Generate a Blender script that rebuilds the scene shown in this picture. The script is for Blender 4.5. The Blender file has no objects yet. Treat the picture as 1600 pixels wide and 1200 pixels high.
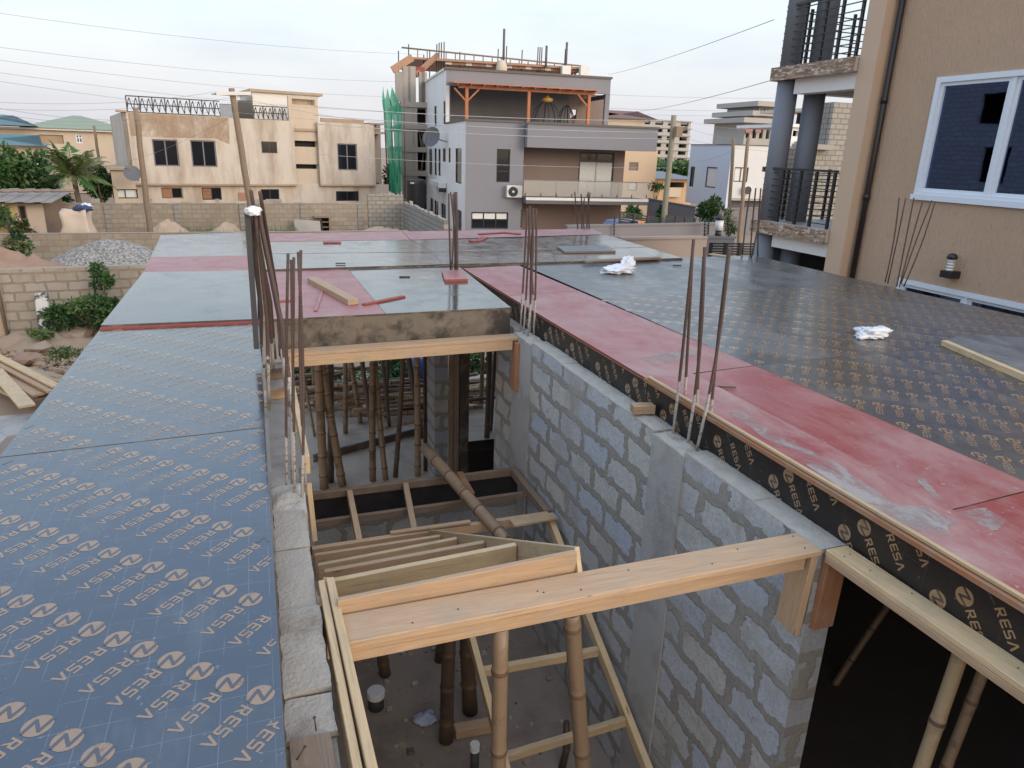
import bpy, bmesh, math, random
from mathutils import Vector, Matrix
import numpy as np
random.seed(7)
rnd = random.Random(11)
sc = bpy.context.scene
COL = sc.collection

# ------------------------------------------------------------------ camera
F = 1100.0
CAM = Vector((0, 0, 4.7))                      # eye height over the yard
def _axes(vp, tilt):
    Y = Vector((vp[0] - 800, vp[1] - 600, F)).normalized()
    D = Y.cross(Vector((1, tilt, 0))).normalized()
    if D.y < 0: D = -D
    Z = -D
    X = Y.cross(Z)
    return X, Y, Z
AX = _axes((394, 222), 0.033)
def ray(x, y):
    d = Vector((x - 800, y - 600, F))
    return Vector((AX[0].dot(d), AX[1].dot(d), AX[2].dot(d)))
def atz(x, y, z):
    d = ray(x, y); return CAM + d * ((z - CAM.z) / d.z)
def aty(x, y, Y):
    d = ray(x, y); return CAM + d * (Y / d.y)
def atx(x, y, X):
    d = ray(x, y); return CAM + d * (X / d.x)
cd = bpy.data.cameras.new('camera'); cam = bpy.data.objects.new('camera', cd); COL.objects.link(cam)
cd.sensor_width = 36; cd.lens = 36 * F / 1600; cd.clip_end = 3000; cd.clip_start = 0.05
def _w(v): return Vector((AX[0].dot(v), AX[1].dot(v), AX[2].dot(v)))
r, u, b = _w(Vector((1, 0, 0))), -_w(Vector((0, 1, 0))), -_w(Vector((0, 0, 1)))
cam.matrix_world = Matrix(((r.x, u.x, b.x, CAM.x), (r.y, u.y, b.y, CAM.y), (r.z, u.z, b.z, CAM.z), (0, 0, 0, 1)))
sc.camera = cam

DECK, WT, LAND, FLOOR = 3.25, 3.05, 1.70, 0.20

# ------------------------------------------------------------------ materials
def lin(c):
    return tuple(c) + (1,) if len(c) == 3 else c
class NT:
    def __init__(s, name):
        s.m = bpy.data.materials.new(name); s.m.use_nodes = True
        s.t = s.m.node_tree; s.n = s.t.nodes; s.l = s.t.links
        s.b = s.n['Principled BSDF']
    def node(s, typ, **kw):
        n = s.n.new(typ)
        for k, v in kw.items():
            if hasattr(n, k) and k not in ('Scale',): setattr(n, k, v)
            else: n.inputs[k].default_value = v
        return n
    def link(s, a, b): s.l.new(a, b)
    def coord(s, kind='Object', scale=(1, 1, 1), rot=(0, 0, 0), shift=True):
        tc = s.n.new('ShaderNodeTexCoord'); mp = s.n.new('ShaderNodeMapping')
        if kind == 'Object' and shift:                                 # every object gets its own patch of the pattern
            vm = s.n.new('ShaderNodeVectorMath'); vm.operation = 'SCALE'; vm.inputs[0].default_value = (31, 47, 23)
            s.l.new(s.n.new('ShaderNodeObjectInfo').outputs['Random'], vm.inputs['Scale'])
            s.l.new(vm.outputs[0], mp.inputs['Location'])
        mp.inputs['Scale'].default_value = scale; mp.inputs['Rotation'].default_value = rot
        s.l.new(tc.outputs[kind], mp.inputs['Vector']); return mp.outputs['Vector']
    def noise(s, vec, scale, detail=4, rough=.55, dist=0):
        n = s.n.new('ShaderNodeTexNoise'); n.inputs['Scale'].default_value = scale
        n.inputs['Detail'].default_value = detail; n.inputs['Roughness'].default_value = rough
        n.inputs['Distortion'].default_value = dist
        s.l.new(vec, n.inputs['Vector']); return n.outputs['Fac']
    def ramp(s, fac, lo, hi, c0=(0, 0, 0), c1=(1, 1, 1)):
        n = s.n.new('ShaderNodeValToRGB'); e = n.color_ramp.elements
        e[0].position = lo; e[1].position = hi; e[0].color = lin(c0); e[1].color = lin(c1)
        s.l.new(fac, n.inputs['Fac']); return n.outputs['Color']
    def mix(s, fac, a, b, typ='MIX'):
        n = s.n.new('ShaderNodeMix'); n.data_type = 'RGBA'; n.blend_type = typ
        for sock, v in ((n.inputs[0], fac), (n.inputs[6], a), (n.inputs[7], b)):
            if isinstance(v, (int, float)): sock.default_value = v
            elif isinstance(v, tuple): sock.default_value = lin(v)
            else: s.l.new(v, sock)
        return n.outputs[2]
    def math(s, op, a, b=0.0):
        n = s.n.new('ShaderNodeMath'); n.operation = op
        for sock, v in ((n.inputs[0], a), (n.inputs[1], b)):
            if isinstance(v, (int, float)): sock.default_value = v
            else: s.l.new(v, sock)
        return n.outputs[0]
    def bump(s, h, strength=.3, dist=.01):
        n = s.n.new('ShaderNodeBump'); n.inputs['Strength'].default_value = strength
        n.inputs['Distance'].default_value = dist
        s.l.new(h, n.inputs['Height']); s.l.new(n.outputs['Normal'], s.b.inputs['Normal']); return n
    def base(s, v):
        if isinstance(v, tuple): s.b.inputs['Base Color'].default_value = lin(v)
        else: s.l.new(v, s.b.inputs['Base Color'])
    def rough(s, v):
        if isinstance(v, (int, float)): s.b.inputs['Roughness'].default_value = v
        else: s.l.new(v, s.b.inputs['Roughness'])
    def rand(s):
        return s.n.new('ShaderNodeObjectInfo').outputs['Random']

def plain(name, c, c2=None, scale=3, rough=.7, bump=0, bscale=40, metal=0, stain=None, sscale=.7, slo=.5, shi=.7):
    t = NT(name); v = t.coord()
    c2 = c2 or tuple(min(1, x * 1.25) for x in c)
    col = t.mix(t.noise(v, scale, 6), c, c2)
    if stain:
        col = t.mix(t.ramp(t.noise(v, sscale, 8, .65), slo, shi), col, stain)
    t.base(col); t.rough(rough); t.b.inputs['Metallic'].default_value = metal
    if bump: t.bump(t.noise(v, bscale, 5), bump, .01)
    return t.m

def wood(name, c0, c1, dark=(.16, .08, .035), rough=.6):
    t = NT(name); v = t.coord('UV', (1.6, 22, 1))
    n = t.noise(v, 2.2, 8, .65, 1.6)
    col = t.mix(t.ramp(n, .28, .72), c0, c1)
    v2 = t.coord('UV', (.9, 60, 1))
    col = t.mix(t.math('MULTIPLY', t.ramp(t.noise(v2, 3, 3), .55, .75), .45), col, dark)
    v3 = t.coord('UV', (3.1, 14, 1))                              # knots
    vo = t.node('ShaderNodeTexVoronoi'); vo.inputs['Scale'].default_value = .8; t.link(v3, vo.inputs['Vector'])
    col = t.mix(t.ramp(vo.outputs['Distance'], .035, .11, (.7, .7, .7), (0, 0, 0)), col, dark)
    v4 = t.coord('Object')
    col = t.mix(t.math('MULTIPLY', t.ramp(t.noise(v4, 5, 8, .65), .50, .68), .5), col, (.33, .27, .205))
    v5 = t.coord('UV', (.5, 110, 1)); col = t.mix(t.ramp(t.noise(v5, 2, 2), .66, .70, (0, 0, 0), (.75, .75, .75)), col, tuple(x * .6 for x in dark))
    hs = t.node('ShaderNodeHueSaturation'); t.link(col, hs.inputs['Color'])
    t.link(t.math('ADD', t.math('MULTIPLY', t.rand(), .35), .8), hs.inputs['Value'])
    t.base(hs.outputs['Color']); t.rough(rough); t.bump(n, .25, .004)
    return t.m

M = {}
M['wood_new'] = wood('sawn_timber', (.385, .245, .142), (.50, .345, .215))
M['wood_pale'] = wood('pale_timber', (.48, .34, .185), (.60, .445, .26))
M['wood_red'] = wood('reddish_timber', (.30, .13, .065), (.42, .20, .10))
M['wood_old'] = wood('weathered_timber', (.17, .12, .085), (.28, .20, .14))
M['ply_edge'] = wood('plywood_edge', (.50, .34, .19), (.34, .19, .10))
M['wood_dark'] = wood('dark_board', (.05, .04, .034), (.09, .07, .055))

def film(name, c, c2, rough_lo, rough_hi, grid=None, dust=None, dlo=.56, dhi=.7, spec=.5, ior=1.5, sheen=0, wear=False):
    t = NT(name); v = t.coord()
    col = t.mix(t.noise(v, 2.5, 6), c, c2)
    d = None
    if dust:
        vs = t.coord('Object', (1, .55, 1))
        d = t.ramp(t.noise(vs, 1.5, 10, .7, .6), dlo, dhi)
        d = t.math('MULTIPLY', d, .85)
        sp = t.ramp(t.noise(v, 42, 2, .4), .70, .74)               # small cement splashes
        d = t.math('MAXIMUM', d, t.math('MULTIPLY', sp, .8))
        col = t.mix(d, col, dust)
    if grid:
        vg = t.coord('Object', (1, 1, 1), (0, 0, .0))
        sx = t.node('ShaderNodeSeparateXYZ'); t.link(vg, sx.inputs[0])
        g = None
        for o, per in (('X', .068), ('Y', .11), ('Z', .11)):
            w = t.math('FRACT', t.math('DIVIDE', t.math('ADD', sx.outputs[o], 100.013), per))
            li = t.math('LESS_THAN', w, .014 / per * .11)
            g = li if g is None else t.math('MAXIMUM', g, li)
        br = t.ramp(t.noise(v, 9, 3), .42, .6)
        col = t.mix(t.math('MULTIPLY', t.math('MULTIPLY', g, br), .5), col, grid)
    t.base(col)
    rn = t.noise(v, 4, 8, .65, .4)
    mr = t.node('ShaderNodeMapRange'); t.link(rn, mr.inputs[0])
    mr.inputs[1].default_value = .3; mr.inputs[2].default_value = .7
    mr.inputs[3].default_value = rough_lo; mr.inputs[4].default_value = rough_hi
    ro = mr.outputs[0]
    if d is not None: ro = t.math('ADD', ro, t.math('MULTIPLY', d, .4))
    t.rough(ro)
    t.b.inputs['Specular IOR Level'].default_value = spec; t.b.inputs['IOR'].default_value = ior
    if sheen: t.b.inputs['Sheen Weight'].default_value = sheen; t.b.inputs['Sheen Roughness'].default_value = .35; t.b.inputs['Sheen Tint'].default_value = (.93, .96, 1, 1)
    h = t.math('ADD', t.noise(v, 5.5, 2), t.math('MULTIPLY', t.noise(v, 1.1, 1), 2.5))
    t.bump(h, .075, .02)
    if wear: t.link(t.ramp(t.noise(v, 26, 8, .75), .32, .44, (.5, .5, .5), (1, 1, 1)), t.b.inputs['Alpha'])
    return t.m
M['film'] = film('black_film_plywood', (.014, .016, .022), (.024, .025, .031), 0.07, .20, grid=(.22, .22, .25), dust=(.15, .145, .145), dlo=.53, dhi=.88, spec=.5, ior=2.15, sheen=.10)
M['film_dusty'] = film('dusty_black_film', (.020, .019, .020), (.034, .031, .031), .20, .36, grid=(.12, .11, .11), dust=(.15, .14, .132), dlo=.46, dhi=.84, ior=1.85, sheen=.10)
M['film_side'] = film('black_film_side', (.016, .013, .012), (.026, .021, .019), .3, .45, grid=(.10, .09, .08), dust=(.10, .085, .075), dlo=.58, dhi=.85, spec=.35)
M['print'] = film('brown_print', (.25, .145, .068), (.315, .195, .10), .16, .30, dust=(.19, .155, .125), dlo=.5, dhi=.8, ior=1.95, sheen=.08, wear=True)
M['print_dark'] = film('dark_brown_print', (.035, .022, .018), (.045, .03, .025), .14, .3, ior=2.1, sheen=.1)  # dark strokes printed across the logo disc
M['red_film'] = film('red_film_plywood', (.235, .030, .030), (.30, .050, .044), .25, .45, dust=(.40, .30, .28), dlo=.42, dhi=.78, ior=1.55, sheen=.12)
M['red_film_dusty'] = film('red_film_dusty', (.235, .034, .034), (.30, .056, .05), .3, .5, dust=(.42, .33, .305), dlo=.40, dhi=.70, ior=1.55, sheen=.10)
M['red_edge'] = plain('red_edge', (.22, .035, .03), (.30, .07, .05), 12, .6)
M['grey_film'] = film('grey_film_plywood', (.045, .05, .055), (.08, .08, .085), .22, .42, dust=(.30, .29, .28), dlo=.40, dhi=.75, spec=.6)

def blocks(name, c1, c2, mort, axes='YZ', bw=.45, bh=.225, msize=.028, warp=.05, bumpk=.7, stain=None, off=(0, 0), smear=None):
    """sandcrete block courses drawn in the wall's own plane"""
    t = NT(name); v = t.coord(shift=False)
    s = t.node('ShaderNodeSeparateXYZ'); t.link(v, s.inputs[0])
    cmb = t.node('ShaderNodeCombineXYZ')
    nz = t.node('ShaderNodeTexNoise'); nz.inputs['Scale'].default_value = 6.5; nz.inputs['Detail'].default_value = 7; nz.inputs['Roughness'].default_value = .62; t.link(v, nz.inputs['Vector'])
    ns = t.node('ShaderNodeSeparateColor'); t.link(nz.outputs['Color'], ns.inputs[0])
    a = t.math('ADD', s.outputs[axes[0]], t.math('MULTIPLY', t.math('SUBTRACT', ns.outputs[0], .5), warp * 2.4))
    bb = t.math('ADD', s.outputs[axes[1]], t.math('MULTIPLY', t.math('SUBTRACT', ns.outputs[1], .5), warp * 1.5))
    a = t.math('ADD', a, off[0]); bb = t.math('ADD', bb, off[1])
    t.link(a, cmb.inputs[0]); t.link(bb, cmb.inputs[1])
    br = t.node('ShaderNodeTexBrick'); t.link(cmb.outputs[0], br.inputs['Vector'])
    br.inputs['Scale'].default_value = 1; br.inputs['Brick Width'].default_value = bw; br.inputs['Row Height'].default_value = bh
    br.inputs['Mortar Size'].default_value = msize; br.inputs['Mortar Smooth'].default_value = .25; br.inputs['Bias'].default_value = 0
    br.inputs['Color1'].default_value = lin(c1); br.inputs['Color2'].default_value = lin(c2); br.inputs['Mortar'].default_value = lin(mort)
    col = br.outputs['Color']
    fine = t.noise(v, 38, 6, .7)
    col = t.mix(.55, col, t.ramp(fine, .3, .7, (.55, .55, .55), (1.15, 1.15, 1.15)), 'MULTIPLY')
    if smear:                                                       # mortar wiped across the block faces
        sm_ = t.math('MULTIPLY', t.ramp(t.noise(v, 4.5, 9, .72, .8), .56, .64), .65)
        col = t.mix(sm_, col, smear)
    if stain:
        col = t.mix(t.ramp(t.noise(v, 1.7, 8, .7), .5, .68), col, stain)
    pit = t.ramp(t.noise(v, 75, 2, .5), .27, .36, (.45, .45, .45), (1, 1, 1))
    col = t.mix(1.0, col, pit, 'MULTIPLY')
    t.base(col); t.rough(.92)
    h = t.math('ADD', t.math('MULTIPLY', br.outputs['Fac'], -.8 if bumpk < 0 else .5), t.math('MULTIPLY', fine, .6))
    t.bump(h, abs(bumpk), .012)
    return t.m
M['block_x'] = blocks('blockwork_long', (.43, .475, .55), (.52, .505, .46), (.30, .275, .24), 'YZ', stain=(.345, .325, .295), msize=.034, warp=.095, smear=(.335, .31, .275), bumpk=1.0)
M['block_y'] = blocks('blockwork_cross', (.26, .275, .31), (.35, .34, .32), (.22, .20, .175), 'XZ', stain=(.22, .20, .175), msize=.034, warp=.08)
M['block_tan'] = blocks('blockwork_earthy', (.37, .325, .27), (.44, .39, .33), (.27, .225, .18), 'XZ', stain=(.31, .25, .185), warp=.05)
M['block_tan_side'] = blocks('blockwork_earthy_side', (.36, .29, .21), (.42, .345, .255), (.26, .20, .145), 'YZ', stain=(.30, .225, .15), warp=.03)
M['block_far'] = blocks('blockwork_plain', (.31, .26, .21), (.38, .33, .265), (.25, .21, .165), 'XZ', stain=(.24, .20, .155), warp=.02, msize=.014)
M['block_far_side'] = blocks('blockwork_plain_side', (.27, .255, .23), (.32, .30, .27), (.22, .20, .18), 'YZ', warp=.02)
M['block_grey'] = blocks('blockwork_grey', (.30, .285, .255), (.37, .345, .305), (.21, .195, .17), 'XZ', warp=.02)
M['concrete'] = plain('cast_concrete', (.33, .325, .315), (.42, .41, .39), 5, .9, .5, 60, stain=(.22, .21, .19), sscale=2.2)
M['mortar'] = plain('rough_mortar', (.33, .31, .27), (.46, .43, .385), 14, .95, .9, 70)
M['wall_cap'] = plain('wall_top_block', (.31, .28, .24), (.41, .38, .34), 7, .95, .8, 60, stain=(.21, .175, .14), sscale=5)
M['stained_board'] = plain('stained_board', (.10, .085, .07), (.20, .16, .12), 9, .8, .3, 30, stain=(.045, .038, .032), sscale=5, slo=.45, shi=.6)
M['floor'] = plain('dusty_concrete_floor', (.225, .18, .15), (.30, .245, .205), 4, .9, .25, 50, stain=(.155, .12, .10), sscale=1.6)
M['room_shade'] = plain('room_shade', (.06, .048, .04), (.09, .072, .06), 3, .95, .5, 20)  # near-black tone painting the shade on the floor under the right deck
M['floor_out'] = plain('sandy_floor', (.42, .36, .29), (.52, .46, .38), 6, .95, .5, 30, stain=(.28, .24, .20), sscale=1.4)
M['earth'] = plain('laterite_earth', (.27, .185, .125), (.36, .27, .19), .9, .95, .8, 9, stain=(.28, .24, .20), sscale=.25)
M['rubble'] = plain('rubble', (.27, .19, .135), (.40, .31, .23), 4, .95, .6, 30)
M['red_earth'] = plain('red_soil', (.28, .175, .12), (.36, .24, .17), 2, .95, .7, 12)
M['sand'] = plain('heap_sand', (.38, .285, .20), (.46, .35, .25), 2, .95, .4, 30)
def gravelmat():
    t = NT('crushed_stone'); v = t.coord()
    vo = t.node('ShaderNodeTexVoronoi'); vo.inputs['Scale'].default_value = 17; t.link(v, vo.inputs['Vector'])
    s = t.node('ShaderNodeSeparateColor'); t.link(vo.outputs['Color'], s.inputs[0])
    t.base(t.ramp(s.outputs[0], 0, 1, (.17, .165, .155), (.46, .43, .39))); t.rough(.95)
    t.bump(vo.outputs['Distance'], 1, .05); return t.m
M['gravel'] = gravelmat()
M['rebar'] = None
def rebarmat(name, rust, cement_top):
    t = NT(name); v = t.coord('UV'); o = t.coord()
    s = t.node('ShaderNodeSeparateXYZ'); t.link(v, s.inputs[0])
    rib = t.math('SINE', t.math('MULTIPLY', s.outputs[0], 420))
    col = t.mix(t.noise(o, 30, 4), rust, tuple(x * 1.7 for x in rust))
    if cement_top:
        lim = t.math('ADD', t.math('MULTIPLY', t.noise(o, 9, 5), .5), s.outputs[0])
        cm = t.math('LESS_THAN', lim, cement_top + .25)
        cm = t.math('MULTIPLY', cm, t.ramp(t.noise(o, 60, 3), .3, .45))
        col = t.mix(cm, col, (.40, .375, .345))
    t.base(col); t.rough(.75); t.b.inputs['Metallic'].default_value = .15
    t.bump(rib, .25, .002); return t.m
M['rebar'] = rebarmat('rusty_rebar', (.068, .044, .036), .36)
M['rebar_clean'] = rebarmat('rebar_steel', (.080, .052, .042), 0)
def bamboomat(name, c0, c1, dk):
    t = NT(name); v = t.coord('UV', (1.2, 9, 1)); o = t.coord()
    col = t.mix(t.noise(v, 2.5, 6, .6), c0, c1)
    col = t.mix(t.ramp(t.noise(o, 5, 8, .7), .53, .68), col, dk)
    hs = t.node('ShaderNodeHueSaturation'); t.link(col, hs.inputs['Color'])
    t.link(t.math('ADD', t.math('MULTIPLY', t.rand(), .5), .72), hs.inputs['Value'])
    t.base(hs.outputs['Color']); t.rough(.48); t.bump(t.noise(v, 8, 4), .15, .004); return t.m
M['bamboo'] = bamboomat('dry_bamboo', (.205, .135, .08), (.295, .20, .125), (.09, .055, .034))
M['bamboo_pale'] = bamboomat('pale_bamboo', (.42, .30, .17), (.52, .385, .235), (.25, .17, .10))
M['bamboo_dark'] = bamboomat('dark_bamboo', (.07, .045, .03), (.11, .07, .044), (.035, .025, .019))
M['node_ring'] = plain('bamboo_node', (.085, .05, .028), (.14, .085, .05), 20, .6)
def stucco(name, c0, c1):
    t = NT(name); v = t.coord('Object', (1, 1, .22)); o = t.coord()
    n = t.noise(v, 40, 5, .65)
    col = t.mix(t.noise(o, 1.1, 6), c0, c1)
    col = t.mix(t.ramp(n, .57, .72, (0, 0, 0), (.5, .5, .5)), col, tuple(x * .55 for x in c0))
    t.base(col); t.rough(.85); t.bump(n, 1.0, .025); return t.m
M['tan_stucco'] = stucco('tan_stucco', (.48, .325, .22), (.55, .385, .265))
M['tan_plain'] = plain('tan_render', (.55, .39, .27), (.60, .44, .31), 2, .85, .15, 60)
M['white_frame'] = plain('white_frame', (.66, .71, .77), (.72, .77, .83), 4, .35)
M['white_wall'] = plain('white_render', (.60, .60, .60), (.68, .68, .67), 1.2, .8, .1, 30)
M['offwhite'] = plain('offwhite', (.66, .64, .60), (.74, .72, .68), 3, .7)
def glass(name, c, rough=.06, spec=.6, metal=0):
    t = NT(name); t.base(c); t.rough(rough); t.b.inputs['Specular IOR Level'].default_value = spec
    t.b.inputs['Metallic'].default_value = metal
    t.bump(t.noise(t.coord(), 1.6, 2), .05, .02); return t.m
M['blue_glass'] = glass('blue_reflective_glass', (.085, .13, .27), .02, .5, 1.0)
M['dark_glass'] = glass('dark_glass', (.012, .014, .018), .08, .5)
M['black_metal'] = plain('black_metal', (.012, .012, .015), (.02, .02, .024), 6, .4)
M['pipe_black'] = plain('black_pipe', (.012, .009, .010), (.02, .015, .015), 6, .35)
M['slate'] = plain('slate_paint', (.165, .18, .21), (.19, .205, .24), 3, .65, .1, 40)
def clad(name, axes):
    t = NT(name); v = t.coord(); s = t.node('ShaderNodeSeparateXYZ'); t.link(v, s.inputs[0])
    c = t.node('ShaderNodeCombineXYZ'); t.link(s.outputs[axes[0]], c.inputs[0]); t.link(s.outputs[axes[1]], c.inputs[1])
    br = t.node('ShaderNodeTexBrick'); t.link(c.outputs[0], br.inputs['Vector'])
    br.inputs['Scale'].default_value = 1; br.inputs['Brick Width'].default_value = .16; br.inputs['Row Height'].default_value = .042
    br.inputs['Mortar Size'].default_value = .002; br.inputs['Color1'].default_value = (.20, .12, .075, 1); br.inputs['Color2'].default_value = (.42, .30, .21, 1)
    br.inputs['Mortar'].default_value = (.12, .08, .05, 1)
    n = t.noise(t.coord('Object', (1, 1, 3)), 9, 3)
    col = t.mix(t.ramp(n, .56, .62), br.outputs['Color'], (.60, .52, .43))
    t.base(col); t.rough(.75); t.bump(br.outputs['Fac'], .6, .01); return t.m
M['cladding'] = clad('stone_strip_cladding', 'YZ')
M['stone_tile'] = plain('balcony_floor', (.42, .40, .37), (.5, .48, .45), 3, .5)
def facade(name, c0, c1, stain, k=.5, lo=.48, hi=.75, drip=True):
    t = NT(name); o = t.coord(); v = t.coord('Object', (1, 1, .22))
    col = t.mix(t.noise(o, .5, 6), c0, c1)
    st = t.ramp(t.noise(v, .9 if drip else .4, 10, .7), lo, hi)
    col = t.mix(t.math('MULTIPLY', st, k), col, stain)
    t.base(col); t.rough(.88); t.bump(t.noise(o, 25, 4), .15, .01); return t.m
M['beige'] = facade('stained_beige_render', (.53, .47, .40), (.60, .54, .47), (.31, .23, .165), .85, .44, .68)
M['orange_stain'] = facade('ochre_stained_render', (.43, .305, .20), (.50, .38, .27), (.31, .20, .125), .7, .44, .68)
def ochre():
    t = NT('ochre_wash'); o = t.coord(); t.base(t.mix(t.noise(o, .8, 8, .7), (.36, .235, .145), (.47, .335, .225))); t.rough(.9)
    t.link(t.ramp(t.noise(t.coord('Object', (1, 1, .6)), .55, 10, .7), .36, .56, (.05, .05, .05), (.9, .9, .9)), t.b.inputs['Alpha']); return t.m
M['ochre'] = ochre()
M['beige_dark'] = facade('beige_ledge', (.36, .26, .18), (.44, .33, .23), (.22, .15, .10), .6)
M['cream'] = facade('cream_render', (.52, .43, .33), (.58, .49, .39), (.40, .30, .21), .4)
M['house_white'] = facade('house_white_render', (.76, .74, .72), (.80, .78, .76), (.60, .58, .56), .4)
M['house_grey'] = facade('house_grey_render', (.21, .21, .235), (.24, .24, .265), (.185, .185, .205), .3)
M['house_brown'] = facade('house_brown_render', (.22, .165, .145), (.26, .195, .17), (.17, .13, .12), .4)
M['house_dark'] = facade('house_dark_render', (.12, .115, .125), (.15, .145, .155), (.09, .085, .09), .3)
M['house_trim'] = plain('house_trim', (.10, .09, .09), (.13, .12, .12), 3, .7)
M['white_skylit'] = facade('skylit_white_render', (.56, .63, .73), (.61, .68, .77), (.50, .56, .65), .3)  # blue skylight on white render, put into the colour
M['raw_concrete'] = facade('raw_concrete', (.30, .28, .25), (.38, .35, .31), (.20, .185, .165), .6)
M['far_concrete'] = facade('far_concrete', (.36, .345, .325), (.42, .40, .375), (.28, .265, .245), .5)
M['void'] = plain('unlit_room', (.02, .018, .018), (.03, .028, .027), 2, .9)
M['form_orange'] = wood('formwork_timber', (.30, .155, .09), (.40, .225, .14))
M['pergola'] = wood('pergola_timber', (.36, .11, .04), (.44, .15, .06))
M['roof_green'] = plain('green_roof', (.22, .26, .17), (.27, .31, .21), 1, .6)
M['roof_teal'] = plain('teal_roof', (.045, .12, .12), (.07, .16, .155), 1, .5)
M['roof_brown'] = plain('brown_roof_tiles', (.16, .075, .06), (.21, .105, .085), 5, .7)
M['roof_rust'] = plain('corrugated_roof', (.22, .19, .165), (.33, .29, .255), 3, .7, .3, 8)
M['yellow_wall'] = facade('yellow_wall', (.62, .48, .20), (.68, .55, .27), (.45, .33, .17), .4)
M['orange_house'] = facade('orange_render', (.52, .34, .20), (.58, .39, .235), (.42, .27, .16), .3)
M['peach'] = facade('peach_render', (.57, .425, .295), (.62, .47, .33), (.48, .35, .24), .3)
M['wall_grey'] = plain('grey_wall', (.175, .165, .18), (.205, .195, .205), 1.5, .85, .1, 30)
M['wall_tan'] = plain('tan_wall', (.29, .235, .205), (.325, .265, .23), 1.5, .85, .1, 30)
M['wall_slate'] = plain('slate_wall', (.085, .09, .115), (.105, .11, .135), 1.5, .85)
M['pole_wood'] = plain('pole_timber', (.20, .145, .095), (.28, .21, .145), 8, .85, .3, 40)
M['pole_conc'] = plain('pole_concrete', (.21, .20, .14), (.28, .26, .19), 8, .85, .2, 40)
M['wire'] = plain('wire', (.26, .26, .27), (.3, .3, .31), 5, .6)
M['wire_pale'] = plain('aluminium_wire', (.42, .42, .44), (.46, .46, .48), 5, .5)
def netmat():
    t = NT('green_debris_net'); v = t.coord(); s = t.coord('Object', (3, 3, .2))
    t.base(t.mix(t.noise(s, 2.5, 5), (.02, .26, .15), (.06, .42, .26))); t.rough(.7); t.b.inputs['Alpha'].default_value = .86; return t.m
M['net'] = netmat()
M['tank'] = plain('black_tank', (.012, .012, .014), (.018, .018, .02), 4, .4)
def leafmat(name, a, b):
    t = NT(name); t.base(t.mix(t.noise(t.coord(), 2.5, 4), a, b)); t.rough(.6)
    t.b.inputs['Specular IOR Level'].default_value = .3
    return t.m
M['leaf'] = leafmat('green_leaves', (.030, .085, .022), (.06, .14, .035))
M['leaf_dk'] = leafmat('dark_leaves', (.016, .045, .016), (.03, .075, .025))
M['leaf_lt'] = leafmat('light_leaves', (.085, .14, .04), (.13, .19, .065))
M['leaf_dry'] = leafmat('dry_fronds', (.16, .17, .085), (.22, .22, .12))
M['bark'] = plain('bark', (.12, .09, .065), (.19, .15, .11), 8, .9, .5, 30)
M['plastic_bag'] = plain('white_plastic', (.68, .70, .74), (.78, .8, .84), 8, .4)
M['sack'] = plain('woven_sack', (.56, .46, .37), (.63, .53, .43), 3, .8, .2, 40)
M['cap_white'] = plain('white_cap', (.62, .64, .64), (.7, .71, .71), 6, .4)
M['pvc_grey'] = plain('grey_pvc', (.04, .04, .043), (.055, .055, .058), 6, .7)
M['sachet'] = plain('clear_sachet', (.30, .32, .42), (.48, .50, .58), 25, .25, stain=(.12, .16, .40), sscale=12, slo=.52, shi=.58)
M['car_blue'] = plain('car_paint', (.14, .17, .30), (.16, .19, .33), 1, .3)
M['sign_orange'] = plain('sign_orange', (.62, .24, .045), (.66, .27, .06), 2, .5)
M['blue_plastic'] = plain('blue_plastic', (.02, .05, .28), (.03, .07, .34), 3, .4)
M['bitumen'] = plain('bitumen', (.012, .011, .012), (.03, .028, .028), 9, .35, .8, 20)
M['curtain'] = plain('curtain', (.62, .62, .60), (.75, .75, .73), 8, .8)
def smearmat():
    t = NT('cement_smear'); v = t.coord('Object', (1, .5, 1)); t.base(t.mix(t.noise(v, 6, 6), (.33, .29, .275), (.44, .405, .385))); t.rough(.9)
    t.link(t.ramp(t.noise(v, 7, 10, .72, .6), .40, .60, (0, 0, 0), (.85, .85, .85)), t.b.inputs['Alpha'])
    t.b.inputs['Specular IOR Level'].default_value = .2; return t.m
M['smear'] = smearmat()
M['stub'] = plain('streaked_stub', (.05, .05, .055), (.10, .095, .09), 5, .9, .5, 30, stain=(.62, .61, .58), sscale=3.2, slo=.47, shi=.53)
M['nail'] = plain('nail_steel', (.03, .025, .025), (.05, .04, .04), 8, .5)
M['ac_white'] = plain('ac_white', (.62, .61, .58), (.68, .67, .64), 4, .5)
M['dish'] = plain('dish_grey', (.09, .095, .105), (.12, .125, .135), 4, .5)
M['gold'] = plain('ornament', (.30, .17, .03), (.38, .22, .05), 8, .5)
M['cloth_dark'] = plain('dark_cloth', (.03, .05, .12), (.05, .07, .16), 8, .8)

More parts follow.
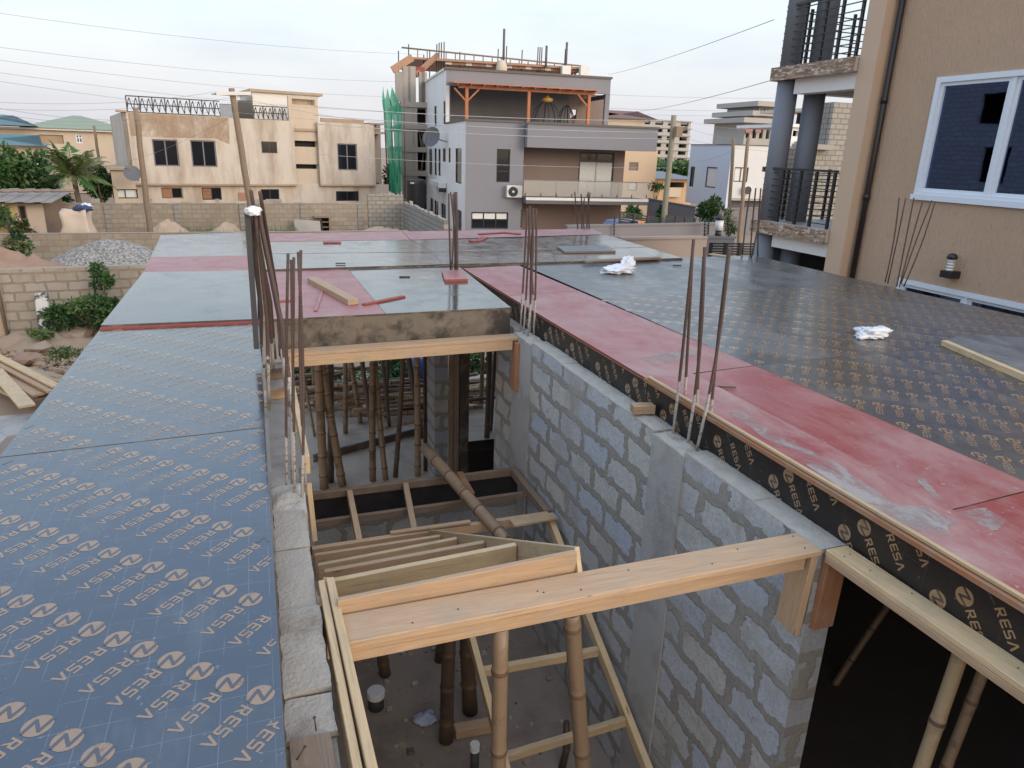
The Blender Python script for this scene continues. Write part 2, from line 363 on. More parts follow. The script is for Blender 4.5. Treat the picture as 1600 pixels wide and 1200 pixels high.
# ------------------------------------------------------------------ mesh builder
class MB:
    def __init__(s): s.v = []; s.f = []; s.mi = []; s.uv = []; s.mats = []; s.sm = []
    def _m(s, m):
        m = M[m] if isinstance(m, str) else m
        if m not in s.mats: s.mats.append(m)
        return s.mats.index(m)
    def face(s, pts, m, uvs=None, smooth=False):
        i = len(s.v); s.v += [Vector(p) for p in pts]; s.f.append(list(range(i, i + len(pts)))); s.mi.append(s._m(m))
        s.uv.append(uvs or [(p[0], p[1]) for p in pts]); s.sm.append(smooth)
    def hexa(s, c, m, mats=None, L=None):
        """8 corners: bottom 0-3 (ccw), top 4-7"""
        i = len(s.v); c = [Vector(p) for p in c]; s.v += c
        q = [(3, 2, 1, 0), (4, 5, 6, 7), (0, 1, 5, 4), (1, 2, 6, 5), (2, 3, 7, 6), (3, 0, 4, 7)]
        a = (c[1] - c[0]); d = (c[3] - c[0]); h = (c[4] - c[0])
        ax = sorted((a, d, h), key=lambda k: -k.length)
        e = [k.normalized() if k.length > 1e-9 else Vector((0, 0, 1)) for k in ax]
        ou, ov = rnd.random() * 30, rnd.random() * 30
        for k, fc in enumerate(q):
            s.f.append([i + j for j in fc]); s.mi.append(s._m(mats[k] if mats else m)); s.sm.append(False)
            s.uv.append([((c[j] - c[0]).dot(e[0]) + ou, (c[j] - c[0]).dot(e[1]) + (c[j] - c[0]).dot(e[2]) + ov) for j in fc])
    def box(s, lo, hi, m, mats=None):
        x0, y0, z0 = lo; x1, y1, z1 = hi
        s.hexa([(x0, y0, z0), (x1, y0, z0), (x1, y1, z0), (x0, y1, z0), (x0, y0, z1), (x1, y0, z1), (x1, y1, z1), (x0, y1, z1)], m, mats)
    def beam(s, p0, p1, w, h, m, up=(0, 0, 1), mats=None, roll=0):
        p0, p1 = Vector(p0), Vector(p1); d = (p1 - p0).normalized(); up = Vector(up)
        sd = d.cross(up)
        if sd.length < 1e-4: sd = d.cross(Vector((0, 1, 0)))
        sd.normalize(); u = sd.cross(d).normalized()
        if roll:
            q = Matrix.Rotation(roll, 3, d); sd = q @ sd; u = q @ u
        a, b = sd * w / 2, u * h / 2
        j_ = min(w, h) * .045                                         # sawn timber is never quite true
        J = lambda: Vector((rnd.uniform(-j_, j_), rnd.uniform(-j_, j_), rnd.uniform(-j_, j_)))
        s.hexa([p + J() for p in (p0 - a - b, p0 + a - b, p1 + a - b, p1 - a - b, p0 - a + b, p0 + a + b, p1 + a + b, p1 - a + b)], m, mats)
    def tube(s, path, rad, m, n=8, cap=True, mfn=None, smooth=True):
        path = [Vector(p) for p in path]; N = len(path)
        if not isinstance(rad, (list, tuple)): rad = [rad] * N
        ou = rnd.random() * 0; base = len(s.v); L = 0; lens = [0]
        for k in range(1, N): L += (path[k] - path[k - 1]).length; lens.append(L)
        ref = None
        for k in range(N):
            t = (path[min(k + 1, N - 1)] - path[max(k - 1, 0)]).normalized()
            if ref is None:
                ref = t.orthogonal().normalized()
            ref = (ref - t * ref.dot(t)).normalized(); bi = t.cross(ref)
            for j in range(n):
                a = 2 * math.pi * j / n
                s.v.append(path[k] + (ref * math.cos(a) + bi * math.sin(a)) * rad[k])
        for k in range(N - 1):
            mm = s._m(mfn(k) if mfn else m)
            for j in range(n):
                j2 = (j + 1) % n
                s.f.append([base + k * n + j, base + k * n + j2, base + (k + 1) * n + j2, base + (k + 1) * n + j])
                s.mi.append(mm); s.sm.append(smooth)
                s.uv.append([(lens[k] + ou, j / n), (lens[k] + ou, (j + 1) / n), (lens[k + 1] + ou, (j + 1) / n), (lens[k + 1] + ou, j / n)])
        if cap:
            for k, rev in ((0, True), (N - 1, False)):
                idx = [base + k * n + j for j in range(n)]
                s.f.append(idx[::-1] if rev else idx); s.mi.append(s._m(m)); s.sm.append(False); s.uv.append([(lens[k], j / n) for j in range(n)])
    def lathe(s, c, prof, m, n=16, mats=None, smooth=True):
        """prof = [(r,z)...] bottom to top around vertical axis at c"""
        base = len(s.v); c = Vector(c)
        for (r, z) in prof:
            for j in range(n):
                a = 2 * math.pi * j / n; s.v.append(c + Vector((r * math.cos(a), r * math.sin(a), z)))
        for k in range(len(prof) - 1):
            mm = s._m(mats[k] if mats else m)
            for j in range(n):
                j2 = (j + 1) % n
                s.f.append([base + k * n + j, base + k * n + j2, base + (k + 1) * n + j2, base + (k + 1) * n + j]); s.mi.append(mm); s.sm.append(smooth)
                s.uv.append([(0, 0)] * 4)
        for k, rev in ((0, True), (len(prof) - 1, False)):
            idx = [base + k * n + j for j in range(n)]
            s.f.append(idx[::-1] if rev else idx); s.mi.append(s._m(mats[0 if rev else -1] if mats else m)); s.sm.append(False); s.uv.append([(0, 0)] * n)
    def wall(s, u0, u1, z0, z1, holes, d0, t, m, back=True, mrev=None):
        """wall panel in local x/z with rectangular openings, front at y=d0, thickness t"""
        holes = [(max(a, u0), min(b, u1), max(c, z0), min(d, z1)) for a, b, c, d in holes]
        us = sorted({u0, u1, *[h[0] for h in holes], *[h[1] for h in holes]})
        zs = sorted({z0, z1, *[h[2] for h in holes], *[h[3] for h in holes]})
        for i in range(len(us) - 1):
            for k in range(len(zs) - 1):
                a, b, c, d = us[i], us[i + 1], zs[k], zs[k + 1]
                if b - a < 1e-5 or d - c < 1e-5: continue
                mu, mz = (a + b) / 2, (c + d) / 2
                if any(h[0] < mu < h[1] and h[2] < mz < h[3] for h in holes): continue
                s.face([(a, d0, c), (b, d0, c), (b, d0, d), (a, d0, d)], m)
                if back: s.face([(b, d0 + t, c), (a, d0 + t, c), (a, d0 + t, d), (b, d0 + t, d)], m)
        def rim(a, b, c, d, inv):
            R = mrev or m
            q = [[(a, d0, c), (a, d0 + t, c), (a, d0 + t, d), (a, d0, d)], [(b, d0, c), (b, d0, d), (b, d0 + t, d), (b, d0 + t, c)],
                 [(a, d0, c), (b, d0, c), (b, d0 + t, c), (a, d0 + t, c)], [(a, d0, d), (a, d0 + t, d), (b, d0 + t, d), (b, d0, d)]]
            for f in q: s.face(f if inv else f[::-1], R if inv else m)
        rim(u0, u1, z0, z1, False)
        for h in holes: rim(*h, True)
    def build(s, name, parent=None, origin=None, bevel=0, loc=None, weld=False):
        me = bpy.data.meshes.new(name)
        o = Vector(origin) if origin is not None else Vector((0, 0, 0))
        me.from_pydata([tuple(p - o) for p in s.v], [], s.f)
        for mt in s.mats: me.materials.append(mt)
        me.polygons.foreach_set('material_index', s.mi); me.polygons.foreach_set('use_smooth', s.sm)
        ul = me.uv_layers.new(name='UVMap'); k = 0; flat = []
        for q in s.uv:
            for a in q: flat += [a[0], a[1]]
        ul.data.foreach_set('uv', flat)
        if bevel:
            bm = bmesh.new(); bm.from_mesh(me)
            bmesh.ops.bevel(bm, geom=list(bm.edges), offset=bevel, segments=1, affect='EDGES', clamp_overlap=True)
            bm.to_mesh(me); bm.free()
        me.update()
        ob = bpy.data.objects.new(name, me); COL.objects.link(ob)
        if parent is not None:
            ob.parent = parent
            ob.location = o if loc is None else loc
        else:
            ob.location = o if loc is None else loc
        return ob
def tag(o, label=None, cat=None, group=None, kind=None):
    if label: o['label'] = label
    if cat: o['category'] = cat
    if group: o['group'] = group
    if kind: o['kind'] = kind
    return o
def thing(name, loc, label, cat, group=None, rz=0):
    o = bpy.data.objects.new(name, None); COL.objects.link(o); o.empty_display_size = .2
    o.location = loc; o.rotation_euler = (0, 0, rz); return tag(o, label, cat, group)
class Sub:
    """world-space builder for a part of a thing whose Empty sits unrotated at loc"""
    pass
def part(mb, name, root, bevel=0):
    """mb holds WORLD coordinates; root is an unrotated thing (or part)"""
    o = Vector((0, 0, 0)); p = root
    while p is not None: o += p.location; p = p.parent
    me_o = mb.build(name, root, origin=o, bevel=bevel, loc=(0, 0, 0))
    return me_o
# ================================================================== FORMWORK DECKS
def glyphs():
    """RESA wordmark, cap height 1, as non-overlapping polygons; plus advance widths"""
    R = [[(0, 0), (.2, 0), (.2, .36), (.2, .55), (.2, .82), (.2, 1), (0, 1)], [(.2, .82), (.62, .82), (.72, 1), (.2, 1)],
         [(.62, .82), (.62, .55), (.80, .42), (.80, .92), (.72, 1)], [(.2, .55), (.2, .36), (.66, .36), (.80, .42), (.62, .55)],
         [(.34, .36), (.70, 0), (.95, 0), (.58, .36)]]
    E = [[(0, .12), (.12, 0), (.2, .18), (.2, .41), (.2, .59), (.2, .82), (.12, 1), (0, .88)], [(.12, 0), (.85, 0), (.85, .18), (.2, .18)],
         [(.2, .41), (.76, .41), (.76, .59), (.2, .59)], [(.2, .82), (.85, .82), (.85, 1), (.12, 1)]]
    S = [[(0, 0), (.72, 0), (.66, .18), (0, .18)], [(.66, .18), (.72, 0), (.85, .12), (.85, .47), (.72, .59), (.66, .41)],
         [(.19, .59), (.13, .41), (.66, .41), (.72, .59)], [(.13, .41), (.19, .59), (.19, .82), (.13, 1), (0, .88), (0, .53)],
         [(.13, 1), (.19, .82), (.85, .82), (.85, 1)]]
    A = [[(0, 0), (.23, 0), (.51, .74), (.51, 1), (.40, 1)], [(.51, .74), (.79, 0), (1.02, 0), (.62, 1), (.51, 1)]]
    return [(R, .95), (E, .85), (S, .85), (A, 1.02)]
GLY = glyphs()
def logo_polys():
    """(list of (material, lift, polygon)) in metres: reading along +x, disc centred on 0"""
    out = []
    Rd = .0375
    out.append(('print', .0006, [(Rd * math.cos(k * math.pi / 10), Rd * math.sin(k * math.pi / 10)) for k in range(20)]))
    zig = [(-.90, .36), (.30, .52), (-.28, -.50), (.92, -.30)]
    for k in range(3):
        p, q = Vector(zig[k]) * Rd, Vector(zig[k + 1]) * Rd
        d = (q - p).normalized(); nn = Vector((-d.y, d.x)) * Rd * .13
        out.append(('print_dark', .0010 + .0001 * k, [tuple(p - nn - d * .003), tuple(q - nn + d * .003), tuple(q + nn + d * .003), tuple(p + nn - d * .003)]))
    x = .049; h = .040; wsc = .036
    for gl, adv in GLY:
        for poly in gl:
            out.append(('print', .0006, [(x + a * wsc, (b - .5) * h) for a, b in poly]))
        x += adv * wsc + .0065
    return out
LOGO = logo_polys()
def cross2(o, a, b): return (a[0] - o[0]) * (b[1] - o[1]) - (a[1] - o[1]) * (b[0] - o[0])
def stamp(mb, poly, to3, tdir, phase, la=.110, lb=.325):
    """stamp the printed mark in its lattice inside the 2-D polygon (ccw), to3(a,b,lift) -> 3-D"""
    t = Vector(tdir).normalized(); up = Vector((-t.y, t.x))
    xs = [p[0] for p in poly]; ys = [p[1] for p in poly]
    c = Vector((sum(xs) / len(xs), sum(ys) / len(ys))); R = max((Vector(p) - c).length for p in poly) + .3
    ph = Vector(phase); na = int(R / la) + 1; nb = int(R / lb) + 1
    ka, kb = round((c - ph).dot(up) / la), round((c - ph).dot(t) / lb)
    def inside(q):
        return all(cross2(poly[k], poly[(k + 1) % len(poly)], q) > .0 for k in range(len(poly)))
    for i in range(ka - na, ka + na + 1):
        for j in range(kb - nb, kb + nb + 1):
            o = ph + up * (i * la) + t * (j * lb)
            if (o - c).length > R: continue
            for mt, lift, pg in LOGO:
                pts = [o + t * a + up * b_ for a, b_ in pg]
                if all(inside(q) for q in pts):
                    mb.face([to3(q.x, q.y, lift) for q in pts], mt)

TDIR = (-.67, -.74); PHASE = (-.175, 1.778)
def sheet(name, quad, z, th, m, edge, label, group, letters=False, shrink=.0015, far_edge='wood_dark'):
    q = [Vector((p[0], p[1], 0)) for p in quad]                      # ccw: near-left, near-right, far-right, far-left
    c = sum(q, Vector()) / 4
    q = [p + (c - p).normalized() * shrink * 1.4 for p in q]
    mb = MB()
    mb.hexa([(p.x, p.y, z - th) for p in q] + [(p.x, p.y, z) for p in q], m, [edge, m, far_edge or edge, edge, far_edge or edge, edge])
    if letters:
        stamp(mb, [(p.x, p.y) for p in q], lambda a, b_, l: (a, b_, z + l), TDIR, PHASE)
    o = mb.build(name, None, origin=(c.x, c.y, z - th))
    return tag(o, label, 'plywood sheet', group)
def G(*pxs, z=DECK): return [tuple(atz(x, y, z).xy) for x, y in pxs]
GS = 'film-faced plywood sheets of the deck'
TH = .018
# left wing
la = lambda y: -1.243 - .004 * (y - 3.6); lb = lambda y: -.046 - .004 * max(0, y - 3.7)
sheet('plywood_sheet', [(la(1.2), .2), (-.030, .2), (-.050, 3.735), (la(3.66), 3.655)], DECK, TH, 'film', 'ply_edge', 'dark logo-printed sheet nearest the viewer on the long wing at left', GS, True)
sheet('plywood_sheet', [(la(3.66), 3.662), (-.050, 3.742), (-.044, 6.172), (la(6.2), 6.20)], DECK, TH, 'film', 'ply_edge', 'dark logo-printed sheet with its far end under the thin red strip', GS, True)
sheet('plywood_sheet', [(-1.25, 6.235), (-.050, 6.215), (-.085, 8.755), (-1.262, 8.80)], DECK + .028, TH, 'film', 'red_edge', 'pale reflecting sheet between the thin red strip and the wide red band', GS)
sheet('plywood_sheet', [(-1.262, 8.805), (-.085, 8.76), (-.10, 9.985), (-1.325, 9.97)], DECK + .024, TH, 'red_film', 'red_edge', 'faded red band of plywood across the left wing', GS)
sheet('plywood_sheet', [(-1.325, 9.975), (-.10, 9.99), (-.206, 12.70), (-1.46, 12.35)], DECK + .024, TH, 'film', 'red_edge', 'pale sheet at the far left corner of the deck', GS)
o = MB(); o.beam((-1.25, 6.208, DECK - .006), (-.044, 6.190, DECK - .006), .05, .04, 'red_edge'); tag(o.build('red_batten', None, origin=(-.65, 6.2, DECK - .03)), 'thin dark red batten across the left wing before the pale sheet', 'batten')
# middle bay over the stair head
f0 = aty; mfl, mfm, mfr = atz(426, 503, DECK), atz(603, 492, DECK), atz(797, 481, DECK)
sheet('plywood_sheet', [(.06, 6.27), (mfm.x, 6.30), (.99, 8.93), (.03, 8.93)], DECK + .006, TH, 'red_film', 'red_edge', 'red sheet with the sawn timber offcut lying on it', GS)
sheet('plywood_sheet', [(mfm.x + .002, 6.30), (2.25, 6.335), (2.40, 8.76), (.99 + .002, 8.93)], DECK + .006, TH, 'film', 'red_edge', 'grey reflecting sheet beside the red one above the stair opening', GS)
mb = MB(); mb.hexa([(.08, 6.275, 2.92), (2.245, 6.335, 2.92), (2.245, 6.355, 2.92), (.08, 6.295, 2.92), (.08, 6.275, DECK - .012), (2.245, 6.335, DECK - .012), (2.245, 6.355, DECK - .012), (.08, 6.295, DECK - .012)], 'stained_board')
tag(mb.build('edge_board', None, origin=(1.2, 6.3, 3.03)), 'cement-stained edge board under the red-edged middle sheets', 'board')
# far platform
FZ = DECK + .03
sp = lambda x, y: tuple(atz(x, y, FZ).xy)
far = [
    ((415, 421), (690, 413), (676, 394), (413, 397), 'film', 'pale far sheet straight behind the red sheet with the offcut', 1),
    ((690, 413), (868, 409), (862, 392), (676, 394), 'film', 'far sheet behind the upright bars on the middle deck', 1),
    ((868, 409), (1066, 403), (1010, 386), (862, 392), 'film', 'far sheet under the pale offcut of plywood at its right corner', 1),
    ((413, 396.5), (675.5, 393.5), (641, 375), (411, 378), 'film', 'pale far sheet along the red back strip, left of the slanting joint', 1),
    ((676, 393.5), (862, 391.5), (830, 371), (641.5, 375), 'film', 'bluish far sheet along the red back strip, right of the slanting joint', 1),
    ((862.5, 391.5), (1010, 385.5), (945, 366.5), (830.5, 371), 'film', 'far sheet at the right back corner beside the tan wall', 1),
    ((411, 377.5), (641, 374.5), (628, 361.5), (410, 365), 'red_film', 'red back strip at the far edge, left half', 0),
    ((641.5, 374.5), (945, 366), (925, 357.5), (628.5, 361.5), 'red_film', 'red back strip at the far edge with the broken laths on it', 0)]
for a, b_, c_, d_, m_, l_, le in far:
    sheet('plywood_sheet', [sp(*a), sp(*b_), sp(*c_), sp(*d_)], FZ, TH, m_, 'red_edge', l_, GS)
mb = MB(); a, b_ = sp(415, 421), sp(1066, 403)
mb.beam((a[0], a[1] - .012, FZ - .055), (b_[0], b_[1] - .012, FZ - .055), .018, .075, 'wood_dark'); tag(mb.build('edge_board', None, origin=(2, 9, FZ - .09)), 'dark edge board along the front of the far platform', 'board')
# right wing, near ends stretched out of view to keep the doorway dark
reds = [((2.435, -1.3), (2.79, -1.3), (2.785, 4.02), (2.428, 3.99), 'red_film_dusty', 'dust-streaked red sheet with a pale cement smear along its edge'),
        ((2.794, -1.3), (3.52, -1.3), (3.43, 2.02), (2.792, 1.97), 'red_film', 'deep red sheet at lower right between the smeared edge sheet and the dark sheets'),
        ((2.792, 1.975), (3.43, 2.025), (3.372, 4.09), (2.789, 4.02), 'red_film', 'deep red sheet behind the near one, ending at the cross joint by the upright bars'),
        ((2.425, 4.0), (3.37, 4.095), (3.33, 7.05), (2.42, 6.9), 'red_film_dusty', 'pinkish red sheet beside the upright bars on the wall top'),
        ((2.42, 6.905), (3.33, 7.055), (3.30, 8.85), (2.43, 8.72), 'red_film_dusty', 'small pink sheet at the far end of the red strip')]
red_sheets = []
for a, b_, c_, d_, m_, l_ in reds:
    o = sheet('plywood_sheet', [a, b_, c_, d_], DECK + (.012 if c_[1] < 4.2 and a[0] < 2.6 else 0), TH, m_, 'red_edge', l_, GS)
    red_sheets.append(o)
zr6 = lambda x, y: (1160 + x * .35, 400 + y * .35)
def smear(o, pts, z):
    pts = [atz(*p, z) for p in pts]; mb = MB(); c = sum(pts, Vector()) / len(pts); n = len(pts); q = []
    for k in range(n):
        for f_ in (0, .25, .5, .75): p = pts[k].lerp(pts[(k + 1) % n], f_); q.append(p + Vector((rnd.uniform(-.012, .012), rnd.uniform(-.02, .02), 0)))
    mb.face([(p.x, p.y, z) for p in q], 'smear'); s_ = mb.build('cement_smear', o, origin=c); s_.location = c - o.location
smear(red_sheets[0], [zr6(-60, 700), zr6(-20, 690), zr6(240, 830), zr6(460, 950), zr6(600, 1050), zr6(760, 1150), zr6(900, 1200), zr6(800, 1230), zr6(640, 1150), zr6(400, 1010), zr6(150, 850)], DECK + .0135)
smear(red_sheets[0], [(1395, 795), (1440, 790), (1500, 812), (1470, 838), (1433, 829)], DECK + .0145)
smear(red_sheets[1], [(1490, 800), (1560, 795), (1575, 812), (1540, 830), (1480, 842)], DECK + .0015)
smear(red_sheets[1], [zr6(790, 1000), zr6(800, 985), zr6(900, 1090), zr6(880, 1110), zr6(830, 1060)], DECK + .0015)
smear(red_sheets[3], [(1000, 560), (1080, 545), (1085, 556), (1020, 574)], DECK + .0015)
xs = lambda y: [3.462 - .030 * (y - 1.15), 4.62, 5.85, 7.3 if y < 8 else 7.35]
ys = [-1.3, 4.10, 6.62, 9.12]
names = [['dark logo-printed sheet at lower right touching the deep red sheet', 'dark logo-printed sheet carrying the timber-edged offcut', 'dark sheet at the picture edge under the neighbour\'s window'],
         ['dark sheet left of the white bag in front of the pinkish red sheet', 'dark sheet with the crumpled white bag on it', 'dark sheet reflecting the tan wall, below the wall lamp'],
         ['grey reflecting sheet under the crumpled pale bag near the far platform', 'grey sheet between the pale bag sheet and the balcony corner', 'dark sheet at the far right corner below the neighbour\'s balcony']]
for j in range(3):
    for i in range(3):
        y0, y1 = ys[j], ys[j + 1]; sk = .045
        x00, x10, x01, x11 = xs(y0)[i], xs(y0)[i + 1], xs(y1)[i], xs(y1)[i + 1]
        fy = lambda y, x: y + sk * (x - 3.4) * (1 if y > 2 else 0)
        sheet('plywood_sheet', [(x00, fy(y0, x00)), (x10, fy(y0, x10)), (x11, fy(y1, x11)), (x01, fy(y1, x01))], DECK, TH, 'film_dusty', 'ply_edge', names[j][i], GS, j < 2)
# printed side boards on the stair side
def sideboard(y0, y1, label):
    mb = MB(); X = 2.42
    mb.box((X, y0, WT - .03), (X + .018, y1, DECK - TH - .002), 'film_side', ['ply_edge', 'ply_edge', 'film_side', 'film_side', 'ply_edge', 'film_side'])
    poly = [(y0, WT - .03), (y1, WT - .03), (y1, DECK - TH - .002), (y0, DECK - TH - .002)]
    # seen from -x, y runs to the left
    stamp(mb, [(-y1, WT - .03), (-y0, WT - .03), (-y0, DECK - TH - .002), (-y1, DECK - TH - .002)], lambda a, b_, l: (X - l, -a, b_), (.62, -.78), (-3.059, DECK - .038), .125, .325)
    tag(mb.build('side_board', None, origin=(X, (y0 + y1) / 2, WT - .03)), label, 'board', 'printed side boards of the right deck')
sideboard(-1.3, 3.98, 'black logo-printed side board nearest, above the lintel plank')
sideboard(3.985, 6.43, 'black logo-printed side board behind the wooden block on the wall')
sideboard(6.435, 8.80, 'black side board farthest back, beyond the stair wall')
mb = MB(); mb.beam((2.405, -1.3, DECK - .004), (2.412, 4.0, DECK - .002), .028, .022, 'wood_red'); mb.beam((2.431, -1.3, DECK + .018), (2.424, 3.98, DECK + .02), .022, .012, 'wood_pale')
tag(mb.build('edge_batten', None, origin=(2.41, 2.5, DECK)), 'split pale batten along the stair edge of the dusty red sheet', 'batten')
# joists below the decks, seen at the wing's open edge
def joist(p0, p1, w, h, label, m='wood_old', grp='joists under the left wing'):
    mb = MB(); mb.beam(p0, p1, w, h, m); tag(mb.build('timber_joist', None, origin=p0), label, 'joist', grp)

# ================================================================== STAIRWELL WALLS
def roughtop(mb, x0, x1, y0, y1, z, m, nx=5, step=.07, amp=.018, seed=1):
    """lumpy mortar bed as a closed skin lying on a wall top"""
    from mathutils import noise as mn
    step = min(step, .022); nx = max(nx, int((x1 - x0) / step)); ny = max(2, int((y1 - y0) / step)); g = {}
    for i in range(nx + 1):
        for j in range(ny + 1):
            ex = min(i, nx - i) / nx; ey = min(j, ny - j) / ny; e = i in (0, nx) or j in (0, ny)
            x, y = x0 + (x1 - x0) * i / nx, y0 + (y1 - y0) * j / ny
            q = Vector((x * 9 + seed * 3.1, y * 9, seed)); h = .5 + .5 * mn.noise(q) + .35 * mn.noise(q * 2.7) + .25 * mn.noise(q * 6)
            k = min(1, ex * 4 + .25) * min(1, ey * 6 + .3)
            w = .006 * mn.noise(Vector((y * 14, x * 3, seed))) + .004 * mn.noise(Vector((y * 45, x * 9, seed)))
            g[i, j] = (x + w * (1 if i in (0, nx) else .4), y + w, z + h * amp * k)
    mi_ = mb._m(m); b0 = len(mb.v)
    for i in range(nx + 1):
        for j in range(ny + 1): mb.v.append(Vector(g[i, j]))
    for i in range(nx):
        for j in range(ny):
            a = b0 + i * (ny + 1) + j; mb.f.append([a, a + ny + 1, a + ny + 2, a + 1]); mb.mi.append(mi_); mb.sm.append(True); mb.uv.append([(0, 0)] * 4)
    for i in range(nx):
        for j, d in ((0, 1), (ny, -1)):
            a, b_ = g[i, j], g[i + 1, j]; q = [(a[0], a[1], z - .02), (b_[0], b_[1], z - .02), b_, a]; mb.face(q if d > 0 else q[::-1], m)
    for j in range(ny):
        for i, d in ((0, -1), (nx, 1)):
            a, b_ = g[i, j], g[i, j + 1]; q = [(a[0], a[1], z - .02), (b_[0], b_[1], z - .02), b_, a]; mb.face(q if d > 0 else q[::-1], m)
XR0, XR1 = 2.268, 2.416
YE = 2.143
rw = thing('block_wall', (2.34, YE, FLOOR), 'tall bluish blockwork wall along the right side of the stair opening', 'wall')
mb = MB()
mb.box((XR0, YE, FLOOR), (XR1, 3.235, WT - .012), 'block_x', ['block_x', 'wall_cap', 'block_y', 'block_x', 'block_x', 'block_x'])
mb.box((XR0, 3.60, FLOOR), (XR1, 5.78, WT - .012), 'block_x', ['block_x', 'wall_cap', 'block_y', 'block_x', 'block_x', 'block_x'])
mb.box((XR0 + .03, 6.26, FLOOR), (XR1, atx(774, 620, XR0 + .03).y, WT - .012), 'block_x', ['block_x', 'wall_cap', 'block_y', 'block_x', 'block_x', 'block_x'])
part(mb, 'blockwork', rw)
mb = MB()
for a, b_, sd in ((YE, 2.62, 3), (2.62, 3.24, 4), (3.6, 4.35, 5), (4.35, 5.1, 6), (5.1, 5.79, 7)):
    roughtop(mb, XR0 + .002, XR1 + .004, a, b_, WT - .008 + rnd.uniform(-.004, .004), 'mortar', amp=.026 if a > 3 else .018, seed=sd)
part(mb, 'mortar_bed', rw)
for (y0, y1, sd) in ((3.237, 3.598, 21), (5.782, 6.258, 22)):
    mb = MB(); mb.box((XR0 - .012, y0, FLOOR), (XR1 + .002, y1, WT - .03), 'concrete')
    roughtop(mb, XR0 - .010, XR1, y0 + .004, y1 - .004, WT - .028, 'mortar', nx=8, step=.014, amp=.045, seed=sd)
    part(mb, 'cast_column', rw)
lw = thing('block_wall', (.03, 1.3, FLOOR), 'concrete block wall between the left deck and the stair opening', 'wall')
mb = MB()
XL0, XL1 = -.040, .104
ycur = 1.74
mb.box((XL0, .8, FLOOR), (XL1, 3.15, WT - .04), 'block_x', ['block_x', 'wall_cap', 'block_y', 'block_x', 'block_x', 'block_x'])
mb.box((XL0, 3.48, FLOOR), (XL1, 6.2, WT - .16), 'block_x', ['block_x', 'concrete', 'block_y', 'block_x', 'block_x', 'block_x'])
part(mb, 'blockwork', lw)
mb = MB()
for k, (a, b_) in enumerate(((1.735, 1.90), (1.915, 2.36), (2.375, 2.80), (2.815, 3.15))):
    roughtop(mb, XL0 + .002, XL1 + rnd.uniform(-.004, .004), a, b_, WT - .012 + (.012 if k == 1 else 0), 'wall_cap', nx=6, step=.05, amp=.010, seed=31 + k)
part(mb, 'top_course', lw)
mb = MB(); mb.box((XL0 - .002, 3.152, FLOOR), (XL1 + .012, 3.478, WT - .03), 'concrete')
roughtop(mb, XL0, XL1 + .01, 3.156, 3.474, WT - .028, 'mortar', nx=8, step=.014, amp=.03, seed=41); part(mb, 'cast_column', lw)
# cross wall below the half landing
mb = MB(); mb.box((XL1 + .002, 6.0, FLOOR), (XR0 - .014, 6.15, 1.43), 'block_y'); lowall = thing('block_wall', (1.2, 6.0, FLOOR), 'low blockwork wall with a bitumen-black top below the landing frame', 'wall')
part(mb, 'blockwork', lowall)
mb = MB(); mb.box((XL1 + .004, 5.985, 1.432), (XR0 - .016, 6.152, LAND - .065), 'bitumen'); part(mb, 'damp_course', lowall)
# pier and dark panel at the back
pc = aty(700, 745, 9.0)
pier = thing('block_pier', (2.35, 8.6, FLOOR), 'block pier with timber boards on its side behind the stair opening', 'pier')
def pxcol(x0, x1, y, Y): return aty(x0, y, Y).x, aty(x1, y, Y).x
a, b_ = pxcol(679, 700, 650, 8.6); mb = MB(); mb.box((a, 8.6, FLOOR), (b_, 9.05, DECK - .05), 'block_tan_side', ['block_y'] * 6); part(mb, 'blockwork', pier)
mb = MB(); a2 = pxcol(700, 716, 650, 8.6); mb.box((a2[0] + .01, 8.57, FLOOR), (sum(a2) / 2 - .004, 8.62, DECK - .06), 'wood_old'); mb.box((sum(a2) / 2 + .004, 8.57, FLOOR), (a2[1], 8.62, DECK - .06), 'wood_old'); part(mb, 'form_board', pier)
mb = MB(); a3 = pxcol(716.5, 732, 650, 8.6); mb.box((a3[0] + .01, 8.58, FLOOR), (a3[1], 9.0, DECK - .06), 'wood_dark'); part(mb, 'dark_board', pier)
dp = [aty(733, 748, 8.2), aty(776, 742, 8.2)]
mb = MB(); mb.beam(((dp[0].x + dp[1].x) / 2, 8.2, .21), ((dp[0].x + dp[1].x) / 2, 8.3, 1.02), dp[1].x - dp[0].x, .02, 'film_side', up=(0, -1, 0)); tag(mb.build('black_panel', None, origin=(dp[0].x, 8.2, .2)), 'black panel standing low beside the end of the stair wall', 'panel')  # panel standing in for a dark area of unknown kind

# ================================================================== TIMBER FORMWORK
def planked(name, loc, label, cat, pieces, group=None):
    t = thing(name, loc, label, cat, group)
    for nm, p0, p1, w, h, m, *rest in pieces:
        mb = MB(); kw = rest[0] if rest else {}
        mb.beam(p0, p1, w, h, m, **kw); part(mb, nm, t, bevel=.0025)
    return t
def nails(root, pts, r=.005, name='nail'):
    for p in pts:
        mb = MB(); mb.lathe(Vector(p), [(.0035, 0), (.0035, .002)], 'nail', n=7); part(mb, 'nail_head', root)
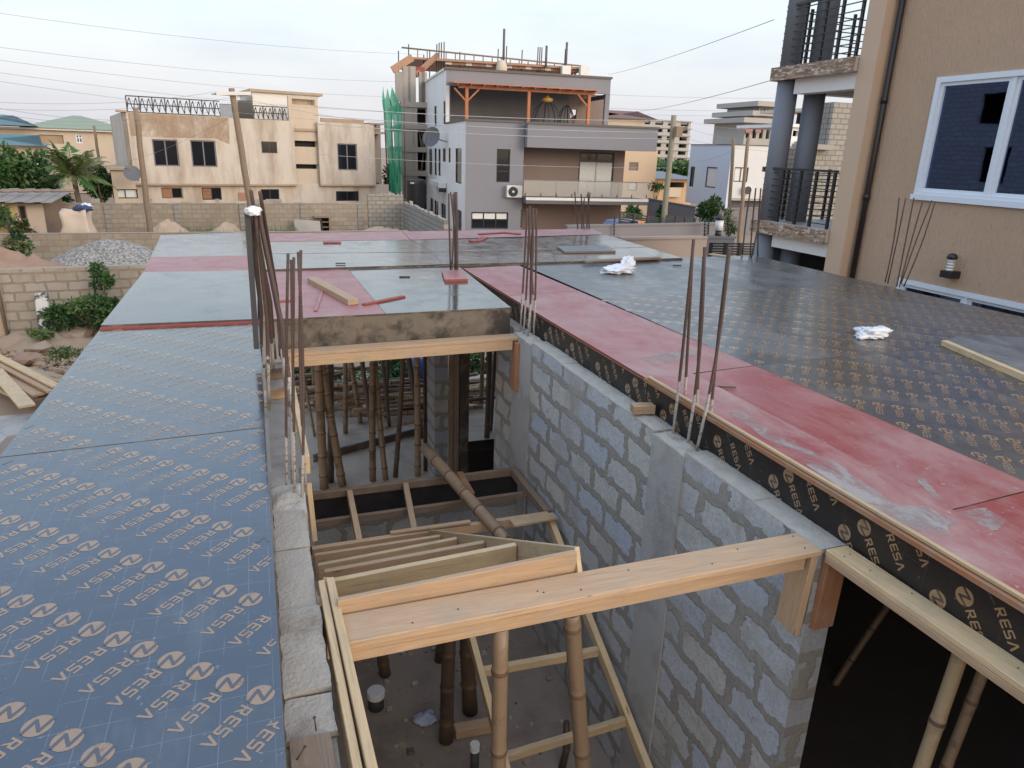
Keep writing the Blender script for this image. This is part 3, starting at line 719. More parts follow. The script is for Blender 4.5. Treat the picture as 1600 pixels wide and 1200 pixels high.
# front beam: sole plank on a second board, with the hanging cleat at the wall
zt = WT
fb = planked('beam_formwork', (.18, 2.1, zt - .1), 'orange-brown beam form spanning the stair opening in front', 'formwork', [
    ('sole_plank', (.168, 2.188, zt - .014), (XR0 - .004, 2.204, zt - .014), .165, .028, 'wood_new'),
    ('bearer', (.172, 2.158, zt - .068), (XR0 - .060, 2.176, zt - .068), .050, .076, 'wood_new'),
    ('cleat', (XR0 - .024, 2.20, zt - .030), (XR0 - .024, 2.22, zt - .47), .036, .135, 'wood_new', dict(up=(0, 1, 0))),
])
nails(fb, [(x, y, zt + .0005) for x, y in ((.6, 2.18), (.93, 2.2), (.95, 2.185), (1.35, 2.23), (1.9, 2.24), (2.2, 2.16), (2.22, 2.26), (1.72, 2.17), (.42, 2.15), (1.1, 2.16))])
# lintel form over the doorway on the right
lf = planked('lintel_formwork', (2.34, 1.0, zt - .1), 'pale lintel plank over the dark doorway at lower right', 'formwork', [
    ('sole_plank', (2.345, 2.125, zt - .013), (2.372, .55, zt - .013), .118, .026, 'wood_pale'),
    ('bearer', (2.300, 2.115, zt - .042), (2.330, .55, zt - .042), .040, .030, 'wood_new'),
    ('cleat', (2.352, 2.122, zt - .03), (2.352, 2.130, zt - .43), .034, .115, 'wood_red', dict(up=(1, 0, 0))),
])
nails(lf, [(2.36, 2.06, zt + .0005), (2.32, 2.05, zt + .0005), (2.345, 1.93, zt + .0005), (2.37, 1.3, zt + .0005), (2.34, 1.25, zt + .0005), (2.38, 1.75, zt + .0005)])
# back beam
bb_ = planked('beam_formwork', (.2, 6.1, 2.9), 'sawn timber beam form below the stained edge board at the back', 'formwork', [
    ('sole_plank', (.13, 6.13, 2.985), (2.262, 6.20, 2.995), .17, .028, 'wood_new'),
    ('bearer', (.16, 6.065, 2.925), (2.20, 6.135, 2.935), .045, .088, 'wood_new'),
    ('cleat', (2.236, 6.12, 2.97), (2.236, 6.13, 2.48), .04, .12, 'wood_red', dict(up=(0, 1, 0))),
])
# upper flight: string, risers
Y0, Z0_, Y1, Z1_ = 2.285, WT + .103, 4.985, LAND + .015
zs_ = lambda y: Z0_ + (y - Y0) / (Y1 - Y0) * (Z1_ - Z0_)
fl = thing('stair_formwork', (.65, 3.5, LAND), 'timber form of the upper flight, cross boards inside a slanting string', 'formwork')
mb = MB(); 
def topboard(pl_, pr_, y, h, th, m_, dy=.01):
    a, b_ = aty(*pl_, y), aty(*pr_, y + dy); mb = MB(); y2 = y + dy
    mb.hexa([(a.x, y, a.z - h), (b_.x, y2, b_.z - h), (b_.x, y2 + th, b_.z - h), (a.x, y + th, a.z - h), (a.x, y, a.z), (b_.x, y2, b_.z), (b_.x, y2 + th, b_.z), (a.x, y + th, a.z)], m_); part(mb, 'riser_board', fl, .002)
topboard((527, 940), (902, 863), Y0, .13, .026, 'wood_new')
mb = MB(); mb.beam((1.15, Y0 + .0, zs_(Y0) - .085), (1.145, Y1 + .03, zs_(Y1) - .085), .022, .165, 'wood_pale'); part(mb, 'string_board', fl, .002)
for (pl_, pr_, yy, mt) in (((519, 909), (808, 852), 2.965, 'wood_pale'), ((507, 894), (758, 848), 3.50, 'wood_new'), ((497, 884), (715, 842), 4.115, 'wood_pale'), ((492, 868), (689, 838), 4.59, 'wood_new')):
    topboard(pl_, pr_, yy, .21, .032, mt, .015)
mb = MB(); mb.beam((.132, 2.30, zs_(2.30) - .22), (.134, 4.98, zs_(4.98) - .22), .022, .13, 'wood_new'); part(mb, 'string_board', fl, .002)
# soffit boards of the flight
mb = MB()
for k in range(4):
    x = .27 + k * .25; mb.beam((x, 2.36, zs_(2.36) - .238), (x, 4.96, zs_(4.96) - .238), .235, .02, 'wood_old')
part(mb, 'soffit_board', fl)
mb = MB(); mb.beam((.118, 2.40, zs_(2.4) - .10), (.155, 2.52, zs_(2.52) + .01), .03, .06, 'wood_new'); part(mb, 'wedge', fl)
# planks along the left wall top
planked('wall_plank', (.15, 1.5, zt - .05), 'pale double plank on edge running towards the viewer along the left wall', 'plank', [
    ('board', (.128, 2.50, zt - .035), (.155, .95, zt - .035), .026, .10, 'wood_pale'),
    ('board', (.160, 2.49, zt - .022), (.195, .95, zt - .022), .032, .10, 'wood_pale'),
])
planked('wall_plank', (.13, 5, zt - .05), 'pale plank on edge along the left wall behind the rusty bars', 'plank', [
    ('board', (.124, 6.18, zt + .0), (.152, 3.70, zt - .03), .03, .11, 'wood_pale'),
    ('cleat', (.150, 3.62, zt - .10), (.158, 3.52, zt - .40), .028, .06, 'wood_pale', dict(up=(0, 1, 0))),
    ('cleat', (.122, 3.78, zt - .09), (.122, 3.72, zt - .50), .022, .07, 'wood_red', dict(up=(0, 1, 0))),
])
for k, (px, py, lb_) in enumerate(((430, 611, 'nearer short timber cleat laid across the left wall'), (426, 581, 'farther short timber cleat laid across the left wall'))):
    p = atz(px, py, WT - .10); mb = MB(); mb.beam((XL0, p.y, WT - .12), (XL1 + .015, p.y + .01, WT - .12), .055, .075, 'wood_old' if k else 'wood_new')
    tag(mb.build('timber_cleat', None, origin=(0, p.y, WT - .15), bevel=.003), lb_, 'timber', 'cleats across the left wall')
# board on the wall top at the very front
mb = MB(); mb.beam((.034, .9, WT - .008), (.028, 1.725, WT - .008), .118, .022, 'wood_old'); o = mb.build('cover_board', None, origin=(.03, 1.3, WT - .02), bevel=.002); tag(o, 'weathered board on the wall top nearest the viewer', 'board')
def nail(px, py, label, z=WT, lean=(.1, -.2)):
    p = atz(px, py, z - .012); mb = MB(); d = Vector((lean[0], lean[1], 1)).normalized(); mb.tube([p, p + d * .045], .0022, 'nail', 6); mb.tube([p + d * .045, p + d * .048], .005, 'nail', 8)
    tag(mb.build('nail', None, origin=p), label, 'nail', 'nails left standing')
nail(494, 1142, 'bent nail where the weathered board meets the block', WT + .02, (-.05, .1))
nail(462, 1190, 'bent nail at the very front of the weathered board', WT + .01, (.8, .3))
# landing frame
ld = thing('landing_frame', (1.2, 5.5, LAND - .08), 'timber frame of the half landing with three joists', 'formwork')
LZ = LAND - .03
for nm, p0, p1, w, h, m_ in (('rail', (.22, 5.99, LZ), (2.235, 5.99, LZ), .05, .07, 'wood_old'), ('rail', (.20, 5.03, LZ), (2.20, 5.05, LZ), .05, .08, 'wood_new'),
                             ('rail', (.26, 5.60, LZ - .075), (2.19, 5.63, LZ - .075), .045, .06, 'wood_old'),
                             ('joist', (.60, 5.955, LZ), (.57, 5.075, LZ), .05, .07, 'wood_new'), ('joist', (1.12, 5.955, LZ), (1.02, 5.075, LZ), .05, .07, 'wood_new'),
                             ('joist', (2.205, 5.955, LZ), (2.205, 5.09, LZ), .06, .08, 'wood_old'), ('joist', (.215, 5.955, LZ - .005), (.205, 5.065, LZ - .005), .05, .07, 'wood_old')):
    mb = MB(); mb.beam(p0, p1, w, h, m_); part(mb, nm, ld, .002)
mb = MB(); a, b_ = atz(800, 818, LAND + .03), atz(868, 806, LAND + .03); mb.beam(a, b_, .10, .022, 'wood_pale'); tag(mb.build('short_board', None, origin=a, bevel=.002), 'short pale board nailed at the corner of the landing frame', 'board')
mb = MB(); a, b_ = atz(610, 833, LAND + .02), atz(735, 815, LAND + .04); mb.beam(a, b_, .045, .02, 'wood_new'); tag(mb.build('short_board', None, origin=a, bevel=.002), 'narrow orange lath on the landing rail behind the stair form', 'board')
mb = MB(); a, b_ = atz(718, 738, LAND + .02), atz(737, 772, LAND - .01); mb.beam(a, b_, .06, .02, 'wood_red'); tag(mb.build('short_board', None, origin=a, bevel=.002), 'reddish splinter of board beside the leaning bamboo', 'board')
# lower flight: ladder-like frame
lz = lambda y: LAND - .06 + (y - 4.93) * .478
lad = thing('stair_ladder_frame', (1.75, 2.5, FLOOR), 'ladder-like pale timber frame of the lower flight on the ground', 'formwork')
for nm, p0, p1, w, h, m_ in (('string', (1.25, 4.55, lz(4.55)), (1.25, 2.05, lz(2.05)), .045, .075, 'wood_pale'), ('string', (2.19, 4.98, lz(4.98)), (2.19, 2.05, lz(2.05)), .05, .085, 'wood_pale'),
                             ('rung', (1.275, 3.93, lz(3.93)), (2.163, 3.90, lz(3.9)), .045, .06, 'wood_pale'), ('rung', (1.275, 3.40, lz(3.4)), (2.163, 3.43, lz(3.43)), .045, .06, 'wood_pale'),
                             ('rung', (1.275, 2.8, lz(2.8)), (2.163, 2.83, lz(2.83)), .045, .06, 'wood_pale'), ('rung', (1.275, 4.45, lz(4.45)), (2.163, 4.45, lz(4.45)), .045, .06, 'wood_old')):
    mb = MB(); mb.beam(p0, p1, w, h, m_); part(mb, nm, lad, .002)

# ================================================================== BAMBOO
def bamboo(p0, p1, rad, label, m='bamboo', group='bamboo props', seed=None, seg=.30, bow=.02, name='bamboo_prop', taper=.85, cat='bamboo prop'):
    rr = random.Random(seed if seed is not None else sum(ord(c) * (i + 1) for i, c in enumerate(label)) % 9999)
    p0, p1 = Vector(p0), Vector(p1); L = (p1 - p0).length; d = (p1 - p0).normalized(); sd = d.orthogonal().normalized(); s2 = d.cross(sd)
    bx, by = rr.uniform(-bow, bow), rr.uniform(-bow, bow)
    path, rads, mats = [], [], []
    ts = [0]; x = rr.uniform(.4, 1) * seg
    nodes = []
    while x < L - .04:
        nodes.append(x); x += seg * rr.uniform(.85, 1.2)
    prof = [(0, 1)]
    for nd in nodes:
        prof += [(nd - .035, .97), (nd - .010, 1.06), (nd - .004, 1.10), (nd + .004, 1.10), (nd + .011, 1.03), (nd + .04, .97)]
    prof.append((L, 1))
    prof.sort()
    kinks = {}
    for t, k in prof:
        q = t / L; w = math.sin(q * math.pi)
        jit = .006
        path.append(p0 + d * t + sd * (bx * w) + s2 * (by * w)); rads.append(rad * k * (1 + (taper - 1) * q))
    def mf(k):
        tm = (prof[k][0] + prof[k + 1][0]) / 2
        return 'node_ring' if any(abs(tm - nd) < .008 for nd in nodes) else m
    mb = MB(); mb.tube(path, rads, m, 12, True, mf)
    o = mb.build(name, None, origin=p0); return tag(o, label, cat, group)
def prop(bx, by, tx, ty, bottom_z, top_z, rpx, label, m='bamboo', **kw):
    """foot seen at (bx,by); head seen near (tx,ty) at top_z"""
    p0 = atz(bx, by, bottom_z)
    if top_z < 2.5: top_z = min(2.75, Z0_ + (p0.y - Y0) / (Y1 - Y0) * (Z1_ - Z0_) - .27) if p0.y < 4.98 else LAND - .08
    p1 = atz(tx, ty, top_z) if kw.pop('exact', False) else aty(tx, ty, p0.y)
    if abs(p1.z - top_z) > 1e-3:
        k = (top_z - p0.z) / (p1.z - p0.z); p1 = p0 + (p1 - p0) * k
    dist = (p0 - CAM).length; bamboo(p0, p1, rpx / 2 / F * dist * 1.1, label, m, **kw)
# big front props carrying the beam form
def frontprop(tx, ty, bx, by, Yt, wpx, label, m='bamboo', top=WT - .107, zb=FLOOR):
    p1 = aty(tx, ty, Yt); p1.z = top
    # foot: along the seen direction, in the plane y = const slightly forward
    q = aty(bx, by, Yt); k = (zb - p1.z) / (q.z - p1.z); p0 = p1 + (q - p1) * k; p0.z = zb
    dist = (p1 - CAM).length; bamboo(p0, p1, wpx / 2 / F * dist * .96, label, m, seg=.36, taper=1.0, bow=.01)
frontprop(893, 955, 912, 1195, 2.17, 27, 'thick bamboo prop with a frayed dark top under the front beam')
frontprop(782, 978, 776, 1195, 2.17, 26, 'bamboo prop under the middle of the front beam')
prop(697, 1157, 703, 1005, FLOOR, 2.05, 18, 'dark bamboo prop standing left of the small capped pipe', 'bamboo_dark')
prop(735, 1112, 733, 1000, FLOOR, 2.2, 20, 'blackish bamboo prop behind the ladder frame', 'bamboo_dark')
prop(602, 1054, 596, 1015, FLOOR, 2.3, 15, 'bamboo prop under the stair form near the big capped pipe', 'bamboo_dark')
prop(686, 1032, 690, 1005, FLOOR, 2.3, 13, 'thin dark bamboo prop beneath the stair form', 'bamboo_dark')
a = atz(878, 1200, FLOOR); bamboo((a.x, a.y, FLOOR), (a.x + .02, a.y + .02, .62), .03, 'stub of dark bamboo beneath the ladder frame', 'bamboo_dark')
# doorway props at right
p1 = aty(1505, 1020, 1.62); p1.z = WT - .06; q = aty(1440, 1195, 1.62); d = (q - p1); p0 = p1 + d * ((FLOOR - p1.z) / d.z)
bamboo(p0, p1, .031, 'pale thick bamboo prop under the lintel plank at lower right', 'bamboo_pale', seg=.34, taper=1.0, bow=.012)
p1 = aty(1545, 1062, 1.75); p1.z = WT - .06; q = aty(1478, 1195, 1.75); d = (q - p1); p0 = p1 + d * ((FLOOR - p1.z) / d.z)
bamboo(p0, p1, .026, 'brown bamboo prop close behind the pale one at lower right', 'bamboo', seg=.34, taper=1.0, bow=.012)
bamboo(aty(1285, 1100, 3.9), aty(1395, 935, 3.9), .034, 'bamboo brace slanting in the dark doorway', 'bamboo')
# leaning bamboo over the landing
a, b_ = aty(664, 700, 6.35), atz(792, 846, LAND + .03)
bamboo(a, b_, .056, 'stout bamboo lying aslant across the landing frame', 'bamboo', seg=.30, taper=.95, bow=.03, name='leaning_bamboo')
# the thicket of props below the middle bay
HZ = 2.95
zz = lambda x, y: (420 + x * .25625, 540 + y * .25625)
items = [((280, 552), (212, 95), 16, 'bamboo', 'thin bamboo prop first from the left behind the pale wall plank'),
         ((283, 372), (272, 95), 22, 'bamboo', 'short-looking far bamboo prop beside the heap of bamboo'),
         ((338, 868), (310, 95), 48, 'bamboo', 'thick brown bamboo prop of the left-hand pair'),
         ((450, 850), (352, 250), 44, 'bamboo', 'slanting bamboo prop crossing the thick one of the left-hand pair'),
         ((378, 830), (374, 95), 36, 'bamboo_dark', 'dark bamboo prop behind the left-hand pair'),
         ((468, 532), (466, 80), 26, 'bamboo', 'upright bamboo prop standing alone left of the middle'),
         ((558, 470), (510, 80), 26, 'bamboo', 'leaning bamboo prop right of the lone upright one'),
         ((636, 560), (585, 75), 26, 'bamboo_dark', 'dark leaning bamboo prop left of the jointed pair'),
         ((634, 822), (645, 70), 36, 'bamboo', 'light brown jointed bamboo prop in the middle of the opening'),
         ((712, 815), (668, 200), 32, 'bamboo', 'spliced bamboo prop just right of the light brown one'),
         ((712, 440), (716, 70), 18, 'bamboo_dark', 'slim dark bamboo prop of the close pair right of the middle'),
         ((736, 492), (684, 70), 20, 'bamboo_dark', 'slanting slim bamboo prop of the close pair right of the middle'),
         ((772, 800), (812, 60), 28, 'bamboo_dark', 'nearly black bamboo prop leaning right'),
         ((908, 790), (900, 350), 36, 'bamboo', 'brown bamboo prop where the leaning stout one starts'),
         ((935, 560), (850, 60), 32, 'bamboo_dark', 'dark bamboo prop slanting behind the brown one'),
         ((958, 760), (955, 60), 28, 'bamboo_dark', 'dark upright bamboo prop next to the block pier'),
         ((984, 293), (986, 150), 22, 'bamboo_dark', 'far bamboo prop at the left edge of the block pier'),
         ((490, 355), (490, 200), 16, 'bamboo', 'farthest thin bamboo prop before the bamboo heap'),
         ((1294, 382), (1300, 40), 24, 'bamboo', 'bamboo prop left of the forked one by the stair wall'),
         ((1330, 560), (1328, 40), 32, 'bamboo_dark', 'dark bamboo prop of the forked pair by the stair wall'),
         ((1352, 520), (1372, 60), 22, 'bamboo_dark', 'thin bent bamboo prop leaning on the forked pair'),
         ((1355, 285), (1358, 150), 20, 'bamboo', 'far bamboo prop behind the forked pair')]
for (b0, t0, w, m_, l_) in items:
    bx, by = zz(*b0); tx, ty = zz(*t0)
    prop(bx, by, tx, ty, FLOOR, 3.22, w * .25625, l_, m_, group='bamboo props below the middle deck', bow=.04)

# ================================================================== REBAR
def bars(label, specs, r=.0085, m='rebar', extra=None):
    """specs: list of (base point, top point)"""
    c = sum((Vector(s[0]) for s in specs), Vector()) / len(specs); c.z = min(s[0][2] for s in specs)
    t = thing('rebar_cluster', c, label, 'rebar', 'starter bars of the columns')
    for s in specs:
        pts = [Vector(p) for p in s]
        mb = MB(); path = []
        for k in range(len(pts) - 1):
            for q in range(6): path.append(pts[k].lerp(pts[k + 1], q / 6))
        path.append(pts[-1])
        if len(pts) == 2:
            w = Vector((rnd.uniform(-.02, .02), rnd.uniform(-.02, .02), 0))
            path = [p + w * math.sin(math.pi * k / (len(path) - 1)) for k, p in enumerate(path)]
        mb.tube(path, r, m, 7); part(mb, 'rebar', t)
    return t
def bar(bx, by, tx, ty, z=WT - .06, dy=0, mid=None):
    b0 = atz(bx, by, WT); b0.z = z; t0 = aty(tx, ty, b0.y + dy)
    return (b0, t0)
bars('six rusty bars with cement-whitened feet on the right wall', [bar(1052, 676, 1084, 374), bar(1068, 665, 1082, 395), bar(1074, 692, 1101, 386), bar(1090, 683, 1100, 400), bar(1088, 700, 1140, 388), bar(1107, 694, 1138, 395)], .0095)
bars('six starter bars at the far end of the stair wall', [bar(813, 514, 824, 326), bar(818, 520, 828, 322), bar(824, 526, 833, 325), bar(829, 519, 833, 335), bar(834, 524, 838, 326), bar(838, 512, 826, 330)], .0095)
def bent(bx, by, tx, ty, yb):
    b0 = atz(bx, by, WT - .05); b0.z = WT - .1; return (b0, aty(tx, ty, b0.y))
bars('five brown bars above the left wall in front of the red sheet', [bent(447, 765, 450, 396, 0), bent(460, 780, 455, 406, 0), bent(455, 745, 459, 402, 0), bent(470, 785, 466, 394, 0), bent(478, 760, 470, 391, 0)], .0072)
tops = [(392, 322), (398, 324), (403, 324), (395, 330), (406, 300), (392, 298), (388, 330), (401, 322), (396, 326), (404, 328)]
feet = [(408, 600), (420, 640), (462, 676), (430, 560), (440, 560), (428, 590), (405, 545), (448, 620), (418, 560), (454, 650)]
bl = []
for k, ((tx, ty), (bx, by)) in enumerate(zip(tops, feet)):
    b0 = atz(bx, by, WT - .16); t0 = aty(tx, ty, 5.0 + .02 * k); mid = b0.lerp(t0, .45) + Vector((.03, 0, 0)); bl.append((b0, mid, t0))
bars('leaning bundle of bars capped with a white bag above the left wall', bl, .013)
mb = MB(); a, b_ = aty(401, 545, 5.02), aty(386, 327, 5.02); mb.beam(a, b_, .036, .02, 'pvc_grey', up=(0, 1, 0)); tag(mb.build('grey_lath', None, origin=a), 'grey flat lath tied to the leaning bar bundle', 'lath')
def blob(name, c, size, m, label, cat, seed=1, n=14, squash=.6, group=None, amp=.35):
    rr = random.Random(seed); bm = bmesh.new(); bmesh.ops.create_icosphere(bm, subdivisions=4, radius=1)
    from mathutils import noise as mn
    off = Vector((rr.uniform(0, 50), rr.uniform(0, 50), rr.uniform(0, 50)))
    for v in bm.verts:
        p = v.co.normalized(); k = 1 + amp * mn.noise(p * 1.6 + off) + amp * .7 * mn.noise(p * 4 + off) + amp * .35 * mn.noise(p * 9 + off)
        v.co = Vector((p.x * size[0] * k, p.y * size[1] * k, max(p.z, -.45) * size[2] * k))
    zmin = min(v.co.z for v in bm.verts)
    for v in bm.verts: v.co.z -= zmin
    me = bpy.data.meshes.new(name); bm.to_mesh(me); bm.free(); me.materials.append(M[m])
    for p in me.polygons: p.use_smooth = True
    o = bpy.data.objects.new(name, me); COL.objects.link(o); o.location = c; return tag(o, label, cat, group)
p = aty(396, 330, 5.0); p.z -= .03
blob('plastic_bag', p, (.046, .042, .04), 'plastic_bag', 'white plastic bag knotted over the top of the bar bundle', 'plastic bag', 5)
def dbar(px, py, tx, ty, Yk=None):
    b0 = atz(px, py, DECK); return (b0, aty(tx, ty, b0.y))
bars('four thin bars rising from the dark joint by the small red board', [dbar(704, 420, 701, 302), dbar(711, 424, 704, 300), dbar(706, 416, 708, 303), dbar(714, 422, 712, 304)], .011, 'rebar_clean')
bars('two close bars beside the thin bars on the middle deck', [dbar(711, 419, 710, 300), dbar(714.5, 425, 713, 300)], .013, 'rebar_clean')
bars('thin bars on the far platform in front of the glass balcony', [dbar(903, 359, 898, 300), dbar(909, 358, 908, 303), dbar(913, 361, 913, 310), dbar(917, 359, 922, 301), dbar(921, 360, 919, 300)], .013, 'rebar_clean')
bars('four bars at the deck corner in front of the round balcony columns', [dbar(1160, 398, 1173, 294), dbar(1172, 399, 1181, 294), dbar(1184, 400, 1189, 294), dbar(1174, 402, 1196, 295)], .012, 'rebar_clean')
bars('six splayed bars at the right deck edge before the tan wall', [dbar(1383, 441, 1405, 309), dbar(1387, 443, 1415, 310), dbar(1401, 448, 1428, 309), dbar(1405, 449, 1442, 313), dbar(1408, 443, 1456, 313), dbar(1412, 448, 1461, 315)], .008, 'rebar_clean')

# ================================================================== THINGS LYING ON THE DECK
def lay(px0, px1, w, h, m, name, label, cat, z=DECK + .006, group=None, bev=.003):
    a, b_ = atz(*px0, z + h / 2), atz(*px1, z + h / 2); mb = MB(); mb.beam(a, b_, w, h, m); return tag(mb.build(name, None, origin=((a.x + b_.x) / 2, (a.y + b_.y) / 2, z), bevel=bev), label, cat, group)
lay((488, 437), (552, 472), .11, .055, 'wood_new', 'timber_offcut', 'thick sawn timber offcut on the red sheet', 'timber')
lay((568, 476), (631, 463), .05, .016, 'red_edge', 'red_lath', 'red lath across the joint of the red and grey sheets', 'lath')
lay((493, 486), (504, 454), .03, .012, 'red_film', 'red_lath', 'narrow red lath lying beside the sawn offcut', 'lath')
lay((437, 471), (456, 470), .05, .012, 'red_edge', 'red_lath', 'short red lath by the brown bars', 'lath')
mb = MB(); c = [atz(690, 427, DECK), atz(724, 426, DECK), atz(731, 441, DECK), atz(695, 442, DECK)]; z = DECK + .008
mb.hexa([(p.x, p.y, z) for p in (c[3], c[2], c[1], c[0])] + [(p.x, p.y, z + .03) for p in (c[3], c[2], c[1], c[0])], 'red_film', ['red_edge', 'red_film', 'red_edge', 'red_edge', 'red_edge', 'red_edge']); tag(mb.build('red_board', None, origin=c[3]), 'small square red board at the foot of the thin bars', 'board')
lay((505, 379), (533, 379), .12, .02, 'red_edge', 'red_lath', 'red offcut lying alone on the far pale sheet', 'offcut', FZ)
lay((735, 377), (750, 376), .12, .02, 'red_edge', 'red_lath', 'first arm of the small red angle-shaped offcut', 'offcut', FZ)
lay((748, 376), (757, 371), .12, .02, 'red_edge', 'red_lath', 'second arm of the small red angle-shaped offcut', 'offcut', FZ)
lay((749, 366), (786, 363.5), .10, .02, 'red_edge', 'red_lath', 'long red lath at the far edge', 'offcut', FZ)
lay((786, 363), (812, 366), .10, .02, 'red_edge', 'red_lath', 'short red lath touching the long one at the far edge', 'offcut', FZ)
lay((912, 408.5), (1030, 403), .10, .03, 'wood_old', 'grey_lath', 'long grey lath along the edge between far and right decks', 'lath', FZ)
mb = MB(); c = [atz(882, 396, FZ), atz(962, 395, FZ), atz(948, 386.5, FZ), atz(870, 387.5, FZ)]
mb.hexa([(p.x, p.y, FZ + .004) for p in c] + [(p.x, p.y, FZ + .03) for p in c], 'grey_film', ['wood_old', 'grey_film', 'wood_old', 'wood_old', 'wood_old', 'wood_old']); tag(mb.build('plywood_offcut', None, origin=c[0]), 'pale grey plywood offcut on the far platform', 'plywood offcut')
lay((1110, 397), (1138, 401), .12, .02, 'wood_pale', 'timber_offcut', 'pale short offcut at the corner of the right deck', 'timber', DECK)
p = atz(964, 426, DECK); p.z = DECK; blob('plastic_bag', p, (.22, .16, .055), 'plastic_bag', 'flattened pale bag on the grey sheet near the far platform', 'plastic bag', 9, amp=.5)
p = atz(975, 424, DECK); p.z = DECK; blob('plastic_bag', p + Vector((.06, .02, .02)), (.09, .07, .10), 'plastic_bag', 'upright crumpled tip of the pale bag near the far platform', 'plastic bag', 19, amp=.5)
p = atz(1361, 527, DECK); p.z = DECK; blob('plastic_bag', p, (.15, .10, .055), 'plastic_bag', 'crumpled white bag on the dark printed sheets', 'plastic bag', 12, amp=.55)
# timber-edged offcut at right
c = [atz(1474, 540, DECK), atz(1640, 612, DECK), atz(1650, 535, DECK), atz(1500, 528, DECK)]
mb = MB(); zc = DECK + .034; mb.hexa([(p.x, p.y, zc - .012) for p in c] + [(p.x, p.y, zc) for p in c], 'grey_film', ['wood_old', 'grey_film'] + ['ply_edge'] * 4)
oc = thing('plywood_offcut', (c[0].x, c[0].y, DECK), 'grey plywood offcut on the dark sheets at the right picture edge', 'plywood offcut'); part(mb, 'panel', oc)
mb = MB(); a, b_ = Vector((c[0].x, c[0].y, DECK + .024)), Vector((c[1].x, c[1].y, DECK + .024)); mb.beam(a, b_, .05, .046, 'wood_pale'); part(mb, 'edge_timber', oc, .002)
mb = MB(); a = atz(1140, 609, DECK); a.z = DECK + .012 ; b_ = atz(1118, 586, DECK); mb.tube([(a.x - .08, a.y + .06, DECK + .009), (a.x + .05, a.y, DECK + .012)], .007, 'rebar_clean', 6)
tag(mb.build('steel_offcut', None, origin=a), 'short steel rod on the pinkish red sheet', 'rod')
for px, py, l_, zz_ in ((532, 413, 'dark nail-like rod on the far pale sheet', FZ), (632, 434, 'dark rod on the grey sheet above the opening', DECK), (1057, 416, 'dark rod on the grey sheet before the tan wall', DECK)):
    a = atz(px, py, zz_); mb = MB(); mb.tube([(a.x - .06, a.y, zz_ + .014), (a.x + .06, a.y - .02, zz_ + .014)], .008, 'nail', 6); tag(mb.build('steel_offcut', None, origin=a), l_, 'rod')
# block of wood on the wall
a = atz(1000, 646, WT); mb = MB(); mb.beam((a.x - .07, a.y - .01, WT + .045), (a.x + .075, a.y - .04, WT + .045), .08, .06, 'wood_new'); tag(mb.build('wood_block', None, origin=(a.x, a.y, WT), bevel=.003), 'small wooden block on top of the stair wall', 'wood block')

# ================================================================== STAIRWELL FLOOR
mb = MB(); mb.face([(-1.3, -1.5, FLOOR), (7.4, -1.5, FLOOR), (7.4, 7.2, FLOOR), (-1.3, 7.2, FLOOR)], 'floor')
for s_ in (((-1.3, -1.5), (7.4, -1.5)), ((7.4, -1.5), (7.4, 7.2)), ((-1.3, 7.2), (-1.3, -1.5))):
    (a, b_), (c_, d_) = s_; mb.face([(a, b_, -.05), (c_, d_, -.05), (c_, d_, FLOOR), (a, b_, FLOOR)], 'floor')
tag(mb.build('floor', None), kind='structure')
mb = MB(); mb.box((-1.4, 7.2, -.05), (9.0, 13.6, FLOOR - .02), 'floor_out'); tag(mb.build('sandy_floor', None, origin=(2, 10, 0)), kind='structure')
mb = MB(); mb.face([(2.45, -1.3, FLOOR + .004), (6.95, -1.3, FLOOR + .004), (6.95, 7.19, FLOOR + .004), (2.45, 7.19, FLOOR + .004)], 'room_shade'); tag(mb.build('room_shade_sheet', None, origin=(4.5, 3, FLOOR)), kind='structure')  # dark sheet added so the room behind the doorway stays black
for (px, py, r_, h_, l_) in ((588, 1105, .066, .15, 'wide dark pipe stub with a flat white cap on the stair floor'), (741, 1215, .033, .30, 'slim black pipe stub with a small white cap')):
    p = atz(px, py, FLOOR); t = thing('pipe_stub', (p.x, p.y, FLOOR), l_, 'pipe')
    mb = MB(); mb.lathe(p, [(r_, 0), (r_, h_)], 'pvc_grey', 20); part(mb, 'pipe', t)
    mb = MB(); mb.lathe(p + Vector((0, 0, h_ + .001)), [(r_ * 1.12, -.035), (r_ * 1.12, .018), (r_ * 1.05, .024)], 'cap_white', 24, smooth=False); part(mb, 'cap', t)
p = atz(664, 1124, FLOOR); p.z = FLOOR; blob('water_sachet', p, (.10, .075, .022), 'sachet', 'crumpled clear water sachet with blue print on the floor', 'sachet', 3, amp=.3)
p = atz(733, 1145, FLOOR); mb = MB(); mb.beam((p.x - .12, p.y, FLOOR + .05), (p.x + .28, p.y - .03, FLOOR + .05), .09, .09, 'wood_new'); tag(mb.build('timber_offcut', None, origin=p, bevel=.003), 'short squared timber lying behind the slim capped pipe', 'timber')
mb = MB(); rr = random.Random(5)
for k in range(420):
    x, y = rr.uniform(.2, 2.2), rr.uniform(1.9, 5.9); s_ = rr.choice([.004, .006, .008, .010, .014, .022]) * rr.uniform(.7, 1.2); mb.hexa([(x + s_ * a * rr.uniform(.7, 1.3), y + s_ * b__ * rr.uniform(.7, 1.3), FLOOR + (s_ * .8 if z else -.002)) for z in (0, 1) for a, b__ in ((-1, -1), (1, -1), (1, 1), (-1, 1))], rr.choice(['rubble', 'rubble', 'wall_cap', 'wood_old', 'wood_dark', 'red_earth', 'sand']))
tag(mb.build('debris', None), kind='stuff')
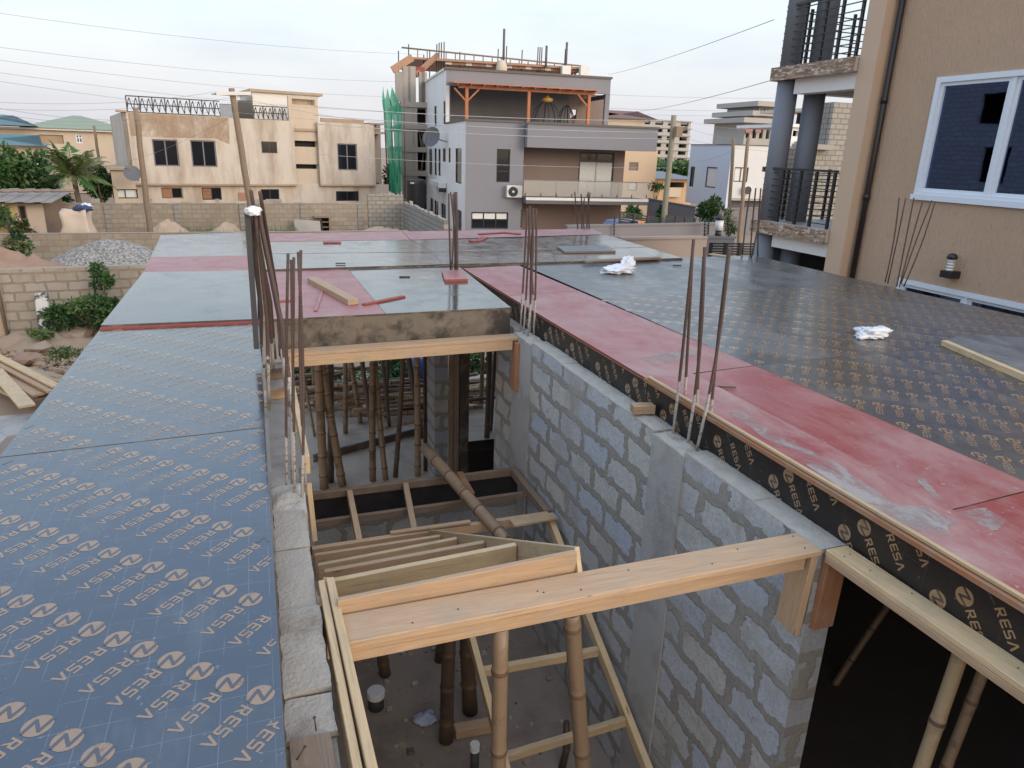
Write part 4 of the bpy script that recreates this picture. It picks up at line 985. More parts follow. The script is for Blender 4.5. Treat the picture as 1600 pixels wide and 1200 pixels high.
mb = MB(); a, b_ = atz(490, 722, FLOOR - .02), atz(680, 672, FLOOR - .02); mb.beam(a + Vector((0, 0, .06)), b_ + Vector((0, 0, .06)), .03, .12, 'wood_dark'); tag(mb.build('floor_board', None, origin=a), 'dark board standing on edge across the sandy floor', 'board')
# enclosing walls of the unlit rooms under the right deck
ew = thing('block_wall', (7.0, 4, FLOOR), 'far blockwork wall in the dark room under the right deck', 'wall')
mb = MB(); mb.box((7.0, -1.4, FLOOR), (7.15, 9.0, DECK - .03), 'block_x'); part(mb, 'blockwork', ew)
ew = thing('block_wall', (4.7, -1.4, FLOOR), 'unseen wall added to keep daylight out of the room under the right deck', 'wall')
mb = MB(); mb.box((XR1 + .1, -1.52, FLOOR), (6.998, -1.38, DECK - .03), 'block_y'); part(mb, 'blockwork', ew)  # out-of-view wall put in to stop light leaking into the doorway
ew = thing('block_wall', (4.7, 8.4, FLOOR), 'cross wall closing the dark room behind the lintel plank', 'wall')
mb = MB(); mb.box((3.15, 8.5, FLOOR), (6.998, 8.65, DECK - .03), 'block_y'); part(mb, 'blockwork', ew)
# ================================================================== BACKGROUND BUILDINGS
class Fac:
    """a thing whose front lies on a vertical plane through pixel (px,py) at depth Y, turned by yaw degrees"""
    def __init__(s, name, px, py, Y, yaw, label, cat, group=None, z=0):
        p = aty(px, py, Y); s.o = Vector((p.x, p.y, z)); s.a = math.radians(yaw)
        s.root = thing(name, s.o, label, cat, group, s.a)
        s.ex = Vector((math.cos(s.a), math.sin(s.a), 0)); s.ey = Vector((-math.sin(s.a), math.cos(s.a), 0))
    def uv(s, px, py, d=0):
        r_ = ray(px, py); k = ((s.o + s.ey * d - CAM).dot(s.ey)) / r_.dot(s.ey); p = CAM + r_ * k - s.o
        return p.dot(s.ex), p.z
    def dz(s, px, py, u=0):
        r_ = ray(px, py); k = ((s.o + s.ex * u - CAM).dot(s.ex)) / r_.dot(s.ex); p = CAM + r_ * k - s.o
        return p.dot(s.ey), p.z
    def rect(s, a, b, d=0):
        p, q = s.uv(*a, d), s.uv(*b, d)
        return (min(p[0], q[0]), max(p[0], q[0]), min(p[1], q[1]), max(p[1], q[1]))
    def drect(s, a, b, u=0):
        p, q = s.dz(*a, u), s.dz(*b, u)
        return (min(p[0], q[0]), max(p[0], q[0]), min(p[1], q[1]), max(p[1], q[1]))
    def world(s, u, d, z): return s.o + s.ex * u + s.ey * d + Vector((0, 0, z))
def sidewall(mb, u, d0, d1, z0, z1, holes, t, m, right=False, mrev=None):
    """wall panel on plane x=u facing -x (or +x)"""
    T = MB()
    if right: T.wall(0, d1 - d0, z0, z1, [(a - d0, b - d0, c, d) for a, b, c, d in holes], 0, t, m, True, mrev)
    else: T.wall(0, d1 - d0, z0, z1, [(d1 - b, d1 - a, c, d) for a, b, c, d in holes], 0, t, m, True, mrev)
    for f, mi in zip(T.f, T.mi):
        pts = [T.v[i] for i in f]
        pts = [(u - p.y, d0 + p.x, p.z) for p in pts] if right else [(u + p.y, d1 - p.x, p.z) for p in pts]
        mb.face(pts, T.mats[mi])
def window(root, u0, u1, z0, z1, d, frame='black_metal', glass_='dark_glass', mull=1, fw=.05, hor=(), side=None, name='window', extra=None):
    """side None: on plane y=d; 'L': on plane x=d facing -x"""
    def bx(mb, a, b, c, e, y0, y1, m):
        if side == 'L': mb.box((d + y0, a, c), (d + y1, b, e), m)
        else: mb.box((a, d + y0, c), (b, d + y1, e), m)
    mb = MB()
    bx(mb, u0, u0 + fw, z0, z1, -.02, .07, frame); bx(mb, u1 - fw, u1, z0, z1, -.02, .07, frame)
    bx(mb, u0 + fw, u1 - fw, z0, z0 + fw, -.02, .07, frame); bx(mb, u0 + fw, u1 - fw, z1 - fw, z1, -.02, .07, frame)
    for k in range(mull):
        x = u0 + (u1 - u0) * (k + 1) / (mull + 1); bx(mb, x - fw / 2, x + fw / 2, z0 + fw, z1 - fw, -.01, .06, frame)
    for h in hor:
        z = z0 + (z1 - z0) * h; bx(mb, u0 + fw, u1 - fw, z - fw / 2, z + fw / 2, -.005, .055, frame)
    w = mb.build(name, root)
    mb = MB(); bx(mb, u0 + fw * .5, u1 - fw * .5, z0 + fw * .5, z1 - fw * .5, .022, .034, glass_); mb.build('pane', w)
    return w

# ---- stained beige two-storey building
zB = lambda x, y: (200 + x * .2625, 100 + y * .2625)
B = Fac('apartment_building', 213, 300, 46, 12, 'stained beige two-storey building with a black roof railing', 'building')
def R_(a, b, d=0, f=B): return f.rect(zB(*a), zB(*b), d)
w1, w2, w3, w4 = R_((140, 447), (310, 610)), R_((368, 452), (534, 614)), R_((792, 460), (890, 532)), R_((1244, 472), (1368, 634))
g = [R_((195, 735), (328, 800), .25), R_((437, 735), (560, 808), .25), R_((790, 745), (903, 812), .25), R_((1237, 757), (1375, 815), .25)]
uA0 = B.uv(*zB(-10, 500))[0]; uA1 = B.uv(*zB(1000, 600))[0]; uB0 = B.uv(*zB(1141, 600))[0]; uB1 = B.uv(*zB(1472, 600))[0]; uE = B.uv(*zB(1508, 600), 1.5)[0]
zl = B.uv(*zB(600, 714))[1]; ztop = B.uv(*zB(60, 290))[1]; ztB = B.uv(*zB(1300, 352))[1]; ztA2 = B.uv(*zB(800, 330))[1]
DP = 11
mb = MB(); uM = B.uv(*zB(612, 400))[0]
def sh(z, e=.02): return z
mb.wall(uA0, uM, zl, ztop, [w1, w2], 0, .22, 'orange_stain' if 0 else 'beige'); part_b = mb.build('upper_wall', B.root)
mb = MB(); mb.wall(uM + .002, uA1, zl, ztA2, [w3], .004, .22, 'beige'); mb.build('upper_wall', B.root)
mb = MB(); mb.wall(uB0, uB1, zl, ztB, [w4], 0, .22, 'beige'); mb.build('upper_wall', B.root)
# ochre-washed patch of the parapet, its own coat of render
a, b_ = B.uv(*zB(80, 300)), B.uv(*zB(605, 455)); mb = MB()
pp = [(uA0 + .3, ztop - .03), (uA0 + .3, w1[3] + .15), (w1[0] - .1, w1[3] + .1), (w1[0] + 1, w1[3] + .12), (w2[0], w2[3] + .1), (w2[1], w2[3] + .14), (uM - .12, w2[3] - .18), (uM - .1, w2[3] + .3), (uM - .05, ztop - .02)]
mb.face([(x, -.006, z) for x, z in pp][::1], 'ochre'); mb.build('ochre_coat', B.root)
mb = MB()                                                    # ground floor, set back, with its sides and roof deck
mb.wall(uA0 + .2, uE, 0, zl + .002, g, .25, .22, 'beige')
sidewall(mb, uA0, 0, DP, zl + .004, ztop, [], .2, 'beige'); sidewall(mb, uA0 + .2, .47, DP, 0, zl, [], .2, 'beige')
sidewall(mb, uB1 + .002, .2, 1.5, zl + .002, ztB, [], .2, 'beige', True); mb.wall(uB1 - .2, uE, zl + .02, ztB + .05, [], 1.5, .2, 'beige'); sidewall(mb, uE, 1.502, DP, 0, ztB + .04, [], .2, 'beige', True)
mb.box((uA0 + .2, .23, ztA2 - .55), (uE - .2, DP, ztA2 - .40), 'beige_dark'); mb.wall(uA0, uE, 0, ztB, [], DP, .2, 'beige')
mb.build('lower_wall', B.root)
mb = MB(); mb.box((uA0 - .02, -.04, zl - .10), (uA1 + .02, .26, zl - .002), 'beige_dark'); mb.box((uB0 - .02, -.04, zl - .10), (uB1 + .02, .26, zl - .002), 'beige_dark'); mb.build('ledge', B.root)
# recessed stair bay with two dark slots
tu0, tu1 = B.uv(*zB(957, 300), .35)[0], B.uv(*zB(1132, 300), .35)[0]; tz = B.uv(*zB(1000, 192), .35)[1]
s1, s2, s3 = R_((985, 455), (1125, 495), .35), R_((995, 595), (1135, 625), .35), R_((975, 205), (1112, 248), .35)
mb = MB(); mb.wall(tu0, tu1, 0, tz, [s1, s2, s3], .35, .2, 'cream'); sidewall(mb, tu1 - .2 + .2, .552, 3.2, zl, tz, [], .2, 'offwhite', True); mb.build('stair_bay', B.root)
mb = MB(); 
for s_, m_ in ((s1, 'void'), (s2, 'void'), (s3, 'orange_stain')):
    mb = MB(); mb.face([(s_[0] - .05, .75, s_[2] - .05), (s_[1] + .05, .75, s_[2] - .05), (s_[1] + .05, .75, s_[3] + .05), (s_[0] - .05, .75, s_[3] + .05)], m_); mb.build('slot_back', B.root)
for w in (w1, w2, w4): window(B.root, *w, .08, mull=1, fw=.07, frame='wall_grey')
window(B.root, *w3, .08, mull=1, fw=.05, frame='pipe_black')
for k, q in enumerate(g): window(B.root, *q, .34, mull=1, fw=.05, frame='pipe_black' if k else 'wood_old')
for k in (0, 1):                                             # louvred left halves
    q = g[k]; mb = MB()
    for i in range(7): z = q[2] + .1 + (q[3] - q[2] - .2) * i / 6; mb.box((q[0] + .05, .30, z - .03), ((q[0] + q[1]) / 2 - .03, .335, z + .03), 'wood_red')
    mb.build('louvre', B.root)
q = R_((655, 765), (705, 812), .22); mb = MB(); mb.box((q[0], .20, q[2]), (q[1], .248, q[3]), 'form_orange'); mb.build('hatch', B.root)
mb = MB(); q = R_((1150, 320), (1405, 350), .8); mb.box((q[0], .8, ztB - .3), (q[1], 1.0, q[3]), 'beige_dark'); mb.build('parapet', B.root)
mb = MB(); q = R_((1441, 343), (1502, 352)); mb.box((q[0], -.06, ztB + .002), (q[1] + .3, 1.9, ztB + .10), 'beige_dark'); mb.build('coping', B.root)
mb = MB(); q = B.rect(zB(-40, 285), zB(-10, 292)); mb.box((uA0 - .25, -.12, ztop + .002), (uA0 + .25, .6, ztop + .10), 'beige_dark'); mb.build('coping', B.root)
# roof room
q = R_((738, 165), (1140, 340), 3.2); mb = MB(); mb.wall(q[0], q[1], ztA2 - .4, q[3], [], 3.2, .2, 'offwhite'); sidewall(mb, q[0] - .002, 3.402, 7, ztA2 - .4, q[3], [], .2, 'offwhite'); sidewall(mb, q[1] + .002, 3.402, 7, ztA2 - .4, q[3], [], .2, 'offwhite', True); mb.build('roof_room', B.root)
mb = MB(); mb.box((q[0] - .15, 3.0, q[3] + .002), (q[1] + .25, 7.2, q[3] + .16), 'beige_dark'); mb.build('roof_slab', B.root)
q2 = R_((530, 168), (738, 186), 3.0); mb = MB(); mb.box((q2[0], 2.6, q2[2]), (q[0] - .16, 5.2, q2[3]), 'offwhite'); mb.box((q2[0] + 1.0, 2.9, ztA2 - .4), (q2[0] + 1.2, 3.1, q2[2] - .002), 'offwhite'); mb.build('canopy', B.root)
def railing(root, u0, u1, z0, z1, d, m='black_metal', n=24, orn=True, rails=3, name='railing'):
    mb = MB(); h = z1 - z0; T_ = .03 if d < 1 and orn else .014
    for k in range(rails): mb.box((u0, d - T_, z0 + h * k / (rails - 1) - T_), (u1, d + T_, z0 + h * k / (rails - 1) + T_), m)
    for k in range(n + 1):
        x = u0 + (u1 - u0) * k / n
        if not orn or k % 4 == 0: mb.box((x - T_, d - T_, z0), (x + T_, d + T_, z1), m)
        if orn and k < n:
            x2 = u0 + (u1 - u0) * (k + 1) / n; mb.tube([(x, d, z0 + (h * .9 if k % 2 else .05)), ((x + x2) / 2, d, z0 + h * (.35 if k % 2 else .65)), (x2, d, z0 + (.05 if k % 2 else h * .9))], .024, m, 5)
    return mb.build(name, root)
q = R_((65, 240), (553, 300)); railing(B.root, uA0 + .3, q[1], ztop + .03, ztop + .85, .12, n=30)
q = R_((553, 265), (650, 318)); railing(B.root, q[0], q[1], ztA2, ztA2 + .75, .3, n=16, orn=False, rails=2)
q = R_((748, 272), (953, 328)); railing(B.root, q[0], q[1], ztA2, ztA2 + .75, .12, n=14)
q = R_((652, 215), (745, 322), 2.6); mb = MB()
for k in range(7): x = q[0] + (q[1] - q[0]) * (k + .5) / 7; mb.box((x - .07, 2.58, ztA2 - .35), (x + .07, 2.62, q[3]), 'black_metal')
mb.build('screen_bars', B.root)
# plain annex left of it
zL = lambda x, y: (x * .25, y * .25)
AN = Fac('annex', 175, 290, 44, 10, 'low beige annex left of the stained building', 'building')
q = AN.rect(zL(690, 1062), zL(880, 1400)); q = (q[0], q[1], 0, q[3]); h_ = AN.rect((165 + 8, 295), (215, 310))
mb = MB(); oh = AN.rect(zL(700, 1182), zL(865, 1240)); mb.wall(q[0], q[1], 0, q[3], [oh], 0, .2, 'cream'); sidewall(mb, q[0] - .002, .002, 4, 0, q[3], [], .2, 'cream'); mb.wall(q[0], q[1], 0, q[3], [], 4, .2, 'cream'); mb.build('wall', AN.root)
mb = MB(); mb.box((q[0] - .2, -.2, q[3] + .002), (q[1] + .1, 4.2, q[3] + .12), 'beige_dark'); mb.build('roof', AN.root); window(AN.root, *oh, .1, mull=1, fw=.05, frame='pipe_black', glass_='curtain')
def satdish(c, r_, aim, label, mast):
    t = thing('satellite_dish', c, label, 'satellite dish'); aim = Vector(aim).normalized(); s1 = aim.orthogonal().normalized(); s2 = aim.cross(s1); c = Vector(c)
    mb = MB(); N = 18; rings = [(0, 0), (.35, .03), (.7, .10), (1, .20)]; P_ = []
    for rr_, dd in rings: P_.append([c + (s1 * math.cos(2 * math.pi * k / N) + s2 * math.sin(2 * math.pi * k / N)) * (rr_ * r_ + .001) + aim * dd * r_ for k in range(N)])
    for off in (0, -.02):
        for a in range(3):
            for k in range(N):
                f_ = [P_[a][k], P_[a + 1][k], P_[a + 1][(k + 1) % N], P_[a][(k + 1) % N]]; f_ = [p + aim * off for p in f_]; mb.face(f_ if off else f_[::-1], 'dish', smooth=True)
    part(mb, 'reflector', t); mb = MB(); mb.tube([c + aim * -.02, Vector(mast)], .03, 'dish', 6); mb.tube([c - s2 * r_ * .9 + aim * .15 * r_, c + aim * r_ * .9], .015, 'dish', 5); part(mb, 'arm', t)
p = aty(*zL(825, 1085), 42.6); satdish(p, .42, (.3, -1, .5), 'grey satellite dish on the annex of the stained building', p + Vector((.1, 1.2, -.4)))

# ---- green-roofed buildings at far left
GR = Fac('apartment_building', 75, 200, 72, 12, 'long beige block with a pale green hipped roof at far left', 'building')
q = GR.rect(zL(-200, 800), zL(830, 1000)); zt_ = GR.uv(*zL(400, 805))[1]; zr = GR.uv(*zL(450, 722), 5)[1]
hl = [GR.rect(zL(150, 843), zL(208, 882)), GR.rect(zL(470, 838), zL(520, 895)), GR.rect(zL(488, 955), zL(535, 1030)), GR.rect(zL(788, 890), zL(826, 980)), GR.rect(zL(240, 840), zL(402, 900))]
mb = MB(); mb.wall(q[0], q[1], 0, zt_, hl, 0, .25, 'cream'); sidewall(mb, q[1] + .002, .1, 9, 0, zt_, [], .2, 'cream', True); mb.wall(q[0], q[1], 0, zt_, [], 9, .2, 'cream'); mb.build('wall', GR.root)
for h_ in hl[:4]: window(GR.root, *h_, .1, frame='white_frame', mull=1, fw=.09, hor=(.6,))
mb = MB(); h_ = hl[4]; mb.box((h_[0], .2, h_[2]), (h_[1], .24, h_[3]), 'beige_dark'); mb.build('shaded_recess', GR.root)
def hip(mb, u0, u1, d0, d1, z0, z1, m, ins=4, th=.12):
    dm = (d0 + d1) / 2; a = [(u0, d0, z0), (u1, d0, z0), (u1, d1, z0), (u0, d1, z0)]; r0, r1 = (u0 + ins, dm, z1), (u1 - ins, dm, z1)
    mb.face([a[0], a[1], r1, r0], m); mb.face([a[1], a[2], r1], m); mb.face([a[2], a[3], r0, r1], m); mb.face([a[3], a[0], r0], m); mb.face(a[::-1], 'offwhite')
mb = MB(); hip(mb, GR.uv(*zL(120, 800))[0], q[1] + .6, -.7, 9.6, zt_ + .02, zr, 'roof_green'); mb.build('roof', GR.root)
mb = MB(); hip(mb, q[0] - 2, GR.uv(*zL(235, 795), -2)[0], -2, 10, zt_ + .12, GR.uv(*zL(20, 715), 2)[1], 'roof_teal', 5); mb.build('roof', GR.root)
mb = MB(); u_ = GR.uv(*zL(720, 900))[0]; mb.box((u_ - .05, -.12, zt_ * .45), (u_ + .05, -.02, zt_ - .05), 'cream'); mb.box((GR.uv(*zL(0, 0))[0] * 0 + q[0], -.5, zt_ - .14), (q[1] + .5, -.02, zt_), 'offwhite'); mb.build('eaves', GR.root)
TL = Fac('bungalow', 30, 240, 58, 8, 'low house with a dark teal roof at the left edge', 'house')
q = TL.rect(zL(-300, 905), zL(255, 1100)); mb = MB(); zt_ = TL.uv(*zL(100, 908))[1]; mb.wall(q[0], q[1], 0, zt_, [], 0, .2, 'cream'); sidewall(mb, q[1] + .002, .1, 8, 0, zt_, [], .2, 'cream', True); mb.build('wall', TL.root)
mb = MB(); hip(mb, q[0] - .5, q[1] + .5, -.8, 9, zt_ + .02, TL.uv(*zL(60, 838), 4)[1], 'roof_teal', 5); mb.build('roof', TL.root)

# ---- grey three-storey house
zG = lambda x, y: (580 + x * .3, 30 + y * .3)
H = Fac('modern_house', 727, 300, 38, -5.5, 'grey and white three-storey house with a glass balcony', 'house')
ub0 = H.uv(*zG(795, 700))[0]; z1f = H.uv(*zG(600, 533))[1]
hw1, hw2 = H.rect(zG(655, 675), zG(720, 850)), H.rect(zG(522, 1004), zG(712, 1092))
dT = H.dz(*zG(390, 545))[0]; dB = H.dz(*zG(283, 590))[0]
zTop = H.uv(*zG(390, 252), dT)[1]
uR = H.uv(*zG(1250, 300), dT)[0]; uRb = H.uv(*zG(1318, 760), 1.4)[0]
mb = MB(); mb.wall(0, ub0, 0, z1f, [hw1, hw2], 0, .25, 'house_grey'); sidewall(mb, ub0 + .002, .26, 1.4, 0, z1f - .5, [], .2, 'house_grey', True); mb.build('front_wall', H.root)
sd = [H.drect(zG(438, 672), zG(470, 860)), H.drect(zG(402, 670), zG(413, 750)), H.drect(zG(372, 672), zG(388, 745)), H.drect(zG(348, 675), zG(362, 818)), H.drect(zG(328, 672), zG(342, 815)), H.drect(zG(300, 675), zG(318, 812)),
      H.drect(zG(441, 985), zG(470, 1150)), H.drect(zG(364, 955), zG(388, 1110)), H.drect(zG(328, 940), zG(350, 1080)), H.drect(zG(306, 928), zG(324, 1060)), H.drect(zG(376, 428), zG(386, 548)), H.drect(zG(328, 455), zG(341, 556))]
mb = MB(); sidewall(mb, -.003, .02, dT, 0, z1f, [s for s in sd if s[1] < dT], .2, 'house_white'); 
sidewall(mb, -.003, dT + .002, dB, 0, zTop - .05, [s for s in sd if s[0] > dT], .2, 'house_white'); mb.build('side_wall', H.root)
for s_ in sd: window(H.root, s_[0], s_[1], s_[2], s_[3], .06, mull=0, fw=.05, side='L')
window(H.root, *hw1, .08, mull=0, fw=.06, hor=(.33, .5)); window(H.root, *hw2, .08, mull=2, fw=.07, hor=(.55,))
q = H.rect(zG(528, 1010), zG(706, 1048)); mb = MB(); mb.box((q[0], .088, q[2]), (q[1], .096, q[3]), 'curtain'); mb.build('blind', H.root)
# recessed first floor and ground floor under the balcony
sdoor = H.rect(zG(1085, 690), zG(1252, 932), 1.4); zbal = H.uv(*zG(1000, 955), -.3)[1]
mb = MB(); mb.wall(ub0 + .01, uRb, 0, z1f - .45, [sdoor], 1.4, .2, 'house_brown'); sidewall(mb, uRb + .002, 1.402, dB, 0, z1f - .45, [], .2, 'house_dark', True); mb.build('recessed_wall', H.root)
wn = window(H.root, *sdoor, 1.46, mull=1, fw=.10, hor=(.80,), name='sliding_door')
q = sdoor; mb = MB()
for k in range(34):
    x = q[0] + .12 + (q[1] - q[0] - .24) * k / 33; mb.tube([(x, 1.475, q[2] + .1), (x, 1.475, q[2] + (q[3] - q[2]) * .78)], .035, 'curtain', 5)
mb.build('curtain', H.root)
q = H.rect(zG(795, 535), zG(1485, 690), -.55); mb = MB(); mb.box((ub0 + .02, -.55, q[2]), (q[1], 1.39, q[3] - .08), 'house_grey'); mb.build('upper_band', H.root)
mb = MB(); mb.box((ub0 - .1, -.62, q[3] - .078), (q[1] + .06, -.30, q[3] + .03), 'house_trim'); mb.box((-.06, -.06, z1f + .002), (ub0 - .11, .3, z1f + .10), 'house_trim'); mb.box((-.065, .31, z1f + .002), (.24, dT - .01, z1f + .10), 'house_trim'); mb.box((0, .31, z1f - .30), (q[1] - .4, dB, z1f - .22), 'stone_tile'); mb.build('coping', H.root)
# balcony
q = H.rect(zG(795, 930), zG(1440, 970), -.9); mb = MB(); mb.box((ub0 - .02, -.9, q[2]), (q[1], 1.39, q[3]), 'house_dark'); mb.box((ub0 - .03, -.92, q[3] - .12), (q[1] + .01, -.86, q[3] + .03), 'offwhite'); mb.build('balcony_slab', H.root)
q = H.rect(zG(795, 838), zG(1440, 932), -.85)
def clearglass():
    t = NT('balustrade_glass'); t.base((.55, .53, .48)); t.rough(.05); t.b.inputs['Alpha'].default_value = .38; return t.m
M['balu'] = clearglass()
mb = MB(); n = 4
for k in range(n): x0, x1 = q[0] + (q[1] - q[0]) * k / n + .01, q[0] + (q[1] - q[0]) * (k + 1) / n - .01; mb.box((x0, -.85, q[2]), (x1, -.835, q[3]), 'balu')
bal = mb.build('balustrade', H.root); mb = MB(); mb.box((q[0], -.86, q[3]), (q[1], -.825, q[3] + .035), 'wall_grey')
for k in range(9): x = q[0] + .1 + (q[1] - q[0] - .2) * k / 8; mb.box((x - .02, -.87, q[2] - .02), (x + .02, -.852, q[2] + .16), 'black_metal')
mb.build('handrail', bal)
# top storey: band on a frame, terrace behind
zb0 = H.uv(*zG(400, 345), dT)[1]; zb1 = H.uv(*zG(1230, 395), dT)[1]
mb = MB(); mb.box((0, dT, zb0), (uR, dT + .3, zTop - .1), 'house_grey'); mb.box((0, dT + .302, zb0 + .2), (uR, dB, zTop - .4), 'house_grey'); mb.build('roof_band', H.root)
mb = MB(); mb.box((-.08, dT - .08, zTop - .098), (uR + .08, dT + .38, zTop + .03), 'house_trim'); mb.box((-.08, dT + .382, zTop - .098), (.25, dB + .1, zTop + .03), 'offwhite'); mb.build('coping', H.root)
mb = MB(); uc = H.uv(*zG(1030, 400), dT + 2.2)[0]; uc2 = H.uv(*zG(1225, 400), dT + 3.5)[0]; mb.wall(.2, uc, z1f - .2, zb0 + .19, [], dT + 2.2, .2, 'house_dark'); sidewall(mb, uc + .002, dT + 2.41, dT + 3.5, z1f - .2, zb0 + .19, [], .15, 'house_brown', True); mb.wall(uc, uc2, z1f - .2, zb0 + .19, [H.rect(zG(1040, 470), zG(1068, 520), dT + 3.5)], dT + 3.5, .2, 'house_brown'); mb.build('terrace_wall', H.root)
mb = MB(); mb.box((uR - .28, dT + .02, z1f - .2), (uR + .02, dT + .28, zb0 - .002), 'house_grey'); mb.box((.003, dT + .02, z1f - .2), (.25, dT + .28, zb0 - .002), 'house_grey'); mb.box((uR - .2, dT + .3, zb0 - .25), (uR, dB, zb0 - .002), 'house_dark'); mb.build('corner_column', H.root)
# pergola on the terrace
PG = thing('pergola', H.world(H.uv(*zG(500, 520), dT - 1.2)[0], dT - 1.2, z1f - .2), 'orange-brown timber pergola on the roof terrace of the grey house', 'pergola', None, H.a)
def pgl(u, d, z): return (u - PGu, d - (dT - 1.2), z - (z1f - .2))
PGu = H.uv(*zG(500, 520), dT - 1.2)[0]
pu = [H.uv(*zG(x, 450), dT - 1.2)[0] for x in (497, 820, 1132)]; pz = H.uv(*zG(800, 366), dT - 1.2)[1]
for x in pu: mb = MB(); mb.beam(pgl(x, dT - 1.2, z1f - .2), pgl(x, dT - 1.2, pz - .1), .18, .18, 'pergola', up=(0, 1, 0)); mb.build('post', PG)
mb = MB(); mb.beam(pgl(pu[0] - .5, dT - 1.2, pz), pgl(pu[2] + .35, dT - 1.2, pz - .02), .14, .22, 'pergola'); mb.build('beam', PG)
for a, s_ in ((pu[0], -1), (pu[0], 1), (pu[2], -1)): mb = MB(); mb.beam(pgl(a, dT - 1.2, pz - .85), pgl(a + s_ * (.75 if s_ > 0 or a > 1 else .3), dT - 1.2, pz - .12), .09, .12, 'pergola', up=(0, 1, 0)); mb.build('brace', PG)
mb = MB(); mb.hexa([pgl(x, d, z) for (x, d, z) in ((pu[0] - .9, dT - 1.75, pz + .12), (pu[2] + .5, dT - 1.75, pz + .10), (pu[2] + .5, dT - .1, pz + .24), (pu[0] - .9, dT - .1, pz + .24), (pu[0] - .9, dT - 1.75, pz + .17), (pu[2] + .5, dT - 1.75, pz + .15), (pu[2] + .5, dT - .1, pz + .30), (pu[0] - .9, dT - .1, pz + .30))], 'pergola'); mb.build('roof', PG)
for k in range(12): x = pu[0] - .6 + (pu[2] - pu[0] + .9) * k / 11; mb = MB(); mb.beam(pgl(x, dT - 1.7, pz + .075), pgl(x, dT - .12, pz + .17), .05, .09, 'pergola'); mb.build('rafter', PG)
# wire cage ornaments on the terrace
for (a, b_, c_, n_, l_) in ((830, 995, 425, 4, 'larger black wire dome with a gold knob on the roof terrace'), (968, 1062, 450, 3, 'smaller black wire dome beside the larger one on the roof terrace')):
    u0, zt_ = H.uv(*zG(a, 520), dT - .8); u1, zz2 = H.uv(*zG(b_, 520), dT - .8); ztp = H.uv(*zG((a + b_) / 2, c_), dT - .8)[1]; cx = (u0 + u1) / 2; w = (u1 - u0) / 2; z0 = z1f - .2
    dm = thing('wire_dome', H.world(cx, dT - .8, z0), l_, 'garden ornament', None, H.a)
    for k in range(n_):
        an = math.pi * k / n_; mb = MB(); mb.tube([(w * math.cos(t) * math.cos(an), min(.6, w) * math.cos(t) * math.sin(an), (ztp - z0) * math.sin(t)) for t in [math.pi * i / 14 for i in range(15)]], .035, 'black_metal', 6); mb.build('hoop', dm)
    if n_ == 4: mb = MB(); mb.lathe((0, 0, ztp - z0 - .1), [(.1, 0), (.32, .05), (.36, .22), (.15, .3), (.05, .42)], 'gold', 10); mb.build('knob', dm)
# its air conditioner, dish, tank
q = H.rect(zG(708, 866), zG(786, 930), -.35)
ac = thing('air_conditioner', H.world(q[0], -.36, q[2]), 'white air conditioner unit on the grey front of the house', 'air conditioner', None, H.a); w_, h_ = q[1] - q[0], q[3] - q[2]
mb = MB(); mb.box((0, 0, 0), (w_, .34, h_), 'ac_white'); mb.build('casing', ac, bevel=.02)
mb = MB(); mb.lathe((0, 0, 0), [(h_ * .42, 0), (h_ * .42, .02), (h_ * .36, .03)], 'black_metal', 20); o = mb.build('fan_grille', ac); o.rotation_euler = (math.pi / 2, 0, 0); o.location = (w_ * .40, -.003, h_ * .5)
mb = MB(); mb.lathe((0, 0, 0), [(h_ * .1, 0), (h_ * .1, .02)], 'ac_white', 12); o2 = mb.build('hub', o); o2.location = (0, 0, .032)
p = aty(*zG(318, 615), 38 + (H.dz(*zG(318, 640))[0]) * .98); pr = H.dz(*zG(345, 640), -.6); pw = H.world(-.9, pr[0], pr[1])
pd = H.dz(*zG(318, 615), -.9); pc_ = H.world(-.9, pd[0], pd[1]); satdish(pc_, .60, (-.85, -.8, .35), 'grey satellite dish on the white side wall of the grey house', H.world(-.02, pd[0] - .3, pd[1] - .25))
d_ = H.drect(zG(303, 833), zG(352, 880), -.5); ac2 = thing('air_conditioner', H.world(-.5, d_[0], d_[2]), 'air conditioner bracketed to the white side wall of the grey house', 'air conditioner', None, H.a)
mb = MB(); mb.box((0, 0, 0), (.46, d_[1] - d_[0], d_[3] - d_[2]), 'ac_white'); mb.build('casing', ac2, bevel=.02); mb = MB(); mb.box((.02, .05, -.25), (.49, .12, -.003), 'black_metal'); mb.build('bracket', ac2)
tk = aty(*zG(238, 985), 45.5); r_ = (aty(*zG(290, 900), 45.5).x - aty(*zG(186, 900), 45.5).x) / 2; zt_ = aty(*zG(238, 826), 45.5).z
tank = thing('water_tank', (tk.x, 45.5, 0), 'black plastic water tank in front of the green net', 'water tank'); mb = MB(); hT = zt_ - 2.0
prof = [(r_ * .98, .5)] + [(r_ * (1 if k % 2 else .965), .5 + (hT * .8 + 1.5) * (k + 1) / 12) for k in range(12)] + [(r_ * .9, 2 + hT * .86), (r_ * .45, 2 + hT * .95), (r_ * .28, 2 + hT * .96), (r_ * .27, 2 + hT)]
mb.lathe((tk.x, 45.5, 0), prof, 'tank', 24); part(mb, 'barrel', tank); mb = MB(); mb.box((tk.x - r_, 45.5 - r_, 0), (tk.x + r_, 45.5 + r_, .49), 'raw_concrete'); part(mb, 'stand', tank)
mb = MB(); mb.box((tk.x - r_ * .8, 45.5 - r_ * 1.03, 2 + hT * .62), (tk.x - r_ * .45, 45.5 - r_ * .78, 2 + hT * .72), 'cap_white'); part(mb, 'label_patch', tank)

